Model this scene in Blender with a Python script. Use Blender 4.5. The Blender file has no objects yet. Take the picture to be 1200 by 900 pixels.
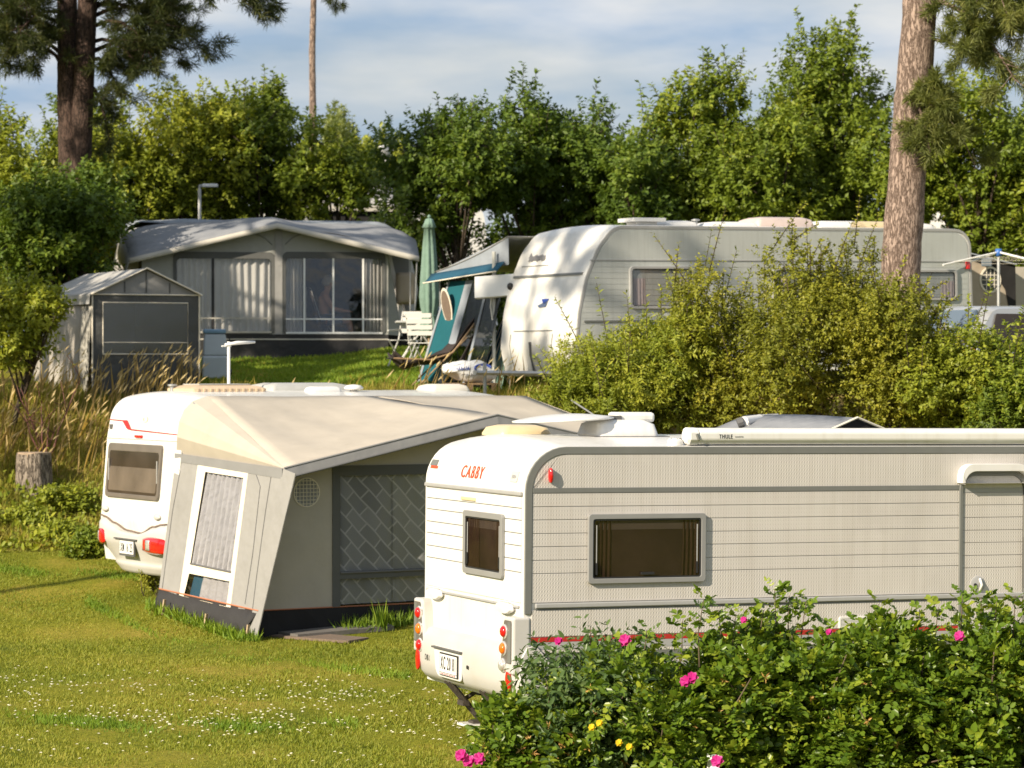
import bpy, bmesh, math, random
import numpy as np
from mathutils import Vector, Matrix

random.seed(11)
rng = np.random.default_rng(11)
R = math.radians
scene = bpy.context.scene

# ------------------------------------------------------------------ camera
F = 3400.0            # focal length in photo pixels (photo is 1200 wide)
CAM_H = 3.17          # eye height above the lawn
HY = 430.0            # horizon row in the photo
cam_d = bpy.data.cameras.new('camera')
cam = bpy.data.objects.new('camera', cam_d)
scene.collection.objects.link(cam)
cam.location = (0, 0, CAM_H)
cam.rotation_euler = (R(90) - math.atan((450 - HY) / F), 0, 0)
cam_d.sensor_width = 36.0
cam_d.lens = 36.0 * F / 1200.0
cam_d.clip_start = 0.5
cam_d.clip_end = 3000
cam_d.dof.use_dof = True
cam_d.dof.focus_distance = 24.6
cam_d.dof.aperture_fstop = 4.2
scene.camera = cam

# ------------------------------------------------------------------ sky, sun, exposure
SUN_AZ = 226.0        # degrees, direction of the sun in plan: (cos, sin)
SUN_EL = 28.0
world = bpy.data.worlds.new('World')
scene.world = world
world.use_nodes = True
nt = world.node_tree
nt.nodes.clear()
wo = nt.nodes.new('ShaderNodeOutputWorld')
bg = nt.nodes.new('ShaderNodeBackground')
bg.inputs['Strength'].default_value = 0.055
sky = nt.nodes.new('ShaderNodeTexSky')
sky.sky_type = 'NISHITA'
sky.sun_disc = False
sky.sun_elevation = R(SUN_EL)
sky.sun_rotation = R(90.0 - SUN_AZ)
sky.air_density = 1.0
sky.dust_density = 1.6
sky.ozone_density = 1.2
tc = nt.nodes.new('ShaderNodeTexCoord')
mp = nt.nodes.new('ShaderNodeMapping')
mp.inputs['Scale'].default_value = (7.0, 7.0, 26.0)
mp.inputs['Location'].default_value = (3.1, 0.4, 0.6)
nz = nt.nodes.new('ShaderNodeTexNoise')
nz.inputs['Scale'].default_value = 1.0
nz.inputs['Detail'].default_value = 8
nz.inputs['Roughness'].default_value = 0.52
cr = nt.nodes.new('ShaderNodeValToRGB')
cr.color_ramp.elements[0].position = 0.40
cr.color_ramp.elements[1].position = 0.68
cr.color_ramp.elements[0].color = (0.62, 0.62, 0.62, 1)
cr.color_ramp.elements[1].color = (0.97, 0.97, 0.97, 1)
nz2 = nt.nodes.new('ShaderNodeTexNoise')
nz2.inputs['Scale'].default_value = 1.6
nz2.inputs['Detail'].default_value = 5
cr2 = nt.nodes.new('ShaderNodeValToRGB')
cr2.color_ramp.elements[0].position = 0.35
cr2.color_ramp.elements[1].position = 0.66
cr2.color_ramp.elements[0].color = (4.9, 6.5, 8.8, 1)
cr2.color_ramp.elements[1].color = (10.5, 10.5, 10.5, 1)
mx = nt.nodes.new('ShaderNodeMixRGB')
L = nt.links.new
L(tc.outputs['Generated'], mp.inputs['Vector'])
L(mp.outputs['Vector'], nz.inputs['Vector'])
L(mp.outputs['Vector'], nz2.inputs['Vector'])
L(nz.outputs['Fac'], cr.inputs['Fac'])
L(nz2.outputs['Fac'], cr2.inputs['Fac'])
L(cr.outputs['Color'], mx.inputs['Fac'])
L(sky.outputs['Color'], mx.inputs['Color1'])
L(cr2.outputs['Color'], mx.inputs['Color2'])
L(mx.outputs['Color'], bg.inputs['Color'])
L(bg.outputs['Background'], wo.inputs['Surface'])

sun_d = bpy.data.lights.new('sun', 'SUN')
sun_d.energy = 5.0
sun_d.angle = R(0.55)
sun_d.color = (1.0, 0.87, 0.68)
sun = bpy.data.objects.new('sun', sun_d)
scene.collection.objects.link(sun)
_sd = Vector((math.cos(R(SUN_AZ)) * math.cos(R(SUN_EL)), math.sin(R(SUN_AZ)) * math.cos(R(SUN_EL)), math.sin(R(SUN_EL))))
sun.rotation_euler = _sd.to_track_quat('Z', 'Y').to_euler()
sun.location = (-30, -20, 40)

vs = scene.view_settings
vs.view_transform = 'Standard'
vs.look = 'None'
vs.exposure = 0.6
vs.gamma = 1.0
vs.use_curve_mapping = False

# ------------------------------------------------------------------ helpers
COL = scene.collection


def PX(px, py, d):
    """photo pixel at depth d (metres along the view axis) -> world point"""
    return Vector(((px - 600) / F * d, d, CAM_H - (py - HY) / F * d))


def hit(M, axis, val, px, py):
    """photo pixel -> local point on the plane local[axis] == val of the thing with matrix M"""
    Mi = M.inverted()
    o = Mi @ Vector((0, 0, CAM_H))
    d = Mi.to_3x3() @ Vector(((px - 600) / F, 1.0, -(py - HY) / F))
    return o + d * ((val - o[axis]) / d[axis])


def hit3(p0, p1, p2, px, py, off=0.0):
    """photo pixel -> world point on the plane through three points (moved off metres towards the camera)"""
    n = (p1 - p0).cross(p2 - p0).normalized()
    o = Vector((0, 0, CAM_H))
    if n.dot(o - p0) < 0:
        n = -n
    q = p0 + n * off
    d = Vector(((px - 600) / F, 1.0, -(py - HY) / F))
    return o + d * ((q - o).dot(n) / d.dot(n))


def sm(t):
    t = np.clip(t, 0, 1)
    return t * t * (3 - 2 * t)


def terrain(x, y):
    x = np.asarray(x, float)
    y = np.asarray(y, float)
    toe = 41.2 - 5.2 * sm((x + 0.5) / 4.0)
    crest = 47.0 - 3.6 * sm((x + 4) / 4.0) - 0.9 * sm((x - 0) / 3.0)
    zc = 2.64 + 0.06 * sm((x + 2) / 4)
    lawn = np.maximum(0, y - 34) * 0.085
    zt = np.maximum(0, toe - 34) * 0.085
    slope = 0.107 - 0.05 * sm((x + 2.5) / 4.0)
    up = zc + slope * (y - crest)
    up = np.minimum(up, 3.5)
    t = sm((y - toe) / (crest - toe))
    bank = zt + (zc - zt) * (0.75 * t + 0.25 * np.clip((y - toe) / (crest - toe), 0, 1))
    z = np.where(y < toe, np.minimum(lawn, zt), np.where(y < crest, bank, up))
    return z


def gz(x, y):
    return float(terrain(x, y))


def empty(name, loc, rz=0.0, label=None, cat=None, group=None):
    o = bpy.data.objects.new(name, None)
    o.empty_display_size = 0.2
    COL.objects.link(o)
    o.location = loc
    o.rotation_euler = (0, 0, rz)
    tag(o, label, cat, group)
    bpy.context.view_layer.update()
    return o


def tag(o, label=None, cat=None, group=None, kind=None):
    if label:
        o['label'] = label
    if cat:
        o['category'] = cat
    if group:
        o['group'] = group
    if kind:
        o['kind'] = kind
    return o


class MB:
    """collects shapes; build() links them as one mesh object"""

    def __init__(self):
        self.v = []
        self.f = []

    def add(self, vs_, fs_):
        b = len(self.v)
        self.v += [tuple(v) for v in vs_]
        self.f += [tuple(i + b for i in f) for f in fs_]
        return self

    def box(self, x0, x1, y0, y1, z0, z1):
        return self.add([(x0, y0, z0), (x1, y0, z0), (x1, y1, z0), (x0, y1, z0), (x0, y0, z1), (x1, y0, z1), (x1, y1, z1), (x0, y1, z1)],
                        [(0, 3, 2, 1), (4, 5, 6, 7), (0, 1, 5, 4), (1, 2, 6, 5), (2, 3, 7, 6), (3, 0, 4, 7)])

    def prism(self, poly, d0, d1, mp_):
        n = len(poly)
        vs_ = [mp_(a, b, d0) for a, b in poly] + [mp_(a, b, d1) for a, b in poly]
        fs_ = [tuple(range(n)), tuple(range(2 * n - 1, n - 1, -1))]
        fs_ += [(i, (i + 1) % n, n + (i + 1) % n, n + i) for i in range(n)]
        return self.add(vs_, fs_)

    def ring(self, outer, inner, d0, d1, mp_):
        n = len(outer)
        vs_ = [mp_(a, b, d0) for a, b in outer] + [mp_(a, b, d1) for a, b in outer] + [mp_(a, b, d0) for a, b in inner] + [mp_(a, b, d1) for a, b in inner]
        fs_ = []
        for i in range(n):
            j = (i + 1) % n
            fs_ += [(i, j, n + j, n + i), (2 * n + i, 3 * n + i, 3 * n + j, 2 * n + j), (n + i, n + j, 3 * n + j, 3 * n + i), (i, 2 * n + i, 2 * n + j, j)]
        return self.add(vs_, fs_)

    def slab(self, pts, th):
        """polygon in space with thickness th behind it (away from the camera)"""
        pts = [Vector(p) for p in pts]
        n = Vector((0, 0, 0))
        for i in range(len(pts)):
            n += pts[i].cross(pts[(i + 1) % len(pts)])
        n.normalize()
        k = len(pts)
        vs_ = pts + [p - n * th for p in pts]
        fs_ = [tuple(range(k)), tuple(range(2 * k - 1, k - 1, -1))] + [(i, k + i, k + (i + 1) % k, (i + 1) % k) for i in range(k)]
        return self.add(vs_, fs_)

    def tube(self, pts, r, seg=8, cap=True, flat=1.0):
        pts = [Vector(p) for p in pts]
        rs = r if isinstance(r, (list, tuple)) else [r] * len(pts)
        b = []
        up = None
        for i, p in enumerate(pts):
            t = (pts[min(i + 1, len(pts) - 1)] - pts[max(i - 1, 0)])
            if t.length < 1e-9:
                t = Vector((0, 0, 1))
            t.normalize()
            if up is None:
                up = Vector((0, 0, 1)) if abs(t.z) < 0.9 else Vector((1, 0, 0))
            s = t.cross(up)
            if s.length < 1e-6:
                s = t.cross(Vector((0, 1, 0)))
            s.normalize()
            up = s.cross(t).normalized()
            for k in range(seg):
                a = 2 * math.pi * k / seg
                b.append(p + s * (math.cos(a) * rs[i]) + up * (math.sin(a) * rs[i] * flat))
        fs_ = []
        for i in range(len(pts) - 1):
            for k in range(seg):
                k2 = (k + 1) % seg
                fs_.append((i * seg + k, i * seg + k2, (i + 1) * seg + k2, (i + 1) * seg + k))
        if cap:
            fs_.append(tuple(range(seg - 1, -1, -1)))
            m = (len(pts) - 1) * seg
            fs_.append(tuple(range(m, m + seg)))
        return self.add(b, fs_)

    def lathe(self, prof, c, axis='z', seg=20):
        """prof: list of (radius, height) about an axis through c"""
        b = []
        for r, h in prof:
            for k in range(seg):
                a = 2 * math.pi * k / seg
                if axis == 'z':
                    q = (r * math.cos(a), r * math.sin(a), h)
                elif axis == 'y':
                    q = (r * math.cos(a), h, r * math.sin(a))
                else:
                    q = (h, r * math.cos(a), r * math.sin(a))
                b.append((c[0] + q[0], c[1] + q[1], c[2] + q[2]))
        fs_ = []
        for i in range(len(prof) - 1):
            for k in range(seg):
                k2 = (k + 1) % seg
                fs_.append((i * seg + k, i * seg + k2, (i + 1) * seg + k2, (i + 1) * seg + k))
        fs_.append(tuple(range(seg - 1, -1, -1)))
        m = (len(prof) - 1) * seg
        fs_.append(tuple(range(m, m + seg)))
        return self.add(b, fs_)

    def grid(self, fn, nu, nv):
        vs_ = [fn(i / nu, j / nv) for i in range(nu + 1) for j in range(nv + 1)]
        w = nv + 1
        fs_ = [(i * w + j, (i + 1) * w + j, (i + 1) * w + j + 1, i * w + j + 1) for i in range(nu) for j in range(nv)]
        return self.add(vs_, fs_)

    def mesh(self, name):
        me = bpy.data.meshes.new(name)
        me.from_pydata(self.v, [], self.f)
        bm = bmesh.new()
        bm.from_mesh(me)
        bmesh.ops.remove_doubles(bm, verts=bm.verts, dist=1e-5)
        bmesh.ops.recalc_face_normals(bm, faces=bm.faces)
        bm.to_mesh(me)
        bm.free()
        return me

    def build(self, name, m, parent=None, smooth=False, bevel=0.0, world_pts=False, thick=0.0, angle=None):
        me = self.mesh(name)
        o = bpy.data.objects.new(name, me)
        COL.objects.link(o)
        me.materials.append(m)
        if world_pts and parent is not None:
            me.transform(wm(parent).inverted())
        if parent is not None:
            o.parent = parent
        if smooth:
            me.polygons.foreach_set('use_smooth', [True] * len(me.polygons))
            if angle:
                me.set_sharp_from_angle(angle=R(angle))
        if thick:
            md = o.modifiers.new('thickness', 'SOLIDIFY')
            md.thickness = thick
            md.offset = 0
        if bevel:
            md = o.modifiers.new('bevel', 'BEVEL')
            md.width = bevel
            md.segments = 2
            md.limit_method = 'ANGLE'
            md.angle_limit = R(40)
        return o


def wm(o):
    M = o.matrix_basis.copy()
    p = o.parent
    while p is not None:
        M = p.matrix_basis @ M
        p = p.parent
    return M


def rrect(a0, a1, b0, b1, r, seg=5):
    pts = []
    for ca, cb, st in ((a1 - r, b1 - r, 0), (a0 + r, b1 - r, 90), (a0 + r, b0 + r, 180), (a1 - r, b0 + r, 270)):
        for k in range(seg + 1):
            t = R(st + 90 * k / seg)
            pts.append((ca + r * math.cos(t), cb + r * math.sin(t)))
    return pts


def rpoly(pts, rads, seg=7):
    """polygon with rounded corners"""
    out = []
    n = len(pts)
    for i in range(n):
        p = Vector(pts[i])
        r = rads[i]
        if r <= 0:
            out.append(tuple(p))
            continue
        a = (Vector(pts[i - 1]) - p).normalized()
        b = (Vector(pts[(i + 1) % n]) - p).normalized()
        ang = a.angle(b)
        t = r / math.tan(ang / 2)
        p0 = p + a * t
        p1 = p + b * t
        for k in range(seg + 1):
            s = k / seg
            c = p + (a + b).normalized() * (r / math.sin(ang / 2))
            v0 = p0 - c
            v1 = p1 - c
            th = v0.angle(v1) * s
            sgn = 1 if v0.x * v1.y - v0.y * v1.x > 0 else -1
            cs, sn = math.cos(th * sgn), math.sin(th * sgn)
            out.append((c.x + v0.x * cs - v0.y * sn, c.y + v0.x * sn + v0.y * cs))
    return out


side = lambda a, b, d: (a, -d, b)      # near long side, facing -y
rear = lambda a, b, d: (-d, a, b)      # end wall, facing -x


# ------------------------------------------------------------------ materials
def mat(name, col, rough=0.5, var=0.0, scale=6.0, bump=0.0, bscale=60.0, metal=0.0, spec=0.5, dirt=None, dscale=1.5, coat=0.0, stretch=None):
    m = bpy.data.materials.new(name)
    m.use_nodes = True
    t = m.node_tree
    b = t.nodes['Principled BSDF']
    b.inputs['Roughness'].default_value = rough
    b.inputs['Metallic'].default_value = metal
    b.inputs['Specular IOR Level'].default_value = spec
    b.inputs['Coat Weight'].default_value = coat
    b.inputs['Base Color'].default_value = (*col, 1)
    co = t.nodes.new('ShaderNodeTexCoord')
    src = co.outputs['Object']
    if stretch:
        mg = t.nodes.new('ShaderNodeMapping')
        mg.inputs['Scale'].default_value = stretch
        t.links.new(src, mg.inputs['Vector'])
        src = mg.outputs['Vector']
    if var > 0 or dirt:
        n = t.nodes.new('ShaderNodeTexNoise')
        n.inputs['Scale'].default_value = scale
        n.inputs['Detail'].default_value = 6
        t.links.new(src, n.inputs['Vector'])
        r = t.nodes.new('ShaderNodeValToRGB')
        r.color_ramp.elements[0].position = 0.3
        r.color_ramp.elements[1].position = 0.7
        r.color_ramp.elements[0].color = (*[max(0, c * (1 - var)) for c in col], 1)
        r.color_ramp.elements[1].color = (*[min(1, c * (1 + var)) for c in col], 1)
        t.links.new(n.outputs['Fac'], r.inputs['Fac'])
        out = r.outputs['Color']
        if dirt:
            n2 = t.nodes.new('ShaderNodeTexNoise')
            n2.inputs['Scale'].default_value = dscale
            n2.inputs['Detail'].default_value = 9
            n2.inputs['Roughness'].default_value = 0.65
            t.links.new(src, n2.inputs['Vector'])
            r2 = t.nodes.new('ShaderNodeValToRGB')
            r2.color_ramp.elements[0].position = 0.5
            r2.color_ramp.elements[1].position = 0.75
            r2.color_ramp.elements[0].color = (0, 0, 0, 1)
            r2.color_ramp.elements[1].color = (1, 1, 1, 1)
            t.links.new(n2.outputs['Fac'], r2.inputs['Fac'])
            x = t.nodes.new('ShaderNodeMixRGB')
            x.inputs['Color2'].default_value = (*dirt, 1)
            t.links.new(r2.outputs['Color'], x.inputs['Fac'])
            t.links.new(out, x.inputs['Color1'])
            out = x.outputs['Color']
        t.links.new(out, b.inputs['Base Color'])
    if bump > 0:
        n3 = t.nodes.new('ShaderNodeTexNoise')
        n3.inputs['Scale'].default_value = bscale
        n3.inputs['Detail'].default_value = 5
        t.links.new(src, n3.inputs['Vector'])
        bp = t.nodes.new('ShaderNodeBump')
        bp.inputs['Strength'].default_value = bump
        bp.inputs['Distance'].default_value = 0.01
        t.links.new(n3.outputs['Fac'], bp.inputs['Height'])
        t.links.new(bp.outputs['Normal'], b.inputs['Normal'])
    return m


def streaks(m, col=(0.62, 0.60, 0.54), amount=0.35):
    """faint vertical rain streaks and grime on a painted wall"""
    t = m.node_tree
    b = t.nodes['Principled BSDF']
    old = b.inputs['Base Color'].links[0].from_socket
    co = t.nodes.new('ShaderNodeTexCoord')
    mg = t.nodes.new('ShaderNodeMapping')
    mg.inputs['Scale'].default_value = (14, 14, 0.9)
    n = t.nodes.new('ShaderNodeTexNoise')
    n.inputs['Scale'].default_value = 1.0
    n.inputs['Detail'].default_value = 7
    n.inputs['Roughness'].default_value = 0.6
    r = t.nodes.new('ShaderNodeValToRGB')
    r.color_ramp.elements[0].position = 0.48
    r.color_ramp.elements[1].position = 0.78
    r.color_ramp.elements[0].color = (0, 0, 0, 1)
    r.color_ramp.elements[1].color = (amount, amount, amount, 1)
    x = t.nodes.new('ShaderNodeMixRGB')
    x.inputs['Color2'].default_value = (*col, 1)
    t.links.new(co.outputs['Object'], mg.inputs['Vector'])
    t.links.new(mg.outputs['Vector'], n.inputs['Vector'])
    t.links.new(n.outputs['Fac'], r.inputs['Fac'])
    t.links.new(r.outputs['Color'], x.inputs['Fac'])
    t.links.new(old, x.inputs['Color1'])
    t.links.new(x.outputs['Color'], b.inputs['Base Color'])
    return m


def hammered(name, col, sx=34.0, sz=52.0, strength=0.55):
    """painted aluminium sheet with embossed rows of small dimples"""
    m = mat(name, col, 0.45, 0.03, 2.0, dirt=tuple(c * 0.86 for c in col), dscale=0.9)
    t = m.node_tree
    b = t.nodes['Principled BSDF']
    co = t.nodes.new('ShaderNodeTexCoord')
    sp = t.nodes.new('ShaderNodeSeparateXYZ')
    t.links.new(co.outputs['Object'], sp.inputs[0])

    def mth(op, a, bb=None):
        n = t.nodes.new('ShaderNodeMath')
        n.operation = op
        for i, q in enumerate((a, bb)):
            if q is None:
                continue
            if isinstance(q, (int, float)):
                n.inputs[i].default_value = q
            else:
                t.links.new(q, n.inputs[i])
        return n.outputs[0]
    zz = mth('SINE', mth('MULTIPLY', sp.outputs['Z'], sz * 2 * math.pi))
    xs_ = mth('ADD', mth('MULTIPLY', sp.outputs['X'], sx * 2 * math.pi), mth('MULTIPLY', zz, 0.9))
    h = mth('ADD', mth('MULTIPLY', mth('SINE', xs_), 0.5), mth('MULTIPLY', mth('SINE', xs_), zz))
    bp = t.nodes.new('ShaderNodeBump')
    bp.inputs['Strength'].default_value = strength
    bp.inputs['Distance'].default_value = 0.0015
    t.links.new(h, bp.inputs['Height'])
    t.links.new(bp.outputs['Normal'], b.inputs['Normal'])
    return m


def cloth(name, col, rough=0.85, fold=0.25, fscale=2.2, var=0.08, trans=0.0):
    m = mat(name, col, rough, var * 0.6, 3.0, dirt=tuple(c * 0.88 for c in col), dscale=1.1)
    t = m.node_tree
    b = t.nodes['Principled BSDF']
    b.inputs['Specular IOR Level'].default_value = 0.25
    co = t.nodes.new('ShaderNodeTexCoord')
    n1 = t.nodes.new('ShaderNodeTexNoise')
    n1.inputs['Scale'].default_value = fscale
    n1.inputs['Detail'].default_value = 3
    n2 = t.nodes.new('ShaderNodeTexNoise')
    n2.inputs['Scale'].default_value = 260
    t.links.new(co.outputs['Object'], n1.inputs['Vector'])
    t.links.new(co.outputs['Object'], n2.inputs['Vector'])
    b1 = t.nodes.new('ShaderNodeBump')
    b1.inputs['Strength'].default_value = fold
    b1.inputs['Distance'].default_value = 0.12
    b2 = t.nodes.new('ShaderNodeBump')
    b2.inputs['Strength'].default_value = 0.15
    b2.inputs['Distance'].default_value = 0.002
    t.links.new(n1.outputs['Fac'], b1.inputs['Height'])
    t.links.new(n2.outputs['Fac'], b2.inputs['Height'])
    t.links.new(b1.outputs['Normal'], b2.inputs['Normal'])
    t.links.new(b2.outputs['Normal'], b.inputs['Normal'])
    if trans:
        tr = t.nodes.new('ShaderNodeBsdfTranslucent')
        tr.inputs['Color'].default_value = (*col, 1)
        mxs = t.nodes.new('ShaderNodeMixShader')
        mxs.inputs[0].default_value = trans
        o = t.nodes['Material Output']
        t.links.new(b.outputs[0], mxs.inputs[1])
        t.links.new(tr.outputs[0], mxs.inputs[2])
        t.links.new(mxs.outputs[0], o.inputs['Surface'])
    return m


def vinyl(name, tint=(0.85, 0.85, 0.85), gloss=0.12, rough=0.12):
    """clear tent window foil"""
    m = bpy.data.materials.new(name)
    m.use_nodes = True
    t = m.node_tree
    t.nodes.clear()
    o = t.nodes.new('ShaderNodeOutputMaterial')
    a = t.nodes.new('ShaderNodeBsdfTransparent')
    a.inputs['Color'].default_value = (*tint, 1)
    g = t.nodes.new('ShaderNodeBsdfGlossy')
    g.inputs['Roughness'].default_value = rough
    co = t.nodes.new('ShaderNodeTexCoord')
    n = t.nodes.new('ShaderNodeTexNoise')
    n.inputs['Scale'].default_value = 3.0
    n.inputs['Detail'].default_value = 2
    bp = t.nodes.new('ShaderNodeBump')
    bp.inputs['Strength'].default_value = 0.3
    bp.inputs['Distance'].default_value = 0.01
    t.links.new(co.outputs['Object'], n.inputs['Vector'])
    t.links.new(n.outputs['Fac'], bp.inputs['Height'])
    t.links.new(bp.outputs['Normal'], g.inputs['Normal'])
    x = t.nodes.new('ShaderNodeMixShader')
    x.inputs[0].default_value = gloss
    t.links.new(a.outputs[0], x.inputs[1])
    t.links.new(g.outputs[0], x.inputs[2])
    t.links.new(x.outputs[0], o.inputs['Surface'])
    return m


def leaf_mat(name, c0, c1, c2, trans=0.35, rough=0.5):
    m = bpy.data.materials.new(name)
    m.use_nodes = True
    t = m.node_tree
    b = t.nodes['Principled BSDF']
    b.inputs['Roughness'].default_value = rough
    b.inputs['Specular IOR Level'].default_value = 0.35
    at = t.nodes.new('ShaderNodeAttribute')
    at.attribute_name = 'rnd'
    r = t.nodes.new('ShaderNodeValToRGB')
    e = r.color_ramp.elements
    e[0].position = 0.0
    e[0].color = (*c0, 1)
    e[1].position = 1.0
    e[1].color = (*c2, 1)
    k = e.new(0.55)
    k.color = (*c1, 1)
    t.links.new(at.outputs['Fac'], r.inputs['Fac'])
    t.links.new(r.outputs['Color'], b.inputs['Base Color'])
    tr = t.nodes.new('ShaderNodeBsdfTranslucent')
    mu = t.nodes.new('ShaderNodeMixRGB')
    mu.blend_type = 'MULTIPLY'
    mu.inputs['Fac'].default_value = 1.0
    mu.inputs['Color2'].default_value = (1.25, 1.2, 0.6, 1)
    t.links.new(r.outputs['Color'], mu.inputs['Color1'])
    t.links.new(mu.outputs['Color'], tr.inputs['Color'])
    x = t.nodes.new('ShaderNodeMixShader')
    x.inputs[0].default_value = trans
    o = t.nodes['Material Output']
    t.links.new(b.outputs[0], x.inputs[1])
    t.links.new(tr.outputs[0], x.inputs[2])
    t.links.new(x.outputs[0], o.inputs['Surface'])
    return m


def bark_mat(name, c0, c1, scale=9.0, bump=1.0):
    m = bpy.data.materials.new(name)
    m.use_nodes = True
    t = m.node_tree
    b = t.nodes['Principled BSDF']
    b.inputs['Roughness'].default_value = 0.9
    b.inputs['Specular IOR Level'].default_value = 0.15
    co = t.nodes.new('ShaderNodeTexCoord')
    mg = t.nodes.new('ShaderNodeMapping')
    mg.inputs['Scale'].default_value = (1, 1, 0.22)
    t.links.new(co.outputs['Object'], mg.inputs['Vector'])
    v = t.nodes.new('ShaderNodeTexVoronoi')
    v.feature = 'DISTANCE_TO_EDGE'
    v.inputs['Scale'].default_value = scale
    n = t.nodes.new('ShaderNodeTexNoise')
    n.inputs['Scale'].default_value = scale * 2.3
    n.inputs['Detail'].default_value = 8
    ad = t.nodes.new('ShaderNodeVectorMath')
    ad.operation = 'MULTIPLY_ADD'
    ad.inputs[1].default_value = (0.12, 0.12, 0.12)
    t.links.new(mg.outputs['Vector'], n.inputs['Vector'])
    t.links.new(n.outputs['Color'], ad.inputs[0])
    t.links.new(mg.outputs['Vector'], ad.inputs[2])
    t.links.new(ad.outputs['Vector'], v.inputs['Vector'])
    r = t.nodes.new('ShaderNodeValToRGB')
    r.color_ramp.elements[0].position = 0.0
    r.color_ramp.elements[1].position = 0.16
    r.color_ramp.elements[0].color = (*c0, 1)
    r.color_ramp.elements[1].color = (*c1, 1)
    t.links.new(v.outputs['Distance'], r.inputs['Fac'])
    r2 = t.nodes.new('ShaderNodeMixRGB')
    r2.blend_type = 'MULTIPLY'
    r2.inputs['Fac'].default_value = 0.7
    t.links.new(r.outputs['Color'], r2.inputs['Color1'])
    rr = t.nodes.new('ShaderNodeValToRGB')
    rr.color_ramp.elements[0].position = 0.3
    rr.color_ramp.elements[0].color = (0.45, 0.42, 0.4, 1)
    rr.color_ramp.elements[1].position = 0.65
    t.links.new(n.outputs['Fac'], rr.inputs['Fac'])
    t.links.new(rr.outputs['Color'], r2.inputs['Color2'])
    t.links.new(r2.outputs['Color'], b.inputs['Base Color'])
    bp = t.nodes.new('ShaderNodeBump')
    bp.inputs['Strength'].default_value = bump
    bp.inputs['Distance'].default_value = 0.03
    mm = t.nodes.new('ShaderNodeMath')
    mm.operation = 'MULTIPLY_ADD'
    mm.inputs[1].default_value = 0.35
    t.links.new(n.outputs['Fac'], mm.inputs[0])
    cl = t.nodes.new('ShaderNodeMath')
    cl.operation = 'MINIMUM'
    cl.inputs[1].default_value = 0.2
    t.links.new(v.outputs['Distance'], cl.inputs[0])
    t.links.new(cl.outputs[0], mm.inputs[2])
    t.links.new(mm.outputs[0], bp.inputs['Height'])
    t.links.new(bp.outputs['Normal'], b.inputs['Normal'])
    return m


M = {}
M['white'] = mat('white_gelcoat', (0.74, 0.73, 0.70), 0.28, 0.02, 2.0, dirt=(0.70, 0.68, 0.62), dscale=0.8, coat=0.2)
M['roof_white'] = mat('roof_sheet', (0.66, 0.62, 0.54), 0.5, 0.04, 2.0, dirt=(0.50, 0.46, 0.38), dscale=1.3)
M['beige_sheet'] = hammered('embossed_beige_sheet', (0.55, 0.52, 0.485), 40, 30, 0.5)
M['white_sheet'] = mat('smooth_white_sheet', (0.72, 0.71, 0.69), 0.35, 0.02, 2.0)
M['grey_sheet'] = hammered('embossed_grey_sheet', (0.47, 0.49, 0.47), 26, 40, 0.3)
M['trim'] = mat('grey_trim', (0.16, 0.165, 0.155), 0.45, 0.05, 8)
M['trim_light'] = mat('light_grey_trim', (0.36, 0.36, 0.355), 0.4, 0.04, 8)
M['trim_dark'] = mat('dark_grey_trim', (0.10, 0.10, 0.10), 0.5)
M['groove'] = mat('groove_shadow_sheet', (0.13, 0.12, 0.11), 0.7)
M['bumper'] = mat('light_grey_plastic', (0.52, 0.51, 0.49), 0.42, 0.03, 3, dirt=(0.5, 0.48, 0.44), dscale=2)
M['alu'] = mat('aluminium', (0.55, 0.55, 0.55), 0.35, 0.05, 10, metal=0.8)
M['red_stripe'] = mat('red_stripe', (0.42, 0.025, 0.02), 0.4)
M['orange_text'] = mat('orange_red_vinyl', (0.75, 0.075, 0.015), 0.4)
M['red_lamp'] = mat('red_lens', (0.62, 0.008, 0.01), 0.12, 0.25, 40, coat=0.8)
M['orange_lamp'] = mat('amber_lens', (0.75, 0.16, 0.01), 0.12, 0.25, 40, coat=0.8)
M['clear_lamp'] = mat('clear_lens', (0.7, 0.7, 0.68), 0.1, 0.3, 40, metal=0.5, coat=0.8)
M['tinted'] = mat('tinted_acrylic', (0.040, 0.031, 0.026), 0.10, 0.4, 1.5, spec=0.45)
M['black'] = mat('black_plastic', (0.02, 0.02, 0.02), 0.5)
M['rubber'] = mat('rubber', (0.025, 0.025, 0.025), 0.8, 0.2, 30)
M['rust_steel'] = mat('dark_rusty_steel', (0.055, 0.045, 0.038), 0.65, 0.3, 30, bump=0.3)
M['galv'] = mat('galvanised_steel', (0.42, 0.43, 0.43), 0.45, 0.12, 14, metal=0.6)
M['plate'] = mat('plate_white', (0.80, 0.80, 0.78), 0.4)
M['cream_dome'] = mat('yellowed_dome', (0.66, 0.53, 0.32), 0.35, 0.08, 5)
M['tan_dome'] = mat('tan_dome', (0.60, 0.45, 0.30), 0.4, 0.1, 5)
M['roof_grey'] = mat('grey_roof_lid', (0.42, 0.42, 0.40), 0.5, 0.08, 6)
M['canvas_cream'] = cloth('cream_canvas', (0.46, 0.415, 0.35), fold=0.18, fscale=1.2)
M['canvas_grey'] = cloth('light_grey_canvas', (0.285, 0.28, 0.27), fold=0.5)
M['canvas_midgrey'] = cloth('mid_grey_canvas', (0.235, 0.235, 0.235), fold=0.25)
M['canvas_dark'] = cloth('dark_grey_canvas', (0.042, 0.041, 0.042), fold=0.4, fscale=4)
M['canvas_black'] = cloth('black_canvas', (0.022, 0.021, 0.021), fold=0.3)
M['canvas_beige'] = cloth('beige_canvas', (0.42, 0.385, 0.325), fold=0.25)
M['piping'] = mat('orange_piping', (0.42, 0.16, 0.08), 0.7)
M['piping_grey'] = mat('grey_piping', (0.12, 0.12, 0.12), 0.7)
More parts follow.
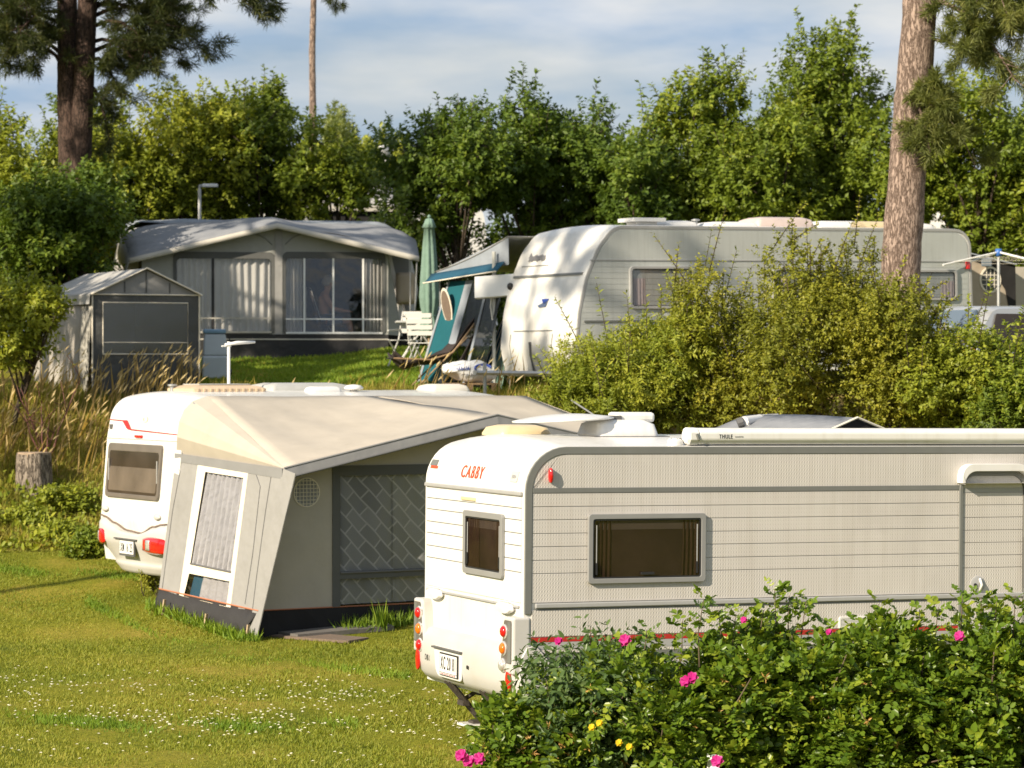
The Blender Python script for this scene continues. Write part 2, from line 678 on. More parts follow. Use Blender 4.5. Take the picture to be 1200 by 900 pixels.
M['webbing'] = cloth('white_webbing', (0.74, 0.68, 0.57), fold=0.1)
M['tarp'] = cloth('blue_grey_tarpaulin', (0.27, 0.30, 0.34), fold=0.6, fscale=1.6)
M['tent_roof'] = cloth('pale_grey_tent_roof', (0.38, 0.375, 0.36), fold=0.6, fscale=2.5)
M['tent_dark'] = cloth('charcoal_tent_cloth', (0.085, 0.088, 0.088), fold=0.5, fscale=3)
M['tent_side'] = cloth('warm_grey_tent_cloth', (0.36, 0.335, 0.30), fold=0.5, fscale=2.5)
M['teal'] = cloth('teal_cloth', (0.012, 0.10, 0.125), fold=0.4)
M['blue_cloth'] = cloth('blue_cloth', (0.02, 0.085, 0.14), fold=0.3)
M['green_cloth'] = cloth('faded_green_cloth', (0.17, 0.26, 0.21), fold=0.3, fscale=5)
M['dark_fabric'] = cloth('dark_brown_fabric', (0.045, 0.036, 0.034), fold=0.5, fscale=6)
M['curtain_white'] = cloth('white_curtain', (0.66, 0.65, 0.62), fold=0.2, trans=0.25)
M['vinyl'] = vinyl('clear_foil', (0.95, 0.95, 0.95), 0.05, 0.15)
M['vinyl_dark'] = vinyl('smoky_foil', (0.42, 0.43, 0.44), 0.16, 0.25)
M['glass'] = vinyl('window_glass', (0.88, 0.88, 0.88), 0.06, 0.04)
M['white_paint'] = mat('white_painted_metal', (0.78, 0.78, 0.76), 0.4, 0.03, 8)
M['chair_white'] = mat('white_plastic', (0.48, 0.48, 0.46), 0.45)
M['blue_plastic'] = mat('pale_blue_plastic', (0.52, 0.57, 0.60), 0.5, 0.05, 5)
M['wood'] = mat('weathered_wood', (0.26, 0.17, 0.09), 0.7, 0.3, 18)
M['post_wood'] = mat('split_post_wood', (0.40, 0.30, 0.19), 0.8, 0.25, 30, bump=0.4)
M['cut_wood'] = mat('cut_stump_wood', (0.36, 0.27, 0.19), 0.85, 0.25, 14, bump=0.5)
M['skin'] = mat('skin', (0.48, 0.24, 0.14), 0.55)
M['hair'] = mat('grey_hair', (0.42, 0.38, 0.33), 0.7)
M['shorts'] = cloth('blue_shorts', (0.10, 0.16, 0.28))
M['sack'] = mat('white_sack', (0.74, 0.74, 0.73), 0.45, 0.05, 6, bump=0.4, bscale=9)
M['blue_print'] = mat('blue_print', (0.02, 0.06, 0.33), 0.5)
M['grey_print'] = mat('grey_print', (0.2, 0.2, 0.21), 0.5)
M['car_paint'] = mat('silver_paint', (0.50, 0.51, 0.52), 0.3, 0.02, 4, metal=0.5, coat=0.5)
M['ground_cloth'] = cloth('grey_groundsheet', (0.15, 0.14, 0.13), fold=0.3)
M['mat_brown'] = mat('brown_mat', (0.17, 0.125, 0.095), 0.95, 0.2, 30, bump=0.4)
M['foil_pink'] = mat('faded_dome', (0.56, 0.46, 0.42), 0.3, 0.1, 6)
M['solar'] = mat('solar_blue', (0.09, 0.12, 0.2), 0.2)
M['brick_red'] = mat('roof_tile_red', (0.30, 0.10, 0.06), 0.8)
M['bark_pine'] = bark_mat('pine_bark_pink_grey', (0.13, 0.09, 0.07), (0.42, 0.32, 0.265), 17, 1.6)
M['bark_shaded'] = bark_mat('pine_bark_shaded', (0.03, 0.024, 0.021), (0.12, 0.08, 0.065), 17)  # bark colour darkened to stand in for shade on the twin trunks
M['bark_stump'] = bark_mat('stump_bark', (0.05, 0.04, 0.033), (0.33, 0.28, 0.23), 16)
M['bark'] = bark_mat('shrub_bark', (0.04, 0.032, 0.025), (0.13, 0.10, 0.075), 20)
M['twig_red'] = mat('reddish_twig', (0.16, 0.065, 0.05), 0.7, 0.2, 20)
M['twig'] = mat('brown_twig', (0.11, 0.08, 0.05), 0.8, 0.2, 20)

M['leaf_dark'] = leaf_mat('leaf_dark_green', (0.045, 0.085, 0.012), (0.105, 0.165, 0.020), (0.24, 0.30, 0.034), 0.30)
M['leaf_mid'] = leaf_mat('leaf_mid_green', (0.07, 0.115, 0.014), (0.18, 0.24, 0.024), (0.38, 0.40, 0.042), 0.30)
M['leaf_yellow'] = leaf_mat('leaf_yellow_green', (0.11, 0.155, 0.016), (0.26, 0.30, 0.028), (0.47, 0.45, 0.05), 0.30)
M['leaf_olive'] = leaf_mat('leaf_olive', (0.10, 0.125, 0.015), (0.27, 0.28, 0.028), (0.48, 0.42, 0.05), 0.30)
M['leaf_pale'] = leaf_mat('leaf_pale_far', (0.13, 0.17, 0.05), (0.22, 0.26, 0.08), (0.32, 0.34, 0.12))
M['leaf_rose'] = leaf_mat('leaf_rose', (0.040, 0.090, 0.010), (0.135, 0.215, 0.019), (0.33, 0.375, 0.036), 0.32, 0.33)
M['leaf_deep'] = leaf_mat('leaf_deep_green', (0.045, 0.09, 0.028), (0.095, 0.155, 0.045), (0.19, 0.25, 0.08), 0.3, 0.36)
M['needle'] = leaf_mat('pine_needle', (0.026, 0.042, 0.013), (0.07, 0.09, 0.024), (0.17, 0.16, 0.045), 0.25, 0.5)
M['needle_light'] = leaf_mat('pine_needle_light', (0.08, 0.11, 0.026), (0.22, 0.25, 0.07), (0.42, 0.41, 0.14), 0.35, 0.5)
M['grass_lawn'] = leaf_mat('lawn_blade', (0.12, 0.18, 0.016), (0.26, 0.285, 0.03), (0.43, 0.385, 0.075), 0.4, 0.6)
M['grass_green'] = leaf_mat('green_blade', (0.09, 0.18, 0.014), (0.21, 0.31, 0.026), (0.36, 0.42, 0.05), 0.4, 0.6)
M['grass_straw'] = leaf_mat('straw_blade', (0.15, 0.20, 0.022), (0.36, 0.33, 0.06), (0.60, 0.46, 0.15), 0.4, 0.7)
M['grass_seed'] = leaf_mat('seed_head', (0.45, 0.34, 0.14), (0.60, 0.46, 0.22), (0.72, 0.58, 0.32), 0.35, 0.8)
M['daisy'] = leaf_mat('daisy_petal', (0.75, 0.73, 0.62), (0.8, 0.78, 0.68), (0.8, 0.75, 0.45), 0.3, 0.6)
M['petal_pink'] = leaf_mat('pink_petal', (0.50, 0.015, 0.22), (0.62, 0.03, 0.30), (0.75, 0.10, 0.42), 0.4, 0.5)
M['petal_yellow'] = leaf_mat('yellow_petal', (0.72, 0.52, 0.01), (0.8, 0.62, 0.02), (0.85, 0.7, 0.06), 0.4, 0.5)
M['faded'] = leaf_mat('faded_bloom', (0.35, 0.19, 0.06), (0.50, 0.31, 0.08), (0.60, 0.40, 0.16), 0.3, 0.7)

streaks(M['beige_sheet'], (0.40, 0.36, 0.31), 0.45)
streaks(M['grey_sheet'], (0.30, 0.31, 0.28), 0.4)
streaks(M['white'], (0.50, 0.47, 0.40), 0.35)
streaks(M['white_sheet'], (0.55, 0.52, 0.46), 0.3)
M['window_brown'] = mat('window_interior', (0.19, 0.155, 0.135), 0.7, 0.35, 2.5)
M['curtain_brown'] = cloth('tan_curtain', (0.17, 0.13, 0.10), fold=0.3)
M['acrylic'] = vinyl('smoked_acrylic', (0.60, 0.56, 0.54), 0.05, 0.06)


# ------------------------------------------------------------------ ground
def ground_material():
    m = bpy.data.materials.new('grassy_ground')
    m.use_nodes = True
    t = m.node_tree
    b = t.nodes['Principled BSDF']
    b.inputs['Roughness'].default_value = 0.95
    b.inputs['Specular IOR Level'].default_value = 0.1
    co = t.nodes.new('ShaderNodeTexCoord')

    def noise(s, d=6, r=0.6):
        n = t.nodes.new('ShaderNodeTexNoise')
        n.inputs['Scale'].default_value = s
        n.inputs['Detail'].default_value = d
        n.inputs['Roughness'].default_value = r
        t.links.new(co.outputs['Object'], n.inputs['Vector'])
        return n.outputs['Fac']

    def ramp(f, p0, c0, p1, c1, mid=None):
        r = t.nodes.new('ShaderNodeValToRGB')
        r.color_ramp.elements[0].position = p0
        r.color_ramp.elements[0].color = (*c0, 1)
        r.color_ramp.elements[1].position = p1
        r.color_ramp.elements[1].color = (*c1, 1)
        if mid:
            k = r.color_ramp.elements.new(mid[0])
            k.color = (*mid[1], 1)
        t.links.new(f, r.inputs['Fac'])
        return r.outputs['Color']

    def mixc(f, a, c, mode='MIX'):
        x = t.nodes.new('ShaderNodeMixRGB')
        x.blend_type = mode
        if isinstance(f, float):
            x.inputs['Fac'].default_value = f
        else:
            t.links.new(f, x.inputs['Fac'])
        t.links.new(a, x.inputs['Color1'])
        t.links.new(c, x.inputs['Color2'])
        return x.outputs['Color']
    big = ramp(noise(0.45, 7), 0.32, (0.11, 0.15, 0.015), 0.68, (0.38, 0.31, 0.07), (0.5, (0.23, 0.24, 0.027)))
    fine = ramp(noise(24, 5, 0.7), 0.3, (0.45, 0.5, 0.3), 0.7, (1.25, 1.15, 1.0))
    lawn = mixc(1.0, big, fine, 'MULTIPLY')
    dry = ramp(noise(1.6, 8), 0.3, (0.13, 0.11, 0.025), 0.7, (0.36, 0.25, 0.09))
    at = t.nodes.new('ShaderNodeAttribute')
    at.attribute_name = 'bank'
    ac = mixc(at.outputs['Fac'], lawn, dry)
    t.links.new(ac, b.inputs['Base Color'])
    bp = t.nodes.new('ShaderNodeBump')
    bp.inputs['Strength'].default_value = 0.8
    bp.inputs['Distance'].default_value = 0.03
    t.links.new(noise(40, 6, 0.7), bp.inputs['Height'])
    t.links.new(bp.outputs['Normal'], b.inputs['Normal'])
    return m


def bank_weight(x, y):
    x = np.asarray(x, float)
    toe = 41.2 - 5.2 * sm((x + 0.5) / 4.0)
    crest = 47.0 - 3.6 * sm((x + 4) / 4.0) - 0.9 * sm(x / 3.0)
    return sm((y - toe + 0.7) / 0.9) * (1 - sm((y - crest - 0.3) / 1.2))


def build_ground():
    xs_ = np.concatenate([-np.geomspace(900, 18, 16), np.arange(-16, 16.01, 0.4), np.geomspace(18, 900, 16)])
    ys_ = np.concatenate([[-600, -300, -120, -50, -20, 0, 8], np.arange(14, 66.01, 0.35), np.geomspace(70, 1500, 16)])
    X, Y = np.meshgrid(xs_, ys_, indexing='ij')
    Z = terrain(X, Y)
    fine_z = 0.015 * np.sin(X * 2.1 + 1.3 * np.sin(Y * 0.9)) * np.sin(Y * 1.7) + 0.012 * np.sin(X * 5.3 + Y * 3.1)
    Z = Z + fine_z * ((np.abs(X) < 17) & (Y > 10) & (Y < 68))
    nx, ny = X.shape
    V = np.stack([X, Y, Z], -1).reshape(-1, 3)
    I = np.arange(nx * ny).reshape(nx, ny)
    Fq = np.stack([I[:-1, :-1], I[1:, :-1], I[1:, 1:], I[:-1, 1:]], -1).reshape(-1, 4)
    me = bpy.data.meshes.new('ground')
    me.from_pydata(V.tolist(), [], Fq.tolist())
    a = me.attributes.new('bank', 'FLOAT', 'POINT')
    a.data.foreach_set('value', bank_weight(V[:, 0], V[:, 1]).astype(np.float32))
    me.polygons.foreach_set('use_smooth', [True] * len(me.polygons))
    o = bpy.data.objects.new('ground', me)
    COL.objects.link(o)
    me.materials.append(ground_material())
    tag(o, 'mown lawn rising over a grassy bank to the upper terrace', kind='structure')
    return o


build_ground()

# ------------------------------------------------------------------ leaf meshes
def nrm(a):
    return a / np.maximum(np.linalg.norm(a, axis=-1, keepdims=True), 1e-9)


def leaf_object(name, P, D, Nn, Ln, Wd, rnd, m, parent=None, oval=False, fold=0.25, inv=None):
    """one mesh of many small folded leaves: P base, D direction, Nn normal, Ln length, Wd width"""
    N = len(P)
    D = nrm(D)
    S = nrm(np.cross(D, Nn))
    U = np.cross(S, D)
    Ln = np.broadcast_to(Ln, (N,))[:, None]
    Wd = np.broadcast_to(Wd, (N,))[:, None]
    if oval:
        prof = [(0, 0), (0.28, 0.46), (0.68, 0.42), (1.0, 0), (0.68, -0.42), (0.28, -0.46)]
        quads = [(0, 3, 2, 1), (0, 5, 4, 3)]
    else:
        prof = [(0, 0), (0.45, 0.5), (1.0, 0), (0.45, -0.5)]
        quads = [(0, 2, 1), (0, 3, 2)]
    k = len(prof)
    V = np.empty((N, k, 3), np.float32)
    for i, (t, s) in enumerate(prof):
        bend = -0.18 * t * t
        V[:, i] = P + D * Ln * t + S * Wd * s + U * (abs(s) * fold * Wd + bend * Ln)
    q = len(quads[0])
    base = (np.arange(N) * k)[:, None, None]
    Fx = (np.array(quads)[None] + base).reshape(-1)
    nf = N * len(quads)
    me = bpy.data.meshes.new(name)
    me.vertices.add(N * k)
    V = V.reshape(-1, 3)
    if inv is not None:
        A = np.array(inv)
        V = (V @ A[:3, :3].T + A[:3, 3]).astype(np.float32)
    me.vertices.foreach_set('co', V.ravel())
    me.loops.add(nf * q)
    me.loops.foreach_set('vertex_index', Fx.astype(np.int32))
    me.polygons.add(nf)
    me.polygons.foreach_set('loop_start', np.arange(0, nf * q, q, dtype=np.int32))
    me.update(calc_edges=True)
    a = me.attributes.new('rnd', 'FLOAT', 'POINT')
    a.data.foreach_set('value', np.repeat(np.clip(rnd, 0, 1), k).astype(np.float32))
    me.materials.append(m)
    o = bpy.data.objects.new(name, me)
    COL.objects.link(o)
    if parent is not None:
        o.parent = parent
    return o


UP = np.array([0, 0, 1.0])
SUNV = np.array(_sd)      # leaves turn a little towards the light


def twig_leaves(O, D, Lt, n, leafL, leafW, droop=0.15, spread=0.95, tint=None, jitter=0.25):
    """leaves set along twigs: O origin, D direction, Lt length of each twig, n leaves each"""
    K = len(O)
    D = nrm(D)
    a = np.cross(D, UP + rng.normal(0, 0.05, (K, 3)))
    a = nrm(a)
    b = np.cross(a, D)
    t = np.linspace(0.08, 1.0, n)[None, :] + rng.normal(0, 0.04, (K, n))
    ang = np.arange(n)[None, :] * 2.4 + rng.uniform(0, 6.28, (K, 1)) + rng.normal(0, 0.3, (K, n))
    P = O[:, None] + D[:, None] * (Lt[:, None] * t)[..., None] - UP * (droop * Lt[:, None] * t * t)[..., None]
    S = a[:, None] * np.cos(ang)[..., None] + b[:, None] * np.sin(ang)[..., None]
    LD = nrm(D[:, None] * (0.35 + 0.6 * t[..., None] ** 2) + S * spread + UP * 0.05 - UP * 0.2 + rng.normal(0, jitter, (K, n, 3)))
    Nn = UP * 0.6 + D[:, None] * 0.35 + SUNV * 0.45 + rng.normal(0, 0.5, (K, n, 3))
    Nn = Nn - (Nn * LD).sum(-1, keepdims=True) * LD
    sz = rng.uniform(0.65, 1.2, (K, n)) * (1.0 - 0.25 * t)
    tt = (rng.beta(2, 2.2, (K, n)) * 0.75 + 0.25 * rng.uniform(0, 1, (K, 1)))
    if tint is not None:
        tt = tt * 0.6 + tint[:, None] * 0.4
    f = lambda A: A.reshape(-1, 3)
    return f(P), f(LD), f(Nn), (leafL * sz).ravel(), (leafW * sz).ravel(), tt.ravel()


def lobes_in(cx, cy, cz, rx, ry, rz, n, small=(0.28, 0.5), seed=0, top=0.0):
    """uneven group of ellipsoid lobes filling an ellipsoid"""
    r = np.random.default_rng(seed)
    out = []
    for i in range(n):
        v = nrm(r.normal(0, 1, 3))
        k = r.uniform(0.25, 0.8) ** 0.7
        s = r.uniform(*small)
        out.append((cx + v[0] * rx * k, cy + v[1] * ry * k, cz + v[2] * rz * k + top * r.uniform(0, 1) * rz, rx * s, ry * s, rz * s * 0.9))
    out.append((cx, cy, cz, rx * 0.5, ry * 0.5, rz * 0.6))
    return np.array(out)


def sample_lobes(lb, n, shell=0.5):
    w = (lb[:, 3] * lb[:, 4] + lb[:, 4] * lb[:, 5] + lb[:, 3] * lb[:, 5])
    i = rng.choice(len(lb), n, p=w / w.sum())
    v = nrm(rng.normal(0, 1, (n, 3)))
    r = shell + (1 - shell) * rng.uniform(0, 1, n) ** 0.6
    P = lb[i, :3] + v * lb[i, 3:] * r[:, None]
    return P, v, i


def woody(name, label, cat, base, lb, ntw, tl, nl, leafL, leafW, m, group=None, upb=0.5, trunk_r=0.07, shoots=(), bark='bark', oval=False, cname='crown', droop=0.15, stems=1, shell=0.5, clip=True):
    """tree or shrub: Empty > trunk (tapered, with limbs) and crown (leafy twigs)"""
    root = empty(name, base, 0, label, cat, group)
    inv = Matrix.Translation(Vector(base)).inverted()
    P, v, idx = sample_lobes(lb, ntw, shell)
    if clip:
        g = terrain(P[:, 0], P[:, 1]) + 0.05
        P[:, 2] = np.maximum(P[:, 2], g)
    Dr = v * 0.7 + UP * upb + rng.normal(0, 0.4, P.shape)
    Lt = tl * rng.uniform(0.6, 1.4, len(P))
    lt = np.random.default_rng(len(lb)).uniform(0, 1, len(lb))
    parts = [twig_leaves(P - nrm(Dr) * Lt[:, None] * 0.5, Dr, Lt, nl, leafL, leafW, droop, tint=lt[idx])]
    sh_t = []
    if len(shoots):
        So = np.array([s[0] for s in shoots], float)
        Sd = np.array([s[1] for s in shoots], float)
        Sl = np.array([s[2] for s in shoots], float)
        nn = max(6, int(nl * float(Sl.mean()) / tl * 1.1))
        parts.append(twig_leaves(So, Sd, Sl, nn, leafL * 1.1, leafW * 1.1, 0.06))
        for o_, d_, l_ in zip(So, nrm(Sd), Sl):
            sh_t.append((o_, o_ + d_ * l_ * 0.5 - UP * 0.015 * l_, o_ + d_ * l_ - UP * 0.06 * l_))
    A = [np.concatenate(c) for c in zip(*parts)]
    leaf_object(cname, *A, m, root, oval=oval, inv=inv)
    # wood
    b = MB()
    base = Vector(base)
    for s in range(stems):
        off = Vector((random.uniform(-1, 1), random.uniform(-1, 1), 0)) * (0.18 * (stems > 1)) * max(lb[:, 3].max(), 0.4)
        top = Vector(lb[-1][:3]) + off * 2
        b0 = base + off - Vector((0, 0, 0.08))
        mid = b0.lerp(top, 0.5) + Vector((random.uniform(-.08, .08), random.uniform(-.08, .08), 0))
        b.tube([b0, b0.lerp(mid, 0.5), mid, top], [trunk_r, trunk_r * 0.8, trunk_r * 0.6, trunk_r * 0.25], 7)
        for k in range(len(lb) - 1):
            if k % stems != s:
                continue
            q = Vector(lb[k][:3])
            st = b0.lerp(top, random.uniform(0.25, 0.6))
            m1 = st.lerp(q, 0.5) + Vector((0, 0, random.uniform(-.1, .15)))
            b.tube([st, m1, q], [trunk_r * 0.45, trunk_r * 0.3, trunk_r * 0.12], 5)
            for _ in range(3):
                e = q + Vector(rng.normal(0, 0.6, 3) * lb[k][3:])
                b.tube([q, q.lerp(e, 0.5) + Vector((0, 0, 0.04)), e], [trunk_r * 0.14, trunk_r * 0.1, trunk_r * 0.05], 4)
    for tri in sh_t:
        b.tube(tri, [0.008, 0.006, 0.003], 4)
    b.build('trunk' if stems == 1 else 'stems', M[bark], root, smooth=True, world_pts=True)
    return root


def needles(tufts_o, tufts_d, n, length, width, m, name, parent, inv):
    K = len(tufts_o)
    D = nrm(tufts_d)
    t = rng.uniform(-0.5, 1.0, (K, n))
    P = tufts_o[:, None] + D[:, None] * (t * 0.16)[..., None]
    dirs = nrm(D[:, None] * 0.75 + rng.normal(0, 0.62, (K, n, 3)))
    Nn = rng.normal(0, 1, (K, n, 3)) + UP
    L_ = length * rng.uniform(0.7, 1.2, (K, n))
    tint = np.clip(rng.beta(2, 2.5, (K, 1)) * 0.6 + rng.uniform(0, 0.4, (K, n)), 0, 1)
    f = lambda A: A.reshape(-1, 3)
    return leaf_object(name, f(P), f(dirs), f(Nn), L_.ravel(), np.full(K * n, width), tint.ravel(), m, parent, fold=0.1, inv=inv)


def pine(name, label, trunk_pts, radii, limbs, group, bark, needle_m, tuft_n=55, nl=0.13, nw=0.007, per_limb=16, fork=None):
    base = Vector(trunk_pts[0])
    root = empty(name, base, 0, label, 'tree', group)
    inv = Matrix.Translation(base).inverted()
    b = MB()
    pts = [Vector(p) for p in trunk_pts]
    fine = []
    fr = []
    for i in range(len(pts) - 1):
        n = 8
        for k in range(n):
            fine.append(pts[i].lerp(pts[i + 1], k / n))
            r0 = radii[i] + (radii[i + 1] - radii[i]) * k / n
            fr.append(r0 * (1 + random.uniform(-0.05, 0.05)))
    fine.append(pts[-1])
    fr.append(radii[-1])
    b.tube(fine, fr, 16)
    if fork:
        b.tube([Vector(p) for p in fork[0]], fork[1], 12)
    b.build('trunk', bark, root, smooth=True, world_pts=True)
    br = MB()
    TO, TD = [], []
    for lp, r0, spread in limbs:
        lp = [Vector(p) for p in lp]
        if isinstance(spread, tuple) and spread[1] == 0:
            MB().tube(lp, [r0, r0 * 0.7, r0 * 0.35], 7).build('broken_stub', bark, root, world_pts=True)
            continue
        br.tube(lp, [r0 * (1 - 0.75 * i / (len(lp) - 1)) for i in range(len(lp))], 7)
        total = per_limb if not isinstance(spread, tuple) else spread[1]
        sp = spread if not isinstance(spread, tuple) else spread[0]
        for k in range(total):
            t = (0.3 + 0.7 * (k + random.random()) / total) * (len(lp) - 1)
            i = min(int(t), len(lp) - 2)
            p = lp[i].lerp(lp[i + 1], t - i)
            ax = (lp[i + 1] - lp[i]).normalized()
            d = (ax * 0.7 + Vector(rng.normal(0, 0.6, 3)) + Vector((0, 0, 0.1))).normalized()
            ln = sp * random.uniform(0.35, 1.0)
            e = p + d * ln
            md = p.lerp(e, 0.5) - Vector((0, 0, 0.05 * ln))
            br.tube([p, md, e], [r0 * 0.22, r0 * 0.16, r0 * 0.08], 4)
            for _ in range(3):
                q = p.lerp(e, random.uniform(0.5, 1.0)) + Vector(rng.normal(0, 0.10 * sp, 3))
                TO.append(q)
                TD.append((e - p).normalized() + Vector(rng.normal(0, 0.35, 3)) + Vector((0, 0, 0.25)))
            TO.append(e)
            TD.append(d + Vector((0, 0, 0.2)))
    br.build('branches', bark, root, smooth=True, world_pts=True)
    needles(np.array(TO), np.array(TD), tuft_n, nl, nw, needle_m, 'crown', root, inv)
    return root


# ------------------------------------------------------------------ grass
def blades(name, label, cat, X, Y, hgt, wid, m, lean=0.25, wind=(0.15, 0.0), kind='stuff', lift=0.0, oval=False):
    N = len(X)
    P = np.stack([X, Y, terrain(X, Y) - 0.012 + lift], -1)
    D = UP + rng.normal(0, lean, (N, 3)) + np.array([wind[0], wind[1], 0])
    Nn = rng.normal(0, 1, (N, 3)) + np.array([0, -0.6, 0])
    patch = 0.5 + 0.2 * np.sin(X * 1.1 + 1.7 * np.sin(Y * 0.8)) + 0.17 * np.sin(Y * 1.9 + X * 0.6 + 2.0) + 0.16 * np.sin(X * 4.3 + 2 * np.sin(Y * 2.7)) * np.sin(Y * 3.9 + np.sin(X * 3)) + 0.12 * np.sin(X * 9 + Y * 5) * np.sin(Y * 11 - X * 4)
    rnd = np.clip(rng.beta(2, 2, N) * 0.6 + 0.4 * patch, 0, 1)
    o = leaf_object(name, P, D, Nn, hgt, wid, rnd, m, oval=oval, fold=0.15)
    return tag(o, label, cat, kind=kind)


def in_view(n, d0, d1, p0, p1, pw=1.0):
    """random ground points between depths d0..d1 and photo columns p0..p1"""
    y = d0 + (d1 - d0) * rng.uniform(0, 1, n) ** pw
    x = (rng.uniform(p0, p1, n) - 600) / F * y
    return x, y


# mown lawn in front
x, y = in_view(170000, 21.5, 42.0, -60, 640, 0.9)
blades('lawn_grass', 'short mown yellowish green lawn in front of the caravans', 'grass', x, y, rng.uniform(0.025, 0.055, len(x)), 0.011, M['grass_lawn'], 0.55)
# greener, taller strips left by the mower and old wheel tracks
for pts, n in ((((100, 36.5), (190, 33.6), (300, 31.2), (480, 29.6)), 5200), (((-20, 26.2), (180, 25.4), (420, 25.6)), 4200), (((-30, 39.3), (60, 38.8), (170, 38.4)), 2600)):
    t = rng.uniform(0, 1, n)
    pp = np.array(pts, float)
    u = t * (len(pp) - 1)
    px_ = np.interp(u, np.arange(len(pp)), pp[:, 0])
    y = np.interp(u, np.arange(len(pp)), pp[:, 1]) + rng.normal(0, 0.22, n)
    x = (px_ - 600) / F * y
    w = rng.uniform(0, 1, n) < 0.5 + 0.5 * np.sin(x * 5 + y * 3)
    blades('lawn_tufts', 'strip of taller fresh green grass running across the lawn', 'grass', x[w], y[w], rng.uniform(0.04, 0.09, w.sum()), 0.012, M['grass_green'], 0.5)
# upper terrace lawn
x, y = in_view(60000, 44.0, 56.5, 180, 640)
k = (bank_weight(x, y) < 0.6)
blades('terrace_grass', 'bright green short grass on the upper terrace before the awning', 'grass', x[k], y[k], rng.uniform(0.04, 0.10, k.sum()), 0.02, M['grass_green'], 0.5)
# long grass on the bank
x, y = in_view(60000, 40.3, 48.5, -60, 640)
k = (bank_weight(x, y) > rng.uniform(0.25, 1, len(x)))
h = rng.uniform(0.12, 0.36, k.sum()) * (0.75 + 0.25 * np.sin(x[k] * 2.3))
blades('bank_grass', 'long green and straw coloured grass on the bank', 'grass', x[k], y[k], h, 0.017, M['grass_straw'], 0.38, (0.22, 0.0))
x, y = in_view(2600, 40.6, 43.6, -60, 230)
blades('bank_weeds', 'leafy green weeds low on the bank beside the tree stump', 'weeds', x, y, rng.uniform(0.06, 0.13, len(x)), 0.05, M['leaf_yellow'], 0.9, (0.1, -0.1), lift=rng.uniform(0.02, 0.3, len(x)) * (0.55 + 0.45 * np.sin(x * 3.1 + y)), oval=True)


def seed_grass(n, d0, d1, p0, p1, name, label, hmin=0.5, hmax=0.95):
    """tall flowering grass stalks with seed heads, one mesh"""
    x, y = in_view(n, d0, d1, p0, p1)
    z = terrain(x, y)
    D = nrm(UP + rng.normal(0, 0.16, (n, 3)) + np.array([0.22, 0, 0]))
    hh = rng.uniform(hmin, hmax, n)
    P = np.stack([x, y, z], -1)
    T = P + D * hh[:, None]
    D2 = nrm(D + np.array([0.45, 0, -0.1]))
    A = np.concatenate([P, T - D * 0.05])
    DD = np.concatenate([D, D2])
    NN = rng.normal(0, 1, (2 * n, 3)) + np.array([0, -0.8, 0])
    LL = np.concatenate([hh, rng.uniform(0.12, 0.2, n)])
    WW = np.concatenate([np.full(n, 0.011), np.full(n, 0.028)])
    rr = np.concatenate([rng.uniform(0, 0.5, n), rng.uniform(0.4, 1, n)])
    return tag(leaf_object(name, A, DD, NN, LL, WW, rr, M['grass_seed']), label, 'grass', kind='stuff')


seed_grass(420, 43.6, 47.6, -40, 230, 'seed_grass', 'tall straw coloured grass stalks with seed heads before the charcoal tent', 0.4, 0.85)
seed_grass(120, 42.6, 45.5, 230, 640, 'crest_grass', 'thin scattered straw stalks along the crest of the terrace', 0.35, 0.75)


def daisies():
    x, y = in_view(5200, 22.5, 32.0, -40, 640)
    w = 0.5 + 0.5 * np.sin(x * 1.3 + 0.8 * y) * np.sin(y * 1.6 - x * 0.5)
    w = w * np.exp(-((y - 26.0 + 0.25 * x) / 2.2) ** 2)
    k = rng.uniform(0, 1, len(x)) < w * 0.6
    x, y = x[k], y[k]
    N = len(x)
    P = np.stack([x, y, terrain(x, y) + rng.uniform(0.03, 0.055, N)], -1)
    D = rng.normal(0, 1, (N, 3)) * np.array([1, 1, 0.25])
    # three crossed petals blades make a small round head
    Ps, Ds, Ns = [], [], []
    for a in (0, 1.05, 2.1):
        c, s = math.cos(a), math.sin(a)
        d = nrm(np.stack([D[:, 0] * c - D[:, 1] * s, D[:, 0] * s + D[:, 1] * c, D[:, 2] * 0.3], -1))
        Ps.append(P - d * 0.015)
        Ds.append(d)
        Ns.append(np.tile(UP + np.array([-0.25, -0.5, 0]), (N, 1)))
    o = leaf_object('daisies', np.concatenate(Ps), np.concatenate(Ds), np.concatenate(Ns), 0.030, 0.015, rng.uniform(0, 0.8, 3 * N), M['daisy'])
    tag(o, 'scattered small white clover and daisy flowers in the lawn', 'flowers', kind='stuff')


daisies()


# ------------------------------------------------------------------ shared caravan pieces
def text(name, body, m, parent, loc, facing, width, height, th=0.002, shear=0.0, bold=0.0):
    cu = bpy.data.curves.new(name, 'FONT')
    cu.body = body
    cu.align_x = 'CENTER'
    cu.align_y = 'CENTER'
    cu.extrude = 0.004
    cu.space_character = 1.22
    cu.shear = shear
    cu.offset = bold
    tmp = bpy.data.objects.new('tmp_text', cu)
    COL.objects.link(tmp)
    dg = bpy.context.evaluated_depsgraph_get()
    me = bpy.data.meshes.new_from_object(tmp.evaluated_get(dg))
    bpy.data.objects.remove(tmp)
    co = np.empty(len(me.vertices) * 3)
    me.vertices.foreach_get('co', co)
    co = co.reshape(-1, 3)
    lo, hi = co.min(0), co.max(0)
    co = (co - (lo + hi) / 2) / (hi - lo) * np.array([width, height, th])
    x, y, z = co.T
    if facing == 'side':
        q = np.stack([x, -z, y], -1)
    elif facing == 'rear':
        q = np.stack([-z, -x, y], -1)
    else:
        q = co
    q = q + np.array(loc)
    me.vertices.foreach_set('co', q.ravel())
    me.name = name
    me.materials.clear()
    me.materials.append(m)
    o = bpy.data.objects.new(name, me)
    COL.objects.link(o)
    o.parent = parent
    return o


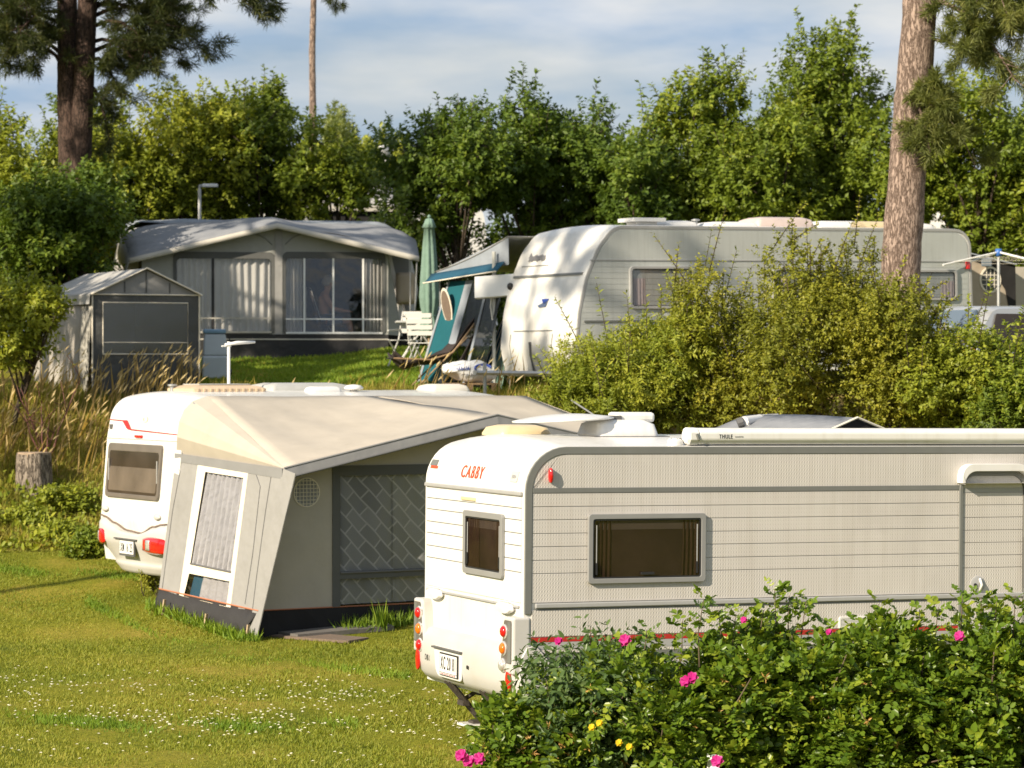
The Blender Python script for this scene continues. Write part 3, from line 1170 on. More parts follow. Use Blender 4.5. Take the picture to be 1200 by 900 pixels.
def shell_body(name, prof, W, m, parent, crown=0.06, ztop=2.3, ny=8):
    """closed caravan shell: profile (x, z) swept across the width, roof slightly crowned"""
    b = MB()
    n = len(prof)
    vs_ = []
    for j in range(ny + 1):
        yy = W * j / ny
        c = crown * (1 - (2 * j / ny - 1) ** 2)
        for x, z in prof:
            vs_.append((x, yy, z + c * max(0.0, min(1.0, (z - ztop) / 0.25))))
    fs_ = []
    for j in range(ny):
        for i in range(n):
            k = (i + 1) % n
            fs_.append((j * n + i, j * n + k, (j + 1) * n + k, (j + 1) * n + i))
    fs_.append(tuple(range(n)))
    fs_.append(tuple(range(ny * n + n - 1, ny * n - 1, -1)))
    b.add(vs_, fs_)
    return b.build(name, m, parent, smooth=True, angle=38)


def window(parent, mp_, a0, a1, b0, b1, fr=0.035, depth=0.03, d0=0.0, frame_m=None, glass_m=None, r=0.05, name='window', catches=True, inside=None):
    """caravan window: frame > pane, inner rim, catches"""
    fm = frame_m or M['trim_light']
    gm = glass_m or M['tinted']
    o = MB().ring(rrect(a0, a1, b0, b1, r), rrect(a0 + fr, a1 - fr, b0 + fr, b1 - fr, r * 0.7), d0, d0 + depth, mp_).build(name, fm, parent, bevel=0.004)
    MB().ring(rrect(a0 + fr - 0.004, a1 - fr + 0.004, b0 + fr - 0.004, b1 - fr + 0.004, r * 0.7), rrect(a0 + fr + 0.012, a1 - fr - 0.012, b0 + fr + 0.012, b1 - fr - 0.012, r * 0.5), d0, d0 + depth * 0.75, mp_).build('seal', M['black'], o)
    MB().prism(rrect(a0 + fr + 0.008, a1 - fr - 0.008, b0 + fr + 0.008, b1 - fr - 0.008, r * 0.5), d0 + (depth * 0.42 if inside else 0.002), d0 + depth * 0.5, mp_).build('pane', M['acrylic'] if inside else gm, o, bevel=0.002)
    if inside:
        MB().prism(rrect(a0 + 0.01, a1 - 0.01, b0 + 0.01, b1 - 0.01, r * 0.5), d0 + 0.0005, d0 + 0.002, mp_).build('interior', M['window_brown'], o)
        for u0, u1 in inside:
            c0, c1 = a0 + (a1 - a0) * u0, a0 + (a1 - a0) * u1
            MB().grid(lambda i, j: mp_(c0 + (c1 - c0) * i + 0.012 * math.sin(j * 2) * (1 - i), b0 + fr + (b1 - b0 - 2 * fr) * j, d0 + 0.0065 + 0.004 * math.sin(i * (c1 - c0) * 150)), 40, 2).build('curtain', M['curtain_brown'], o, smooth=True)
        MB().prism(rrect(a0 + fr, a1 - fr, b1 - fr - 0.09, b1 - fr, 0.01, 2), d0 + 0.003, d0 + 0.0045, mp_).build('blind', M['roof_grey'], o)
    if catches:
        for aa in (a0 + fr + 0.035, a1 - fr - 0.035):
            MB().prism(rrect(aa - 0.008, aa + 0.008, b0 + fr + 0.03, b0 + fr + 0.13, 0.006, 2), d0 + depth * 0.5, d0 + depth * 0.5 + 0.008, mp_).build('catch', M['black'], o)
            MB().prism(rrect(aa - 0.004, aa + 0.004, b0 + fr + 0.13, b1 - fr - 0.05, 0.003, 2), d0 + depth * 0.5, d0 + depth * 0.5 + 0.005, mp_).build('stay', M['trim_light'], o)
    return o


def edge_trim(prof_part, y, m, parent, w=0.06, depth=0.016, name='edge_trim'):
    """flat moulding that follows the outline of the side wall"""
    b = MB()
    pts = [Vector((p[0], p[1])) for p in prof_part]
    inner = []
    for i, p in enumerate(pts):
        t = (pts[min(i + 1, len(pts) - 1)] - pts[max(i - 1, 0)]).normalized()
        inner.append(p + Vector((t.y, -t.x)) * w)
    vs_ = []
    for d in (0.0, depth):
        for p in pts:
            vs_.append((p.x, y - d, p.y))
        for p in inner:
            vs_.append((p.x, y - d, p.y))
    n = len(pts)
    fs_ = []
    for i in range(n - 1):
        A, B_, C, D_ = i, i + 1, n + i + 1, n + i
        o = 2 * n
        fs_ += [(A, B_, C, D_), (o + A, o + D_, o + C, o + B_), (A, o + A, o + B_, B_), (D_, C, o + C, o + D_)]
    fs_ += [(0, n, 3 * n, 2 * n), (n - 1, 3 * n - 1, 4 * n - 1, 2 * n - 1)]
    b.add(vs_, fs_)
    return b.build(name, m, parent, bevel=0.004)


def wheel(parent, x, y, r=0.32, w=0.18):
    o = MB().lathe([(r * 0.62, -w / 2), (r * 0.93, -w / 2), (r, -w * 0.3), (r, w * 0.3), (r * 0.93, w / 2), (r * 0.62, w / 2)], (x, y, r), 'y', 24).build('wheel', M['rubber'], parent, smooth=True, angle=40)
    MB().lathe([(r * 0.15, -w * 0.52), (r * 0.3, -w * 0.5), (r * 0.6, -w * 0.42), (r * 0.62, w * 0.4)], (x, y, r), 'y', 24).build('rim', M['galv'], o, smooth=True, angle=40)
    return o


def low_dome(name, parent, m, x0, x1, y0, y1, z, h, rise=0.5, base_m=None, lip=0.02):
    """roof light: rounded rectangular lid with sloping sides"""
    b = MB()
    ins = min(x1 - x0, y1 - y0) * 0.22
    r0 = rrect(x0, x1, y0, y1, 0.06, 4)
    r1 = rrect(x0 + ins * 0.25, x1 - ins * 0.25, y0 + ins * 0.25, y1 - ins * 0.25, 0.06, 4)
    r2 = rrect(x0 + ins, x1 - ins, y0 + ins, y1 - ins, 0.05, 4)
    lv = [(r0, z), (r0, z + lip), (r1, z + h * 0.75), (r2, z + h)]
    n = len(r0)
    vs_ = [(p[0], p[1], zz) for ring_, zz in lv for p in ring_]
    fs_ = [(i * n + k, i * n + (k + 1) % n, (i + 1) * n + (k + 1) % n, (i + 1) * n + k) for i in range(3) for k in range(n)]
    fs_ += [tuple(range(n - 1, -1, -1)), tuple(range(3 * n, 4 * n))]
    b.add(vs_, fs_)
    return b.build(name, m, parent, smooth=True, angle=50)


def sheet_rows(parent, zs_, x0, x1, m, name='side_panel', y=0.0, th=0.012, gap=0.006):
    for z0, z1 in zip(zs_[:-1], zs_[1:]):
        lo, hi = min(z0, z1), max(z0, z1)
        MB().box(x0, x1, y - th, y - 0.001, lo + gap / 2, hi - gap / 2).build(name, m, parent, bevel=0.002)


# ------------------------------------------------------------------ near caravan (embossed beige side)
M['lamp_grey'] = mat('warm_grey_plastic', (0.13, 0.12, 0.108), 0.4)


M['frame_grey'] = mat('mid_grey_frame', (0.25, 0.25, 0.245), 0.4, 0.05, 6)


def near_caravan():
    root = empty('touring_caravan', (0.085, 24.0, 0), R(22.5), 'white caravan with embossed beige side, CABBY lettering and awning roll on its roof', 'caravan')
    root.rotation_euler = (0, R(0.55), R(22.5))
    bpy.context.view_layer.update()
    Mx = wm(root)
    S = lambda px, py: hit(Mx, 1, 0.0, px, py)
    E = lambda px, py: hit(Mx, 0, 0.0, px, py)
    W = 2.30
    LN = 6.6
    ztop = S(660, 523).z
    RC = 0.37
    prof = rpoly([(0.03, 0.36), (0.0, 0.8), (0.0, ztop), (LN - 0.25, ztop), (LN, 1.3), (LN - 0.1, 0.36)], [0, 0, RC, 0.7, 0, 0], 9)
    shell_body('body', prof, W, M['white'], root, 0.075, ztop - 0.25)
    # near side outline trim: up the rear edge, round the corner, along the roof
    path = [(0.004, S(612, 720).z)] + [(p[0] + 0.004, p[1] - 0.004) for p in prof if p[1] > 1.9 and p[0] < LN - 0.9] + [(LN - 1.0, ztop - 0.004)]
    edge_trim(path, 0.0, M['trim'], root, 0.062, 0.018)
    # panels of the long side
    zband0, zband1 = S(622, 578).z, S(622, 572).z
    XE = 6.0
    xs0 = 0.068
    # top panel with round corner
    tp = [(x_, z_) for x_, z_ in rpoly([(xs0, zband1), (xs0, ztop - 0.068), (XE, ztop - 0.068), (XE, zband1)], [0, RC - 0.07, 0, 0], 8)]
    MB().prism(tp, 0.001, 0.012, side).build('side_panel', M['beige_sheet'], root, bevel=0.002)
    MB().box(xs0, XE, -0.017, -0.001, zband0, zband1).build('side_band', M['trim'], root, bevel=0.003)
    rows = [zband0] + [S(622, yy).z for yy in (594, 609.5, 625.5, 641, 657, 672.5)] + [S(622, 707).z]
    sheet_rows(root, rows, xs0, XE, M['beige_sheet'])
    zr = S(622, 710).z
    MB().box(xs0 + 0.03, XE, -0.034, -0.001, zr - 0.022, zr + 0.018).build('awning_rail', M['trim_light'], root, bevel=0.008)
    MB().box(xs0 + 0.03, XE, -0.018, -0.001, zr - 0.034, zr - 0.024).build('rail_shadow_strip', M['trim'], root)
    zs1 = S(622, 747).z
    zs2 = S(622, 753).z
    sheet_rows(root, [zr - 0.036, zs1], xs0, XE, M['beige_sheet'])
    MB().box(xs0, XE, -0.014, -0.001, zs2, zs1 - 0.004).build('red_stripe', M['red_stripe'], root)
    low = [zs2] + [S(622, yy).z for yy in (762, 766, 776, 780, 800, 815)]
    for i, mm in enumerate((M['trim_light'], M['beige_sheet'], M['trim'], M['beige_sheet'], M['trim_light'], M['beige_sheet'])):
        MB().box(xs0, XE, -0.013, -0.001, low[i + 1] + 0.001, low[i] - 0.002).build('lower_panel', mm, root)
    fp = [(XE + 0.01, 0.42), (LN - 0.12, 0.42), (LN - 0.03, 1.3), (LN - 0.2, ztop - 0.5), (LN - 0.5, ztop - 0.12), (XE + 0.01, ztop - 0.07)]
    MB().prism(fp, 0.001, 0.010, side).build('front_corner_panel', M['beige_sheet'], root)
    # side window
    p0, p1 = S(687, 684), S(825, 601)
    w = window(root, side, p0.x, p1.x, p0.z, p1.z, 0.042, 0.034, 0.013, r=0.03, frame_m=M['frame_grey'], inside=((0.06, 0.2), (0.8, 0.95)))
    MB().box((p0.x + p1.x) / 2 - 0.06, (p0.x + p1.x) / 2 + 0.06, -0.052, -0.034, p0.z + 0.07, p0.z + 0.09).build('latch', M['black'], w)
    # marker lamp
    c = S(643.5, 557)
    ml = MB().lathe([(0.012, 0.0), (0.022, -0.012), (0.02, -0.045), (0.008, -0.055)], (0, 0, 0), 'y', 12).build('marker_lamp', M['red_lamp'], root, smooth=True)
    ml.location = (c.x, -0.012, c.z)
    ml.scale = (0.9, 0.95, 3.0)
    # entrance door with hood
    d0 = S(1126, 700).x
    d1 = S(1197, 700).x
    dz1 = S(1126, 557).z
    dz0 = 0.52
    dp = rpoly([(d0, dz0), (d0, dz1), (d1, dz1), (d1, dz0)], [0, 0.13, 0.13, 0], 6)
    do = rpoly([(d0 - 0.035, dz0 - 0.03), (d0 - 0.035, dz1 + 0.035), (d1 + 0.035, dz1 + 0.035), (d1 + 0.035, dz0 - 0.03)], [0, 0.16, 0.16, 0], 6)
    dr = MB().ring(do, dp, 0.010, 0.034, side).build('door', M['trim'], root, bevel=0.005)
    lines = [dz1 - 0.02, zband1 + 0.01]
    tpz = rpoly([(d0 + 0.006, zband0 + 0.02), (d0 + 0.006, dz1 - 0.006), (d1 - 0.006, dz1 - 0.006), (d1 - 0.006, zband0 + 0.02)], [0, 0.12, 0.12, 0], 6)
    MB().prism(tpz, 0.010, 0.020, side).build('door_panel', M['beige_sheet'], dr)
    MB().box(d0 + 0.006, d1 - 0.006, -0.022, -0.010, zband0 - 0.022, zband0 + 0.016).build('door_band', M['trim_light'], dr)
    rz_ = [zband0 - 0.024] + [r_ - 0.02 for r_ in rows[1:-1]] + [dz0]
    for z0, z1 in zip(rz_[:-1], rz_[1:]):
        MB().box(d0 + 0.006, d1 - 0.006, -0.020, -0.010, z1 + 0.003, z0 - 0.003).build('door_panel', M['beige_sheet'], dr)
    hx = S(1144, 685)
    MB().lathe([(0.075, 0), (0.075, -0.006), (0.06, -0.012)], (hx.x, -0.020, hx.z), 'y', 20).build('handle_plate', M['trim_light'], dr, smooth=True, angle=30)
    MB().tube([(hx.x + 0.02, -0.03, hx.z + 0.055), (hx.x + 0.03, -0.05, hx.z), (hx.x + 0.02, -0.03, hx.z - 0.055)], 0.012, 8).build('handle', M['white'], dr, smooth=True)
    MB().lathe([(0.014, 0), (0.014, -0.012)], (hx.x - 0.03, -0.03, hx.z), 'y', 10).build('lock', M['black'], dr)
    MB().box(d1 - 0.002, d1 + 0.02, -0.046, -0.030, dz1 - 1.0, dz1 - 0.55).build('hinge', M['trim_dark'], dr)
    MB().box(d1 - 0.002, d1 + 0.02, -0.046, -0.030, dz1 - 1.5, dz1 - 1.35).build('hinge', M['trim_dark'], dr)
    # hood over the door
    hz = S(1122, 558).z
    ho = rpoly([(d0 - 0.055, hz - 0.06), (d0 - 0.05, hz + 0.11), (d1 + 0.05, hz + 0.11), (d1 + 0.055, hz - 0.06)], [0, 0.11, 0.16, 0], 7)
    hi = rpoly([(d0 - 0.03, hz - 0.06), (d0 - 0.03, hz + 0.045), (d1 + 0.03, hz + 0.045), (d1 + 0.03, hz - 0.06)], [0, 0.12, 0.12, 0], 7)
    MB().ring(ho, hi, 0.012, 0.11, side).build('door_hood', M['white_sheet'], root, smooth=True, bevel=0.02, angle=50)
    # vent grille
    v0, v1 = S(982, 738), S(1046, 721)
    vg = MB().ring(rrect(v0.x, v1.x, v0.z, v1.z, 0.02, 3), rrect(v0.x + 0.02, v1.x - 0.02, v0.z + 0.02, v1.z - 0.02, 0.012, 3), 0.010, 0.026, side).build('vent_grille', M['white'], root, bevel=0.003)
    MB().box(v0.x + 0.015, v1.x - 0.015, -0.014, -0.012, v0.z + 0.015, v1.z - 0.015).build('backing', M['black'], vg)
    ns = 6
    for i in range(ns):
        zz = v0.z + 0.022 + (v1.z - v0.z - 0.044) * (i + 0.5) / ns
        MB().box(v0.x + 0.02, v1.x - 0.02, -0.024, -0.016, zz - 0.004, zz + 0.004).build('slat', M['white'], vg)
    # awning roll on the roof edge
    zc = ztop + 0.085
    x0 = S(806, 512).x
    bm_ = MB()
    ap = [(0.03, -0.075), (-0.05, -0.07), (-0.085, -0.03), (-0.085, 0.03), (-0.05, 0.066), (0.03, 0.07), (0.06, 0.02), (0.06, -0.04)]
    n = len(ap)
    vs_ = [(x0 + 0.1, 0.06 + a, zc + b_) for a, b_ in ap] + [(LN - 0.75, 0.06 + a, zc + b_) for a, b_ in ap]
    bm_.add(vs_, [tuple(range(n)), tuple(range(2 * n - 1, n - 1, -1))] + [(i, (i + 1) % n, n + (i + 1) % n, n + i) for i in range(n)])
    ac = bm_.build('awning_case', M['white'], root, bevel=0.012)
    vs_ = [(x0 - 0.005, 0.06 + a * 0.8, zc + b_ * 0.85) for a, b_ in ap] + [(x0 + 0.02, 0.06 + a * 1.04, zc + b_ * 1.04) for a, b_ in ap] + [(x0 + 0.098, 0.06 + a * 1.04, zc + b_ * 1.04) for a, b_ in ap]
    MB().add(vs_, [tuple(range(n)), tuple(range(3 * n - 1, 2 * n - 1, -1))] + [(j * n + i, j * n + (i + 1) % n, (j + 1) * n + (i + 1) % n, (j + 1) * n + i) for j in (0, 1) for i in range(n)]).build('end_cap', M['white_sheet'], ac, bevel=0.006)
    MB().tube([(x0 + 0.07, -0.03, zc + 0.02), (x0 + 0.085, -0.034, zc - 0.03)], 0.012, 8).build('crank_eye', M['trim'], ac)
    tl = S(849, 512.5)
    text('lettering', 'THULE', M['black'], ac, (tl.x, -0.027, zc - 0.002), 'side', 0.125, 0.034)
    tl = S(864.5, 513)
    text('lettering', 'OMNISTOR', M['trim_light'], ac, (tl.x, -0.027, zc - 0.004), 'side', 0.08, 0.012)
    MB().tube([(x0 + 0.1, 0.02, zc - 0.081), (LN - 0.75, 0.02, zc - 0.081)], 0.008, 6).build('rail', M['trim_dark'], ac)
    # bracket beside the roll
    bx = S(787, 517).x
    low_dome('awning_bracket', root, M['white_sheet'], bx, x0 - 0.01, 0.02, 0.13, ztop + 0.004, 0.062)

    # ---- rear wall
    zl = E(605, 578).z
    MB().box(-0.028, -0.001, 0.03, W - 0.03, zl - 0.018, zl + 0.016).build('rear_rail', M['trim_light'], root, bevel=0.008)
    zg = [E(605, yy).z for yy in (595, 609, 624.5, 639, 655, 670)]
    # smooth white panels with fine joints
    tops = [zl - 0.024] + zg + [E(605, 706).z]
    for z1, z0 in zip(tops[:-1], tops[1:]):
        MB().box(-0.010, -0.001, 0.05, W - 0.05, z0 + 0.004, z1 - 0.004).build('rear_panel', M['white_sheet'], root, bevel=0.0015)
    MB().box(-0.005, -0.0005, 0.055, W - 0.055, tops[-1] + 0.01, tops[0] - 0.01).build('joint_sheet', M['trim'], root)
    a0, a1 = E(593, 640), E(547, 630)
    b1 = E(593, 603).z
    b0 = E(593, 679).z
    wn = window(root, rear, a0.y, a1.y, b0, b1, 0.05, 0.03, 0.011, r=0.035, frame_m=M['frame_grey'], inside=((0.62, 0.92), (0.07, 0.2)))
    zh = E(605, 711).z
    MB().box(-0.022, -0.001, 0.08, W - 0.08, zh - 0.008, zh + 0.012).build('grab_rail', M['trim_light'], root, bevel=0.006)
    for yy in (0.33, W - 0.33):
        hn = MB().lathe([(0.0, -0.001), (0.075, -0.001), (0.085, -0.02), (0.075, -0.04), (0.02, -0.045)], (0, 0, 0), 'x', 18).build('grab_handle', M['white_sheet'], root, smooth=True, angle=50)
        hn.location = (-0.004, yy, zh - 0.02)
        hn.scale = (1.3, 2.1, 0.62)
        MB().box(-0.062, -0.05, yy - 0.14, yy + 0.14, zh + 0.03, zh + 0.045).build('handle_bar', M['white_sheet'], root, bevel=0.005)
    # small number-plate lamp and badges
    c = E(551, 576)
    MB().box(-0.026, -0.001, c.y - 0.16, c.y + 0.16, zl - 0.105, zl - 0.075).build('rear_lamp', M['cream_dome'], root, bevel=0.006)
    zt = E(552, 553)
    text('lettering', 'CABBY', M['orange_text'], root, (-0.004, zt.y, zt.z), 'rear', 0.50, 0.105, th=0.006, bold=0.0)
    c = E(601, 558.5)
    MB().prism(rrect(c.y - 0.08, c.y + 0.08, c.z - 0.045, c.z + 0.045, 0.01, 2), 0.001, 0.004, rear).build('model_badge', M['bumper'], root)
    text('lettering', '390+', M['trim_light'], root, (-0.006, c.y, c.z), 'rear', 0.09, 0.03)
    c = E(504, 545)
    MB().prism(rrect(c.y - 0.10, c.y + 0.06, c.z + 0.0, c.z + 0.05, 0.004, 2), 0.001, 0.006, rear).build('dealer_badge', M['trim'], root)
    MB().prism(rrect(c.y - 0.14, c.y + 0.03, c.z - 0.025, c.z - 0.004, 0.004, 2), 0.001, 0.006, rear).build('dealer_badge', M['orange_text'], root)
    # lay the badges and lettering onto the curved upper rear wall
    zc_ = ztop - RC
    for ch in root.children:
        if ch.name.split('.')[0] in ('lettering', 'model_badge', 'dealer_badge'):
            for v in ch.data.vertices:
                if v.co.z > zc_ and v.co.x < 0.05:
                    v.co.x += RC - math.sqrt(max(0.0, RC * RC - (v.co.z - zc_) ** 2)) - 0.002
    # ---- bumper and lamp towers
    zb1 = E(605, 803).z
    zb0 = E(605, 822).z

    loop = [(0.02, 0.86), (-0.06, 0.845), (-0.10, 0.78), (-0.118, 0.70), (-0.12, 0.56), (-0.10, 0.46), (-0.05, 0.40), (0.12, 0.375), (0.34, 0.37), (0.34, 0.60), (0.10, 0.86)]
    bmb = MB()
    nl_ = len(loop)
    nj = 26
    vs_ = []
    for j in range(nj + 1):
        t = j / nj
        e = abs(2 * t - 1) ** 9
        for x_, z_ in loop:
            vs_.append((x_ + (0.09 * e if x_ < 0.05 else 0), -0.035 + (W + 0.07) * t, z_))
    fs_ = [(j * nl_ + i, j * nl_ + (i + 1) % nl_, (j + 1) * nl_ + (i + 1) % nl_, (j + 1) * nl_ + i) for j in range(nj) for i in range(nl_)]
    fs_ += [tuple(range(nl_)), tuple(range(nj * nl_ + nl_ - 1, nj * nl_ - 1, -1))]
    bp = bmb.add(vs_, fs_).build('bumper', M['bumper'], root, smooth=True, angle=50)
    # white recess plate round the number plate
    pc = E(543, 793)
    PW, PH = 0.40, 0.155
    pz = 0.585
    py_ = pc.y
    rec = MB().prism(rpoly([(py_ - 0.26, pz - 0.13), (py_ + 0.34, pz - 0.13), (py_ + 0.40, pz + 0.13), (py_ - 0.26, pz + 0.13)], [0.03, 0.12, 0.02, 0.02], 5), 0.110, 0.128, rear).build('plate_recess', M['white_sheet'], bp, bevel=0.008)
    MB().box(-0.150, -0.120, py_ - 0.27, py_ + 0.40, pz + 0.115, pz + 0.13).build('plate_light_bar', M['trim_dark'], bp)
    pl = MB().box(-0.142, -0.130, py_ - PW / 2 - 0.012, py_ + PW / 2 + 0.012, pz - PH / 2 - 0.03, pz + PH / 2 + 0.012).build('number_plate', M['black'], bp)
    MB().box(-0.145, -0.140, py_ - PW / 2, py_ + PW / 2, pz - PH / 2, pz + PH / 2).build('plate_face', M['plate'], pl)
    text('plate_text', 'XC 20 81', M['black'], pl, (-0.1465, py_, pz + 0.005), 'rear', 0.35, 0.115, bold=0.012)
    MB().box(-0.1445, -0.140, py_ - PW / 2, py_ + PW / 2, pz - PH / 2 - 0.022, pz - PH / 2 - 0.006).build('dealer_strip', M['plate'], pl)
    for k in range(9):
        yk = py_ - 0.17 + 0.04 * k
        MB().box(-0.1465, -0.1446, yk, yk + 0.026, pz - PH / 2 - 0.018, pz - PH / 2 - 0.010).build('strip_mark', M['red_stripe'], pl)
    sk = E(508, 779)
    text('sticker', 'DK', M['black'], bp, (-0.137, W - 0.42, 0.60), 'rear', 0.085, 0.05)
    MB().lathe([(0.018, 0), (0.018, -0.004)], (-0.131, py_ - 0.42, 0.6), 'x', 10).build('socket_mark', M['black'], bp)
    for sgn, yc in ((1, 0.115), (-1, W - 0.115)):
        # tower moulding, wider at the foot
        z0t, z1t = 0.62, E(605, 722).z
        yo = yc - sgn * 0.135
        yi_t, yi_b = yc + sgn * 0.075, yc + sgn * 0.16
        poly = rpoly([(yo, z0t), (yi_b, z0t), (yi_t, z1t), (yo, z1t)], [0.02, 0.03, 0.06, 0.02], 4)
        tw = MB().prism(poly, -0.06, 0.10, rear).build('lamp_tower', M['bumper'], root, bevel=0.02)
        pin = rpoly([(yc - sgn * 0.105, z0t + 0.09), (yc + sgn * 0.115, z0t + 0.09), (yc + sgn * 0.05, z1t - 0.03), (yc - sgn * 0.105, z1t - 0.03)], [0.02, 0.02, 0.03, 0.02], 4)
        MB().prism(pin, 0.095, 0.106, rear).build('lamp_plate', M['lamp_grey'], tw)
        MB().prism(rpoly([(yc - sgn * 0.10, z0t + 0.10), (yc - sgn * 0.035, z0t + 0.10), (yc - sgn * 0.035, z1t - 0.04), (yc - sgn * 0.10, z1t - 0.04)], [0, 0, 0, 0]), 0.100, 0.108, rear).build('lamp_plate_strip', M['trim'], tw)
        for k, mm in enumerate((M['red_lamp'], M['orange_lamp'], M['clear_lamp'] if sgn > 0 else M['red_lamp'])):
            zz = z1t - 0.125 - k * 0.142
            yl = yc + sgn * (0.03 + 0.016 * k)
            MB().lathe([(0.062, -0.100), (0.062, -0.112), (0.052, -0.116)], (0, yl, zz), 'x', 20).build('lamp_bezel', M['clear_lamp'], tw, smooth=True, angle=30)
            MB().lathe([(0.048, -0.113), (0.046, -0.130), (0.03, -0.142), (0.006, -0.146)], (0, yl, zz), 'x', 20).build('tail_lamp', mm, tw, smooth=True)
        rf = MB().lathe([(0.055, -0.0), (0.055, -0.012), (0.04, -0.018)], (0, 0, 0), 'x', 18).build('reflector', M['red_lamp'], tw, smooth=True, angle=40)
        rf.location = (-0.095 if sgn < 0 else -0.085, yc - sgn * 0.01, 0.555)
        rf.scale = (1, 1.0, 1.75)
    # ---- roof fittings
    low_dome('roof_dome', root, M['cream_dome'], 0.36, 0.86, 1.40, 1.90, ztop + 0.055, 0.095)
    c = S(700, 510)
    sd = low_dome('satellite_dish', root, M['white'], 0.98, 1.58, 0.72, 1.20, ztop + 0.06, 0.15)
    dsh = MB()

    def dish(i, j):
        r_ = 0.02 + 0.98 * i
        a = 2 * math.pi * j
        xx = 0.46 * r_ * math.cos(a)
        yy = 0.37 * r_ * math.sin(a)
        return (0.78 + xx, 1.0 + yy, ztop + 0.205 + 0.045 * (1 - r_ * r_) + 0.05 * xx)
    dsh.grid(dish, 8, 36)
    dsh.build('reflector', M['white'], sd, smooth=True, thick=0.014)
    MB().box(1.22, 1.60, 0.86, 1.06, ztop + 0.185, ztop + 0.275).build('dish_arm', M['white'], sd, bevel=0.03)
    MB().box(1.16, 1.27, 0.84, 1.08, ztop + 0.17, ztop + 0.245).build('tilt_bracket', M['trim_dark'], sd, bevel=0.01)
    MB().box(0.94, 1.66, 0.69, 1.25, ztop + 0.045, ztop + 0.068).build('mount_plate', M['trim_dark'], sd, bevel=0.004)
    low_dome('roof_hatch', root, M['white_sheet'], 3.0, 3.7, 0.9, 1.6, ztop + 0.06, 0.05)
    # ---- running gear
    for xw in (3.05, 3.78):
        wheel(root, xw, 0.16)
        wheel(root, xw, W - 0.16)
    MB().box(0.3, LN - 0.3, 0.5, 0.58, 0.26, 0.37).box(0.3, LN - 0.3, W - 0.58, W - 0.5, 0.26, 0.37).build('chassis', M['rust_steel'], root)
    MB().tube([(LN - 0.3, 0.55, 0.31), (LN + 1.1, W / 2 - 0.05, 0.36)], 0.04, 6).tube([(LN - 0.3, W - 0.55, 0.31), (LN + 1.1, W / 2 + 0.05, 0.36)], 0.04, 6).build('drawbar', M['galv'], root)
    MB().tube([(LN + 1.0, W / 2, 0.5), (LN + 1.0, W / 2, 0.02)], 0.03, 8).build('jockey_post', M['galv'], root)
    # corner steadies
    zf = -0.0
    for xf in (0.02, LN - 0.55):
        for yf in (0.74, W - 0.74):
            inward = 1
            gx = root.matrix_basis @ Vector((xf + 0.30, yf, 0))
            gzz = gz(gx.x, gx.y) - gx.z
            st = MB()
            st.tube([(xf - 0.08, yf - 0.05, 0.42), (xf + 0.24, yf - 0.03, gzz + 0.055)], 0.022, 6)
            st.tube([(xf - 0.08, yf + 0.05, 0.42), (xf + 0.24, yf + 0.03, gzz + 0.055)], 0.022, 6)
            st.tube([(xf + 0.06, yf, 0.24), (xf + 0.34, yf, 0.40)], 0.02, 6)
            st.box(xf + 0.04, xf + 0.10, yf - 0.07, yf + 0.07, 0.20, 0.245)
            st.box(xf + 0.14, xf + 0.40, yf - 0.06, yf + 0.06, gzz + 0.035, gzz + 0.06)
            so = st.build('corner_steady', M['rust_steel'], root)
            MB().box(xf + 0.06, xf + 0.40, yf - 0.13, yf + 0.13, gzz - 0.01, gzz + 0.035).build('foot_block', M['white_sheet'], so, bevel=0.008)
    return root


near_caravan()


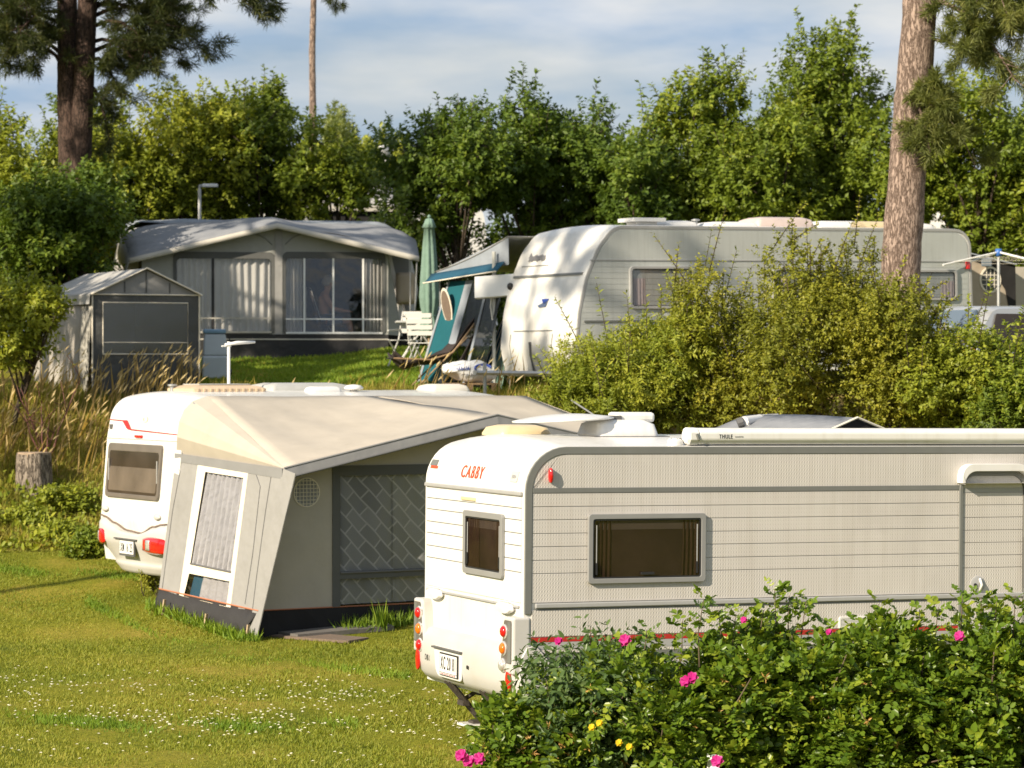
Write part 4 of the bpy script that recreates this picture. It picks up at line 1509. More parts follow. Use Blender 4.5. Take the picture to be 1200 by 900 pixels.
# ------------------------------------------------------------------ middle caravan and its awning
def mid_caravan():
    base = Vector((-4.16, 36.0, 0.24))
    root = empty('touring_caravan', base, R(31.0), 'white caravan with wavy bumper and red tail lamps, cream awning on its side', 'caravan')
    Mx = wm(root)
    E = lambda px, py: hit(Mx, 0, 0.0, px, py)
    W = 2.35
    LN = 5.3
    ztop = 2.56
    prof = rpoly([(0.05, 0.42), (-0.02, 0.95), (0.07, 2.0), (0.17, ztop), (LN - 0.2, ztop), (LN, 1.2), (LN - 0.1, 0.42)], [0, 0.3, 0.3, 0.36, 0.7, 0, 0], 8)
    shell_body('body', prof, W, M['white'], root, 0.06, ztop - 0.25)
    path = [(p[0], p[1]) for p in prof if p[1] > 0.9 and p[0] < LN - 0.9]
    edge_trim(path, 0.0, M['trim_light'], root, 0.05, 0.012)
    xr = lambda z: -0.02 + 0.09 * max(0, min(1, (z - 0.95) / 1.05)) + 0.05 * max(0, (z - 2.0) / 0.3)

    def rmap(a, b_, d):
        return (xr(b_) - d, a, b_)
    Q = lambda px, py: hit(Mx, 0, 0.04, px, py)
    # window, slightly bulged
    a0, a1 = Q(190, 560).y, Q(128, 550).y
    b1, b0 = Q(189, 522).z, Q(189, 587).z
    wn = MB().ring(rrect(a0, a1, b0, b1, 0.06), rrect(a0 + 0.055, a1 - 0.055, b0 + 0.055, b1 - 0.10, 0.05), -0.01, 0.035, rmap).build('window', M['trim_dark'], root, bevel=0.008)
    wn.data.materials.clear()
    wn.data.materials.append(mat('bronze_window_frame', (0.15, 0.13, 0.11), 0.3, 0.1, 5))
    MB().prism(rrect(a0 + 0.04, a1 - 0.04, b0 + 0.04, b1 - 0.08, 0.05), 0.0, 0.028, rmap).build('pane', M['tinted'], wn, bevel=0.005)
    bl = mat('brown_blind', (0.13, 0.105, 0.085), 0.25, 0.25, 2.0, coat=0.6)
    MB().prism(rrect(a0 + 0.09, a1 - 0.09, b0 + 0.09, b1 - 0.30, 0.03), 0.022, 0.030, rmap).build('blind', bl, wn)
    for yy in (a0 + 0.075, a1 - 0.075):
        MB().box(xr(1.6) - 0.04, xr(1.6) - 0.028, yy - 0.01, yy + 0.01, b0 + 0.1, b1 - 0.2).build('stay', M['trim_light'], wn)
    # upper joint line and red flash
    zj = Q(200, 517).z
    MB().box(xr(zj) - 0.006, xr(zj) + 0.01, 0.02, W - 0.02, zj - 0.006, zj + 0.004).build('joint_line', M['trim_light'], root)
    rl = MB()
    pts = [Q(123, 491.5), Q(139, 493), Q(149.5, 503.5), Q(204, 509.5)]
    rl.tube([(xr(p.z) - 0.004, p.y, p.z) for p in pts], [0.006, 0.008, 0.010, 0.006], 5)
    rl.build('red_line', M['red_stripe'], root)
    fl = [Q(138.5, 492.5), Q(144, 492.5), Q(150.5, 503.8), Q(146, 503)]
    MB().slab([(xr(p.z) - 0.008, p.y, p.z) for p in fl], 0.01).build('red_flash', M['red_stripe'], root)
    c = Q(160.5, 511.5)
    MB().box(xr(c.z) - 0.03, xr(c.z), c.y - 0.11, c.y + 0.11, c.z - 0.018, c.z + 0.018).build('brake_lamp', M['red_lamp'], root, bevel=0.008)
    c = Q(163.5, 491.5)
    bd = MB()
    bd.lathe([(0.05, 0.0), (0.05, -0.006)], (0, 0, 0), 'x', 24)
    bo = bd.build('round_badge', mat('pale_pink_badge', (0.66, 0.55, 0.5), 0.4), root)
    bo.location = (xr(c.z) - 0.002, c.y, c.z)
    bo.scale = (1, 2.1, 1)
    b2 = MB().lathe([(0.042, 0.0), (0.042, -0.004)], (0, 0, 0), 'x', 24).build('badge_face', M['white_sheet'], root)
    b2.location = (xr(c.z) - 0.006, c.y, c.z)
    b2.scale = (1, 2.1, 1)
    text('badge_letter', 'K', mat('pale_orange_print', (0.62, 0.40, 0.28), 0.5), root, (xr(c.z) - 0.012, c.y, c.z), 'rear', 0.06, 0.045)
    c = Q(126, 500)
    MB().box(xr(c.z) - 0.008, xr(c.z) + 0.01, c.y - 0.045, c.y + 0.045, c.z - 0.033, c.z + 0.033).build('country_sticker', M['trim_dark'], root)
    c = Q(125.5, 546)
    text('tempo_sticker', '100', M['trim_light'], root, (xr(c.z) - 0.006, min(c.y, W - 0.12), c.z), 'rear', 0.10, 0.12)
    for px_, py_ in ((122, 595), (190, 606)):
        c = Q(px_, py_)
        h_ = MB().lathe([(0.005, -0.0), (0.06, -0.004), (0.065, -0.03), (0.04, -0.05), (0.004, -0.052)], (0, 0, 0), 'x', 16).build('grab_handle', M['bumper'], root, smooth=True)
        h_.location = (xr(c.z) - 0.002, min(c.y, W - 0.16), c.z)
        h_.scale = (0.8, 1.5, 0.6)
    # bumper with a wavy upper edge
    seam = [(0.0, Q(205, 613).z), (0.14, Q(200, 616).z), (0.25, Q(186, 618).z), (0.42, Q(166, 625).z), (0.6, Q(148, 621).z), (0.78, Q(134, 612).z), (0.9, Q(124, 605).z), (1.0, Q(112, 602.5).z)]

    def sz(j):
        for (u0, z0), (u1, z1) in zip(seam[:-1], seam[1:]):
            if j <= u1:
                f = (j - u0) / (u1 - u0)
                f = f * f * (3 - 2 * f)
                return z0 + (z1 - z0) * f
        return seam[-1][1]
    zb = hit(Mx, 0, 0.2, 148, 668).z

    def bf(i, j):
        zt_ = sz(j)
        rowsx = [(-0.02, zt_ + 0.004), (-0.075, zt_ - 0.02), (-0.11, zt_ * 0.55 + 0.36), (-0.115, 0.70), (-0.06, 0.56), (-0.02, 0.44), (-0.03, 0.40), (0.02, 0.30), (0.3, 0.26)]
        t = i * (len(rowsx) - 1)
        k = min(int(t), len(rowsx) - 2)
        f = t - k
        x_ = rowsx[k][0] * (1 - f) + rowsx[k + 1][0] * f
        z_ = rowsx[k][1] * (1 - f) + rowsx[k + 1][1] * f
        e = abs(2 * j - 1)
        low_in = max(0, (0.72 - z_) / 0.45)
        yy = W / 2 + (W / 2 + 0.04) * (2 * j - 1) * (1 - 0.16 * low_in ** 1.2)
        return (x_ + 0.10 * e ** 8 + 0.22 * low_in * e ** 3, yy, z_)
    bp = MB().grid(bf, 24, 40).build('bumper', M['bumper'], root, smooth=True, thick=0.012)
    MB().tube([(-0.055 + 0.05 * abs(2 * j / 30 - 1) ** 8, (W + 0.06) * j / 30 - 0.03, sz(j / 30) + 0.012) for j in range(3, 31)], 0.012, 6).build('bumper_seam', M['mat_brown'], bp, smooth=True)
    # tail lamps wrapped round the corners
    for (pa, pb) in ((109, 123), (167, 197)):
        ya, yb = sorted((hit(Mx, 0, -0.11, pa, 630).y, hit(Mx, 0, -0.11, pb, 640).y))
        yb = min(yb, W + 0.05)
        ya = max(ya, -0.045)
        yc = (ya + yb) / 2
        zc = hit(Mx, 0, -0.11, (pa + pb) / 2, 627.5 if pa < 140 else 640).z

        def lf(i, j, ya=ya, yb=yb, zc=zc):
            yy = ya + (yb - ya) * j
            e = abs(2 * yy / W - 1)
            hh = 0.105 * (1 - 0.35 * abs(2 * j - 1) ** 3)
            zz = zc + hh * (2 * i - 1)
            bulge = 0.03 * (1 - (2 * i - 1) ** 4) * (1 - (2 * j - 1) ** 6)
            return (-0.112 + 0.10 * min(e, 1.05) ** 8 - bulge, yy, zz)
        tl = MB().grid(lf, 8, 14).build('tail_lamp', M['red_lamp'], bp, smooth=True, thick=0.01)
        f0 = 0.62 if pa > 140 else 0.45
        MB().grid(lambda i, j: tuple(Vector(lf(0.18 + 0.64 * i, f0 + 0.16 * j)) + Vector((-0.012, 0, 0))), 4, 4).build('clear_lens', M['clear_lamp'], tl, smooth=True, thick=0.008)
    pc = hit(Mx, 0, -0.12, 149.5, 642)
    pl = MB().box(-0.135, -0.118, pc.y - 0.235, pc.y + 0.235, pc.z - 0.105, pc.z + 0.10).build('number_plate', M['trim_dark'], bp)
    MB().box(-0.139, -0.134, pc.y - 0.215, pc.y + 0.215, pc.z - 0.075, pc.z + 0.085).build('plate_face', M['plate'], pl)
    text('plate_text', 'XM 16 25', M['black'], pl, (-0.141, pc.y, pc.z + 0.005), 'rear', 0.38, 0.115, bold=0.012)
    MB().box(-0.145, -0.10, pc.y - 0.30, pc.y + 0.40, pc.z + 0.10, pc.z + 0.118).build('plate_light_bar', M['trim_dark'], bp)
    # roof fittings: large tan roof light, grey hatch, vents, mast
    T = lambda px, py, zz: hit(Mx, 2, zz, px, py)
    zr = ztop + 0.04
    # roof light with ribbed rim
    rlx = low_dome('roof_light', root, M['tan_dome'], 0.55, 1.62, 0.75, 1.55, zr, 0.10, lip=0.05)
    for i in range(11):
        x_ = 0.62 + i * 0.092
        MB().box(x_, x_ + 0.035, 0.742, 0.80, zr + 0.012, zr + 0.055).build('rim_rib', M['tan_dome'], rlx, bevel=0.006)
    MB().box(0.72, 1.45, 0.9, 1.4, zr + 0.098, zr + 0.112).build('lid', M['roof_grey'], rlx, bevel=0.01)
    low_dome('roof_hatch', root, M['roof_grey'], 1.85, 3.05, 1.1, 1.9, zr, 0.12)
    low_dome('vent_cover', root, M['white_sheet'], 2.15, 2.62, 0.55, 0.8, zr, 0.075)
    MB().lathe([(0.05, 0), (0.05, 0.04), (0.12, 0.045), (0.13, 0.07), (0.09, 0.1), (0.02, 0.11)], (2.85, 0.7, zr - 0.01), 'z', 18).build('roof_vent', M['white_sheet'], root, smooth=True)
    MB().lathe([(0.03, 0), (0.03, 0.09), (0.06, 0.095), (0.06, 0.115), (0.02, 0.12)], (0.55, 1.35, zr - 0.01), 'z', 14).build('flue', M['galv'], root, smooth=True, angle=40)
    low_dome('vent_cover', root, M['roof_white'], 4.15, 4.75, 0.9, 1.4, zr, 0.10)
    mx_ = 1.32
    an = MB().tube([(mx_, 1.28, zr - 0.02), (mx_, 1.28, zr + 0.66)], 0.022, 8).build('antenna_mast', M['white_paint'], root, smooth=True, angle=40)
    MB().tube([(mx_ - 0.05, 1.28, zr + 0.62), (mx_ + 0.12, 1.27, zr + 0.645), (mx_ + 0.36, 1.25, zr + 0.655)], [0.03, 0.045, 0.03], 8, flat=0.55).build('antenna_head', M['white_paint'], an, smooth=True)
    MB().tube([(mx_ - 0.10, 1.28, zr + 0.6), (mx_ + 0.03, 1.28, zr + 0.6)], 0.012, 6).build('antenna_clamp', M['white_paint'], an)
    for xw in (2.7,):
        wheel(root, xw, 0.16)
        wheel(root, xw, W - 0.16)
        for yf in (0.16, W - 0.16):
            pass
    MB().box(0.3, LN - 0.3, 0.5, 0.58, 0.3, 0.43).box(0.3, LN - 0.3, W - 0.58, W - 0.5, 0.3, 0.43).build('chassis', M['rust_steel'], root)
    for xf in (0.45, LN - 0.5):
        for yf in (0.45, W - 0.45):
            q = Mx @ Vector((xf, yf, 0))
            zq = gz(q.x, q.y) - q.z
            MB().tube([(xf - 0.2, yf, 0.36), (xf + 0.05, yf, zq)], 0.025, 6).build('corner_steady', M['rust_steel'], root)
    return root, Mx


midc, MM = mid_caravan()


def curtain_mesh(p00, p10, p11, p01, folds, amp, nrm_, nu=60, nv=6, phase=0.0):
    """hanging cloth between four corners (bottom left, bottom right, top right, top left)"""
    p00, p10, p11, p01 = map(Vector, (p00, p10, p11, p01))

    def fn(i, j):
        q = (p00.lerp(p10, i)).lerp(p01.lerp(p11, i), j)
        return q + nrm_ * (amp * math.sin(i * folds * 6.283 + phase + 0.5 * math.sin(j * 3 + i * 9)) * (1 - 0.3 * j))
    return MB().grid(fn, nu, nv)


def herringbone():
    m = bpy.data.materials.new('grey_weave_curtain')
    m.use_nodes = True
    t = m.node_tree
    b = t.nodes['Principled BSDF']
    b.inputs['Roughness'].default_value = 0.9
    co = t.nodes.new('ShaderNodeTexCoord')
    sp = t.nodes.new('ShaderNodeSeparateXYZ')
    cb = t.nodes.new('ShaderNodeCombineXYZ')
    t.links.new(co.outputs['Object'], sp.inputs[0])
    t.links.new(sp.outputs['X'], cb.inputs['X'])
    t.links.new(sp.outputs['Z'], cb.inputs['Y'])
    mg = t.nodes.new('ShaderNodeMapping')
    mg.inputs['Rotation'].default_value = (0, 0, R(45))
    t.links.new(cb.outputs[0], mg.inputs['Vector'])
    br = t.nodes.new('ShaderNodeTexBrick')
    br.inputs['Scale'].default_value = 1.0
    br.inputs['Brick Width'].default_value = 0.27
    br.inputs['Row Height'].default_value = 0.15
    br.inputs['Mortar Size'].default_value = 0.012
    br.inputs['Mortar Smooth'].default_value = 0.3
    br.inputs['Color1'].default_value = (0.20, 0.205, 0.21, 1)
    br.inputs['Color2'].default_value = (0.29, 0.295, 0.30, 1)
    br.inputs['Mortar'].default_value = (0.42, 0.42, 0.42, 1)
    t.links.new(mg.outputs['Vector'], br.inputs['Vector'])
    t.links.new(br.outputs['Color'], b.inputs['Base Color'])
    return m


def mid_awning():
    A = PX(292, 750, 33.7)
    A.z = gz(A.x, A.y)
    root = empty('caravan_awning', A, R(31.0), 'cream roofed caravan awning with grey walls and patterned curtains', 'awning')
    Mi = MM.inverted()
    loc = lambda p: Mi @ p
    wpt = lambda a, b_, c: MM @ Vector((a, b_, c))
    B = PX(181, 712, 36.0)
    C = PX(333, 549, 33.9)
    Cw = PX(207, 531, 35.95)
    P0, P1, P2 = A, B, (C + Cw) / 2
    C = hit3(P0, P1, P2, 333, 549)
    Cw = hit3(P0, P1, P2, 207, 531)
    yfront = loc(C).y
    # caravan side rail points (local y just off the wall)
    rail = [loc(Cw)] + [hit(MM, 1, -0.02, px, py) for px, py in ((207.5, 512), (210, 494), (216, 480), (226, 470), (243, 464.5))]
    zr = rail[-1].z
    Rend = Vector((5.05, -0.02, zr - 0.02))
    e0 = loc(C)
    LNa = 5.75
    pk = Vector((e0.x + LNa * 0.5, yfront, loc(PX(575, 486, 35.4)).z))
    e2 = Vector((e0.x + LNa, yfront, e0.z))
    # roof cloth
    rb = MB()
    W_ = lambda v: MM @ v

    def bil(a, b_, c, d, n, sag):
        def fn(i, j):
            q = a.lerp(b_, i).lerp(d.lerp(c, i), j)
            s = sag * math.sin(math.pi * i) * math.sin(math.pi * j)
            s += 0.012 * math.sin(i * 23 + j * 5) * math.sin(math.pi * j) + 0.008 * math.sin(j * 31 - i * 9) * math.sin(math.pi * i)
            return W_(q - Vector((0, 0, s)))
        rb.grid(fn, n, n)
    mid_r = rail[-1].lerp(Rend, 0.5) + Vector((0, 0, 0.0))
    bil(e0, pk, mid_r, rail[-1], 14, 0.10)
    bil(pk, e2, Rend, mid_r, 14, 0.10)
    rl_ = MB()
    fan = [W_(e0)] + [W_(r_) for r_ in rail]
    rl_.add(fan, [(0, i + 1, i) for i in range(1, len(fan) - 1)])
    rl_.build('roof_end', M['canvas_cream'], root, world_pts=True, thick=0.006)
    rr = [Rend, Rend + Vector((0.14, 0, -0.05)), Rend + Vector((0.22, 0, -0.16)), Vector((5.3, -0.03, rail[0].z))]
    rl_ = MB()
    fan = [W_(e2)] + [W_(r_) for r_ in rr]
    rl_.add(fan, [(0, i, i + 1) for i in range(1, len(fan) - 1)])
    rl_.build('roof_end', M['canvas_cream'], root, world_pts=True, thick=0.006)
    ro = rb.build('roof', M['canvas_cream'], root, smooth=True, world_pts=True, thick=0.006, angle=14)
    # piping along the hip and eaves
    MB().tube([W_(e0), W_(e0.lerp(rail[-1], 0.5) - Vector((0, 0, 0.02))), W_(rail[-1])], 0.008, 5).build('seam', M['canvas_cream'], ro, world_pts=True)
    # fascia flap under the front eave
    dn = Vector((0, -0.03, -0.115))
    fb = MB()
    for a, b_ in ((e0, pk), (pk, e2)):
        fb.add([W_(a), W_(b_), W_(b_ + dn * 0.9), W_(a + dn)], [(0, 1, 2, 3)])
    fb.build('front_valance', M['canvas_midgrey'], root, world_pts=True, thick=0.008)
    MB().tube([W_(e0 + dn), W_(pk + dn), W_(e2 + dn)], 0.014, 6).build('valance_hem', M['piping_grey'], root, world_pts=True)
    MB().tube([W_(e0 + Vector((0, 0, .004))), W_(pk + Vector((0, 0, .004))), W_(e2)], 0.013, 6).build('eave_piping', M['canvas_midgrey'], root, world_pts=True)
    # valance band over the side wall
    sb = MB()
    d2 = Vector((0, 0, -0.10))
    out = Vector((-0.025, 0, 0))
    sb.add([W_(e0 + out), W_(rail[0] + out), W_(rail[0] + d2 + out), W_(e0 + d2 * 1.2 + out)], [(0, 1, 2, 3)])
    sb.build('side_valance', M['canvas_midgrey'], root, world_pts=True, thick=0.008)
    # side wall, leaning outwards at the foot
    X = lambda px, py, off=0.0: hit3(P0, P1, P2, px, py, off)
    A2 = A + Vector((0, 0, 0.0))
    skirt_l, skirt_r = X(186.5, 690), X(303, 716)
    side_poly = [skirt_r, skirt_l, X(207, 531), C]
    # wall with a window opening, four strips around the white frame
    wo = [X(233, 545), X(290, 553), X(268, 712), X(211, 698)]
    tl, tr, br_, bl_ = wo
    sw = MB()
    sw.slab([skirt_l, bl_, tl, X(207, 531)], -0.004)
    sw.slab([X(207, 531), tl, tr, C], -0.004)
    sw.slab([tr, br_, skirt_r, C], -0.004)
    swo = sw.build('side_wall', M['canvas_grey'], root, world_pts=True)
    # white frame
    fr = MB()
    inn = [X(240.5, 553), X(285.5, 560), X(270, 670), X(223, 660)]
    lo = [X(221.5, 672), X(269, 681.5), X(264.5, 711.5), X(215, 699)]
    o_ = [X(232, 545, .006), X(291, 552.5, .006), X(270, 712, .006), X(210, 697.5, .006)]
    i_ = [X(240.5, 553, .006), X(285.5, 560, .006), X(270.5, 670, .006), X(223, 660, .006)]
    l_ = [X(221.5, 672, .006), X(269.2, 681.5, .006), X(265, 711.3, .006), X(215, 699, .006)]
    vs_ = o_ + i_ + l_
    fr.add(vs_, [(0, 1, 5, 4), (1, 2, 10, 9, 6, 5), (0, 4, 7, 8, 11, 3), (7, 6, 9, 8), (3, 11, 10, 2)])
    fro = fr.build('window', M['webbing'], swo, world_pts=True, thick=0.006)
    nrm_ = (P1 - P0).cross(P2 - P0).normalized()
    if nrm_.y > 0:
        nrm_ = -nrm_
    back = -nrm_ * 0.05
    cm = curtain_mesh(inn[3] + back, inn[2] + back, inn[1] + back, inn[0] + back, 8, 0.045, nrm_, 90)
    co = cm.build('curtain', M['curtain_net'], fro, smooth=True, world_pts=True)
    q0, q1 = lo[3].lerp(lo[2], 0.28), lo[0].lerp(lo[1], 0.28)
    cm = curtain_mesh(q0 + back, lo[2] + back, lo[1] + back, q1 + back, 4, 0.014, nrm_)
    cm.build('curtain', M['curtain_net'], fro, smooth=True, world_pts=True)
    MB().slab([lo[3] + back * 1.5, q0 + back * 1.5, q1 + back * 1.5, lo[0] + back * 1.5], 0.004).build('blue_cloth', M['blue_cloth'], fro, world_pts=True)
    MB().slab([p + back * 0.2 for p in inn], 0.002).build('foil', M['vinyl'], fro, world_pts=True)
    MB().slab([p + back * 0.2 for p in lo], 0.002).build('foil', M['vinyl'], fro, world_pts=True)
    MB().tube([X(223, 660.5, .012), X(270.5, 670.5, .012)], 0.012, 6).build('sill_rod', M['piping_grey'], fro, world_pts=True)
    # zips
    for pts in ([(206, 545), (211, 552), (202, 600), (190, 690)], [(300, 556), (305, 570), (296, 650), (287, 708)], [(318, 556), (311, 600), (300, 680), (292, 746)]):
        MB().tube([X(a, b_, 0.006) for a, b_ in pts], 0.006, 5).build('zip', M['piping_grey'], swo, world_pts=True)
    # skirt
    gl = X(181, 714)
    sk = MB()
    S0, S1 = gl, X(286, 752)
    n = 16
    vs_ = []
    for i in range(n + 1):
        t = i / n
        up_ = skirt_l.lerp(skirt_r, t)
        dnp = S0.lerp(S1, t)
        dnp = Vector((dnp.x, dnp.y, min(dnp.z, gz(dnp.x, dnp.y) + 0.01))) + nrm_ * (0.05 * math.sin(i * 2.1) + 0.03)
        vs_ += [up_, up_.lerp(dnp, 0.5) + nrm_ * 0.02 * math.sin(i * 1.3), dnp]
    sk.add(vs_, [(3 * i + k, 3 * i + 3 + k, 3 * i + 4 + k, 3 * i + 1 + k) for i in range(n) for k in (0, 1)])
    sko = sk.build('skirt', M['canvas_dark'], root, smooth=True, world_pts=True, thick=0.006)
    MB().tube([X(186.5, 690, .008), X(245, 703, .008), X(303, 716, .008)], 0.010, 5).build('skirt_piping', M['piping'], sko, world_pts=True)
    # corner strip between side wall and front
    cs = MB()
    cs.slab([X(288, 753, .012), X(300, 749, .012), X(346, 555, .012), X(331, 549, .012)], 0.012)
    cs.build('corner_strip', M['canvas_grey'], root, world_pts=True)
    # front wall, set back under the eave
    yw = yfront + 0.42
    G = lambda a, zoff=0.0: Vector((a, yw, (Mi @ Vector((0, 0, gz((MM @ Vector((a, yw, 0))).x, (MM @ Vector((a, yw, 0))).y)))).z + zoff))
    Fh = lambda px, py, off=0.0: hit(MM, 1, yw - off, px, py)
    xl = e0.x - 0.25
    xr_ = e0.x + LNa - 0.1
    zs_ = Fh(420, 710).z

    def roofz(a):
        # height of the roof cloth above the front wall
        t = min(max((a - e0.x) / LNa, 0), 1)
        ze = e0.z + (pk.z - e0.z) * (1 - abs(2 * t - 1))
        f = (yw - yfront) / (0 - yfront)
        return ze + (zr - ze) * f * 0.8 - 0.03
    w0, w1 = Fh(390, 600), Fh(560, 600)
    wz1 = Fh(440, 546).z
    wz0 = zs_
    # round vent hole position
    vc = Fh(359, 577)
    fw = MB()
    sil = 0.004
    ptsw = [(loc(A).x + 0.10, zs_), (w0.x, zs_), (w0.x, wz1), (w1.x, wz1), (w1.x, zs_), (xr_, zs_), (xr_, roofz(xr_)), (pk.x, roofz(pk.x)), (e0.x + 0.05, roofz(e0.x + 0.05)), (e0.x + 0.03, roofz(e0.x) - 0.12)]
    vs_ = [Vector((a, yw, z_)) for a, z_ in ptsw]
    fw.add([W_(v) for v in vs_], [(0, 1, 2, 8, 9), (2, 3, 7, 8), (3, 4, 5, 6, 7)])
    fwo = fw.build('front_wall', M['canvas_beige'], root, world_pts=True, thick=0.006)
    # window: grey surround, two panes
    ox = [(w0.x, zs_), (w1.x, zs_), (w1.x, wz1), (w0.x, wz1)]
    p0, p1 = Fh(398, 668), Fh(545, 668)
    pz1 = Fh(440, 557).z
    pz0 = Fh(440, 668).z
    qz1, qz0 = Fh(440, 677).z, Fh(440, 706).z
    fm = MB()
    mp_ = lambda a, b_, d: W_(Vector((a, yw - d, b_)))
    fm.prism([(w0.x - 0.01, zs_), (p0.x, zs_), (p0.x, wz1 + 0.01), (w0.x - 0.01, wz1 + 0.01)], 0.004, 0.016, mp_)
    fm.prism([(p1.x, zs_), (w1.x + 0.01, zs_), (w1.x + 0.01, wz1 + 0.01), (p1.x, wz1 + 0.01)], 0.004, 0.016, mp_)
    fm.prism([(p0.x, pz1), (p1.x, pz1), (p1.x, wz1 + 0.01), (p0.x, wz1 + 0.01)], 0.004, 0.015, mp_)
    fm.prism([(p0.x, qz1), (p1.x, qz1), (p1.x, pz0), (p0.x, pz0)], 0.004, 0.015, mp_)
    fmo = fm.build('window', M['canvas_dark2'], fwo, world_pts=True)
    nf = MM.to_3x3() @ Vector((0, -1, 0))
    hb = herringbone()
    xm = Fh(463, 600).x
    for a0, a1, z0, z1, fo in ((p0.x, xm + 0.03, pz0, pz1, 2.0), (xm - 0.01, p1.x, pz0, pz1, 3.0), (p0.x, xm + 0.03, qz0, qz1, 2.0), (xm - 0.01, p1.x, qz0, qz1, 3.0)):
        cm = curtain_mesh(W_(Vector((a0, yw + 0.05, z0 - 0.01))), W_(Vector((a1, yw + 0.05, z0 - 0.01))), W_(Vector((a1, yw + 0.05, z1 + 0.01))), W_(Vector((a0, yw + 0.05, z1 + 0.01))), fo, 0.018, nf, 40, 4)
        cm.build('curtain', hb, fmo, smooth=True, world_pts=True)
    for z0, z1 in ((pz0, pz1), (qz0, qz1)):
        MB().prism([(p0.x, z0), (p1.x, z0), (p1.x, z1), (p0.x, z1)], 0.0, 0.002, mp_).build('foil', M['vinyl'], fmo, world_pts=True)
    MB().tube([W_(Vector((p0.x, yw - 0.018, pz0 - 0.02))), W_(Vector((p1.x, yw - 0.018, pz0 - 0.02)))], 0.014, 6).build('sill_rod', M['piping_grey'], fmo, world_pts=True)
    # round vent with white grid
    rv = 0.175
    circ = [(vc.x + rv * math.cos(k * math.pi / 14), vc.z + rv * math.sin(k * math.pi / 14)) for k in range(28)]
    circ2 = [(vc.x + rv * 0.93 * math.cos(k * math.pi / 14), vc.z + rv * 0.93 * math.sin(k * math.pi / 14)) for k in range(28)]
    vo = MB().ring(circ, circ2, 0.004, 0.014, mp_).build('round_vent', M['webbing'], fwo, world_pts=True)
    MB().prism(circ2, 0.004, 0.007, mp_).build('mesh_backing', M['canvas_midgrey'], vo, world_pts=True)
    gr = MB()
    for k in range(-3, 4):
        o = k * rv * 0.26
        h_ = math.sqrt(max(0, (rv * 0.94) ** 2 - o * o))
        gr.tube([mp_(vc.x + o, vc.z - h_, 0.010), mp_(vc.x + o, vc.z + h_, 0.010)], 0.0045, 4)
        gr.tube([mp_(vc.x - h_, vc.z + o, 0.010), mp_(vc.x + h_, vc.z + o, 0.010)], 0.0045, 4)
    gr.build('vent_grid', M['webbing'], vo, world_pts=True)
    # black skirt of the front
    sb = MB()
    n = 24
    vs_ = []
    for i in range(n + 1):
        a = loc(A).x + 0.07 + (xr_ - loc(A).x - 0.07) * i / n
        vs_ += [W_(Vector((a, yw, zs_))), W_(G(a, 0.0) - Vector((0, 0.04 + 0.03 * math.sin(i * 1.7), 0)))]
    sb.add(vs_, [(2 * i, 2 * i + 2, 2 * i + 3, 2 * i + 1) for i in range(n)])
    sb.build('front_skirt', M['canvas_black'], fwo, world_pts=True, thick=0.006)
    MB().tube([W_(Vector((loc(A).x + 0.1, yw - 0.008, zs_))), W_(Vector((xr_, yw - 0.008, zs_)))], 0.008, 5).build('skirt_piping', M['piping'], fwo, world_pts=True)
    # right end wall and poles
    rw = [Vector((e2.x + 0.2, yfront + 0.1, G(xr_).z)), Vector((5.35, -0.03, 0.0)), Vector((5.25, -0.03, rail[0].z)), e2 - Vector((0, 0, 0.03))]
    MB().slab([W_(v) for v in rw], 0.004).build('end_wall', M['canvas_grey'], root, world_pts=True)
    for a, t_ in ((e0.x + 0.1, e0.z - 0.03), (pk.x, pk.z - 0.03), (e2.x - 0.1, e2.z - 0.03)):
        q = Vector((a, yw + 0.08, t_))
        g = G(a)
        MB().tube([W_(Vector((a, yw + 0.08, g.z - 0.02))), W_(q)], 0.014, 8).build('pole', M['galv'], root, world_pts=True)
        MB().tube([W_(q), W_(Vector((a, -0.06, zr - 0.08)))], 0.012, 8).build('roof_pole', M['galv'], root, world_pts=True)
    # pegs along the side wall
    for px_, py_ in ((190, 722), (239, 738), (288, 757)):
        q = X(px_, py_ - 14, 0.12)
        z0 = gz(q.x, q.y)
        pg = MB().box(-0.018, 0.018, -0.01, 0.01, 0, 0.24).build('peg', M['post_wood'], root)
        lp = wm(root).inverted() @ Vector((q.x, q.y, z0 - 0.05))
        pg.location = lp
        pg.rotation_euler = (0.1, 0.08, 0.3)
    # groundsheet and doormat in front (things of their own)
    c = PX(372, 757, 33.6)
    g_ = MB()
    quad = [PX(318, 752, 33.9), PX(408, 762, 33.2), PX(432, 756, 33.6), PX(352, 747, 34.2)]
    for q in quad:
        q.z = gz(q.x, q.y) + 0.035
    g_.slab([quad[0], quad[1], quad[2], quad[3]], 0.03)
    cm_ = sum(quad, Vector()) / 4
    o = g_.build('doormat', M['mat_brown'])
    tag(o, 'flat brown mat lying on the grass before the cream awning', 'doormat')
    g2 = MB()
    q2 = [Vector((e0.x + 0.15, yfront - 0.05, 0)), Vector((e0.x + 1.45, yfront - 0.0, 0)), Vector((e0.x + 1.5, yw - 0.06, 0)), Vector((e0.x + 0.1, yw - 0.06, 0))]
    ps = []
    for q in q2:
        w = W_(q)
        w.z = gz(w.x, w.y) + 0.06
        ps.append(w)
    g2.slab(ps, 0.05)
    tag(g2.build('groundsheet', M['ground_cloth']), 'grey groundsheet under the eave of the cream awning', 'groundsheet')
    return root


M['curtain_net'] = cloth('pale_lilac_curtain', (0.50, 0.49, 0.51), fold=0.35, fscale=9, trans=0.2)
M['canvas_dark2'] = cloth('graphite_canvas', (0.11, 0.112, 0.108), fold=0.2)
mid_awning()


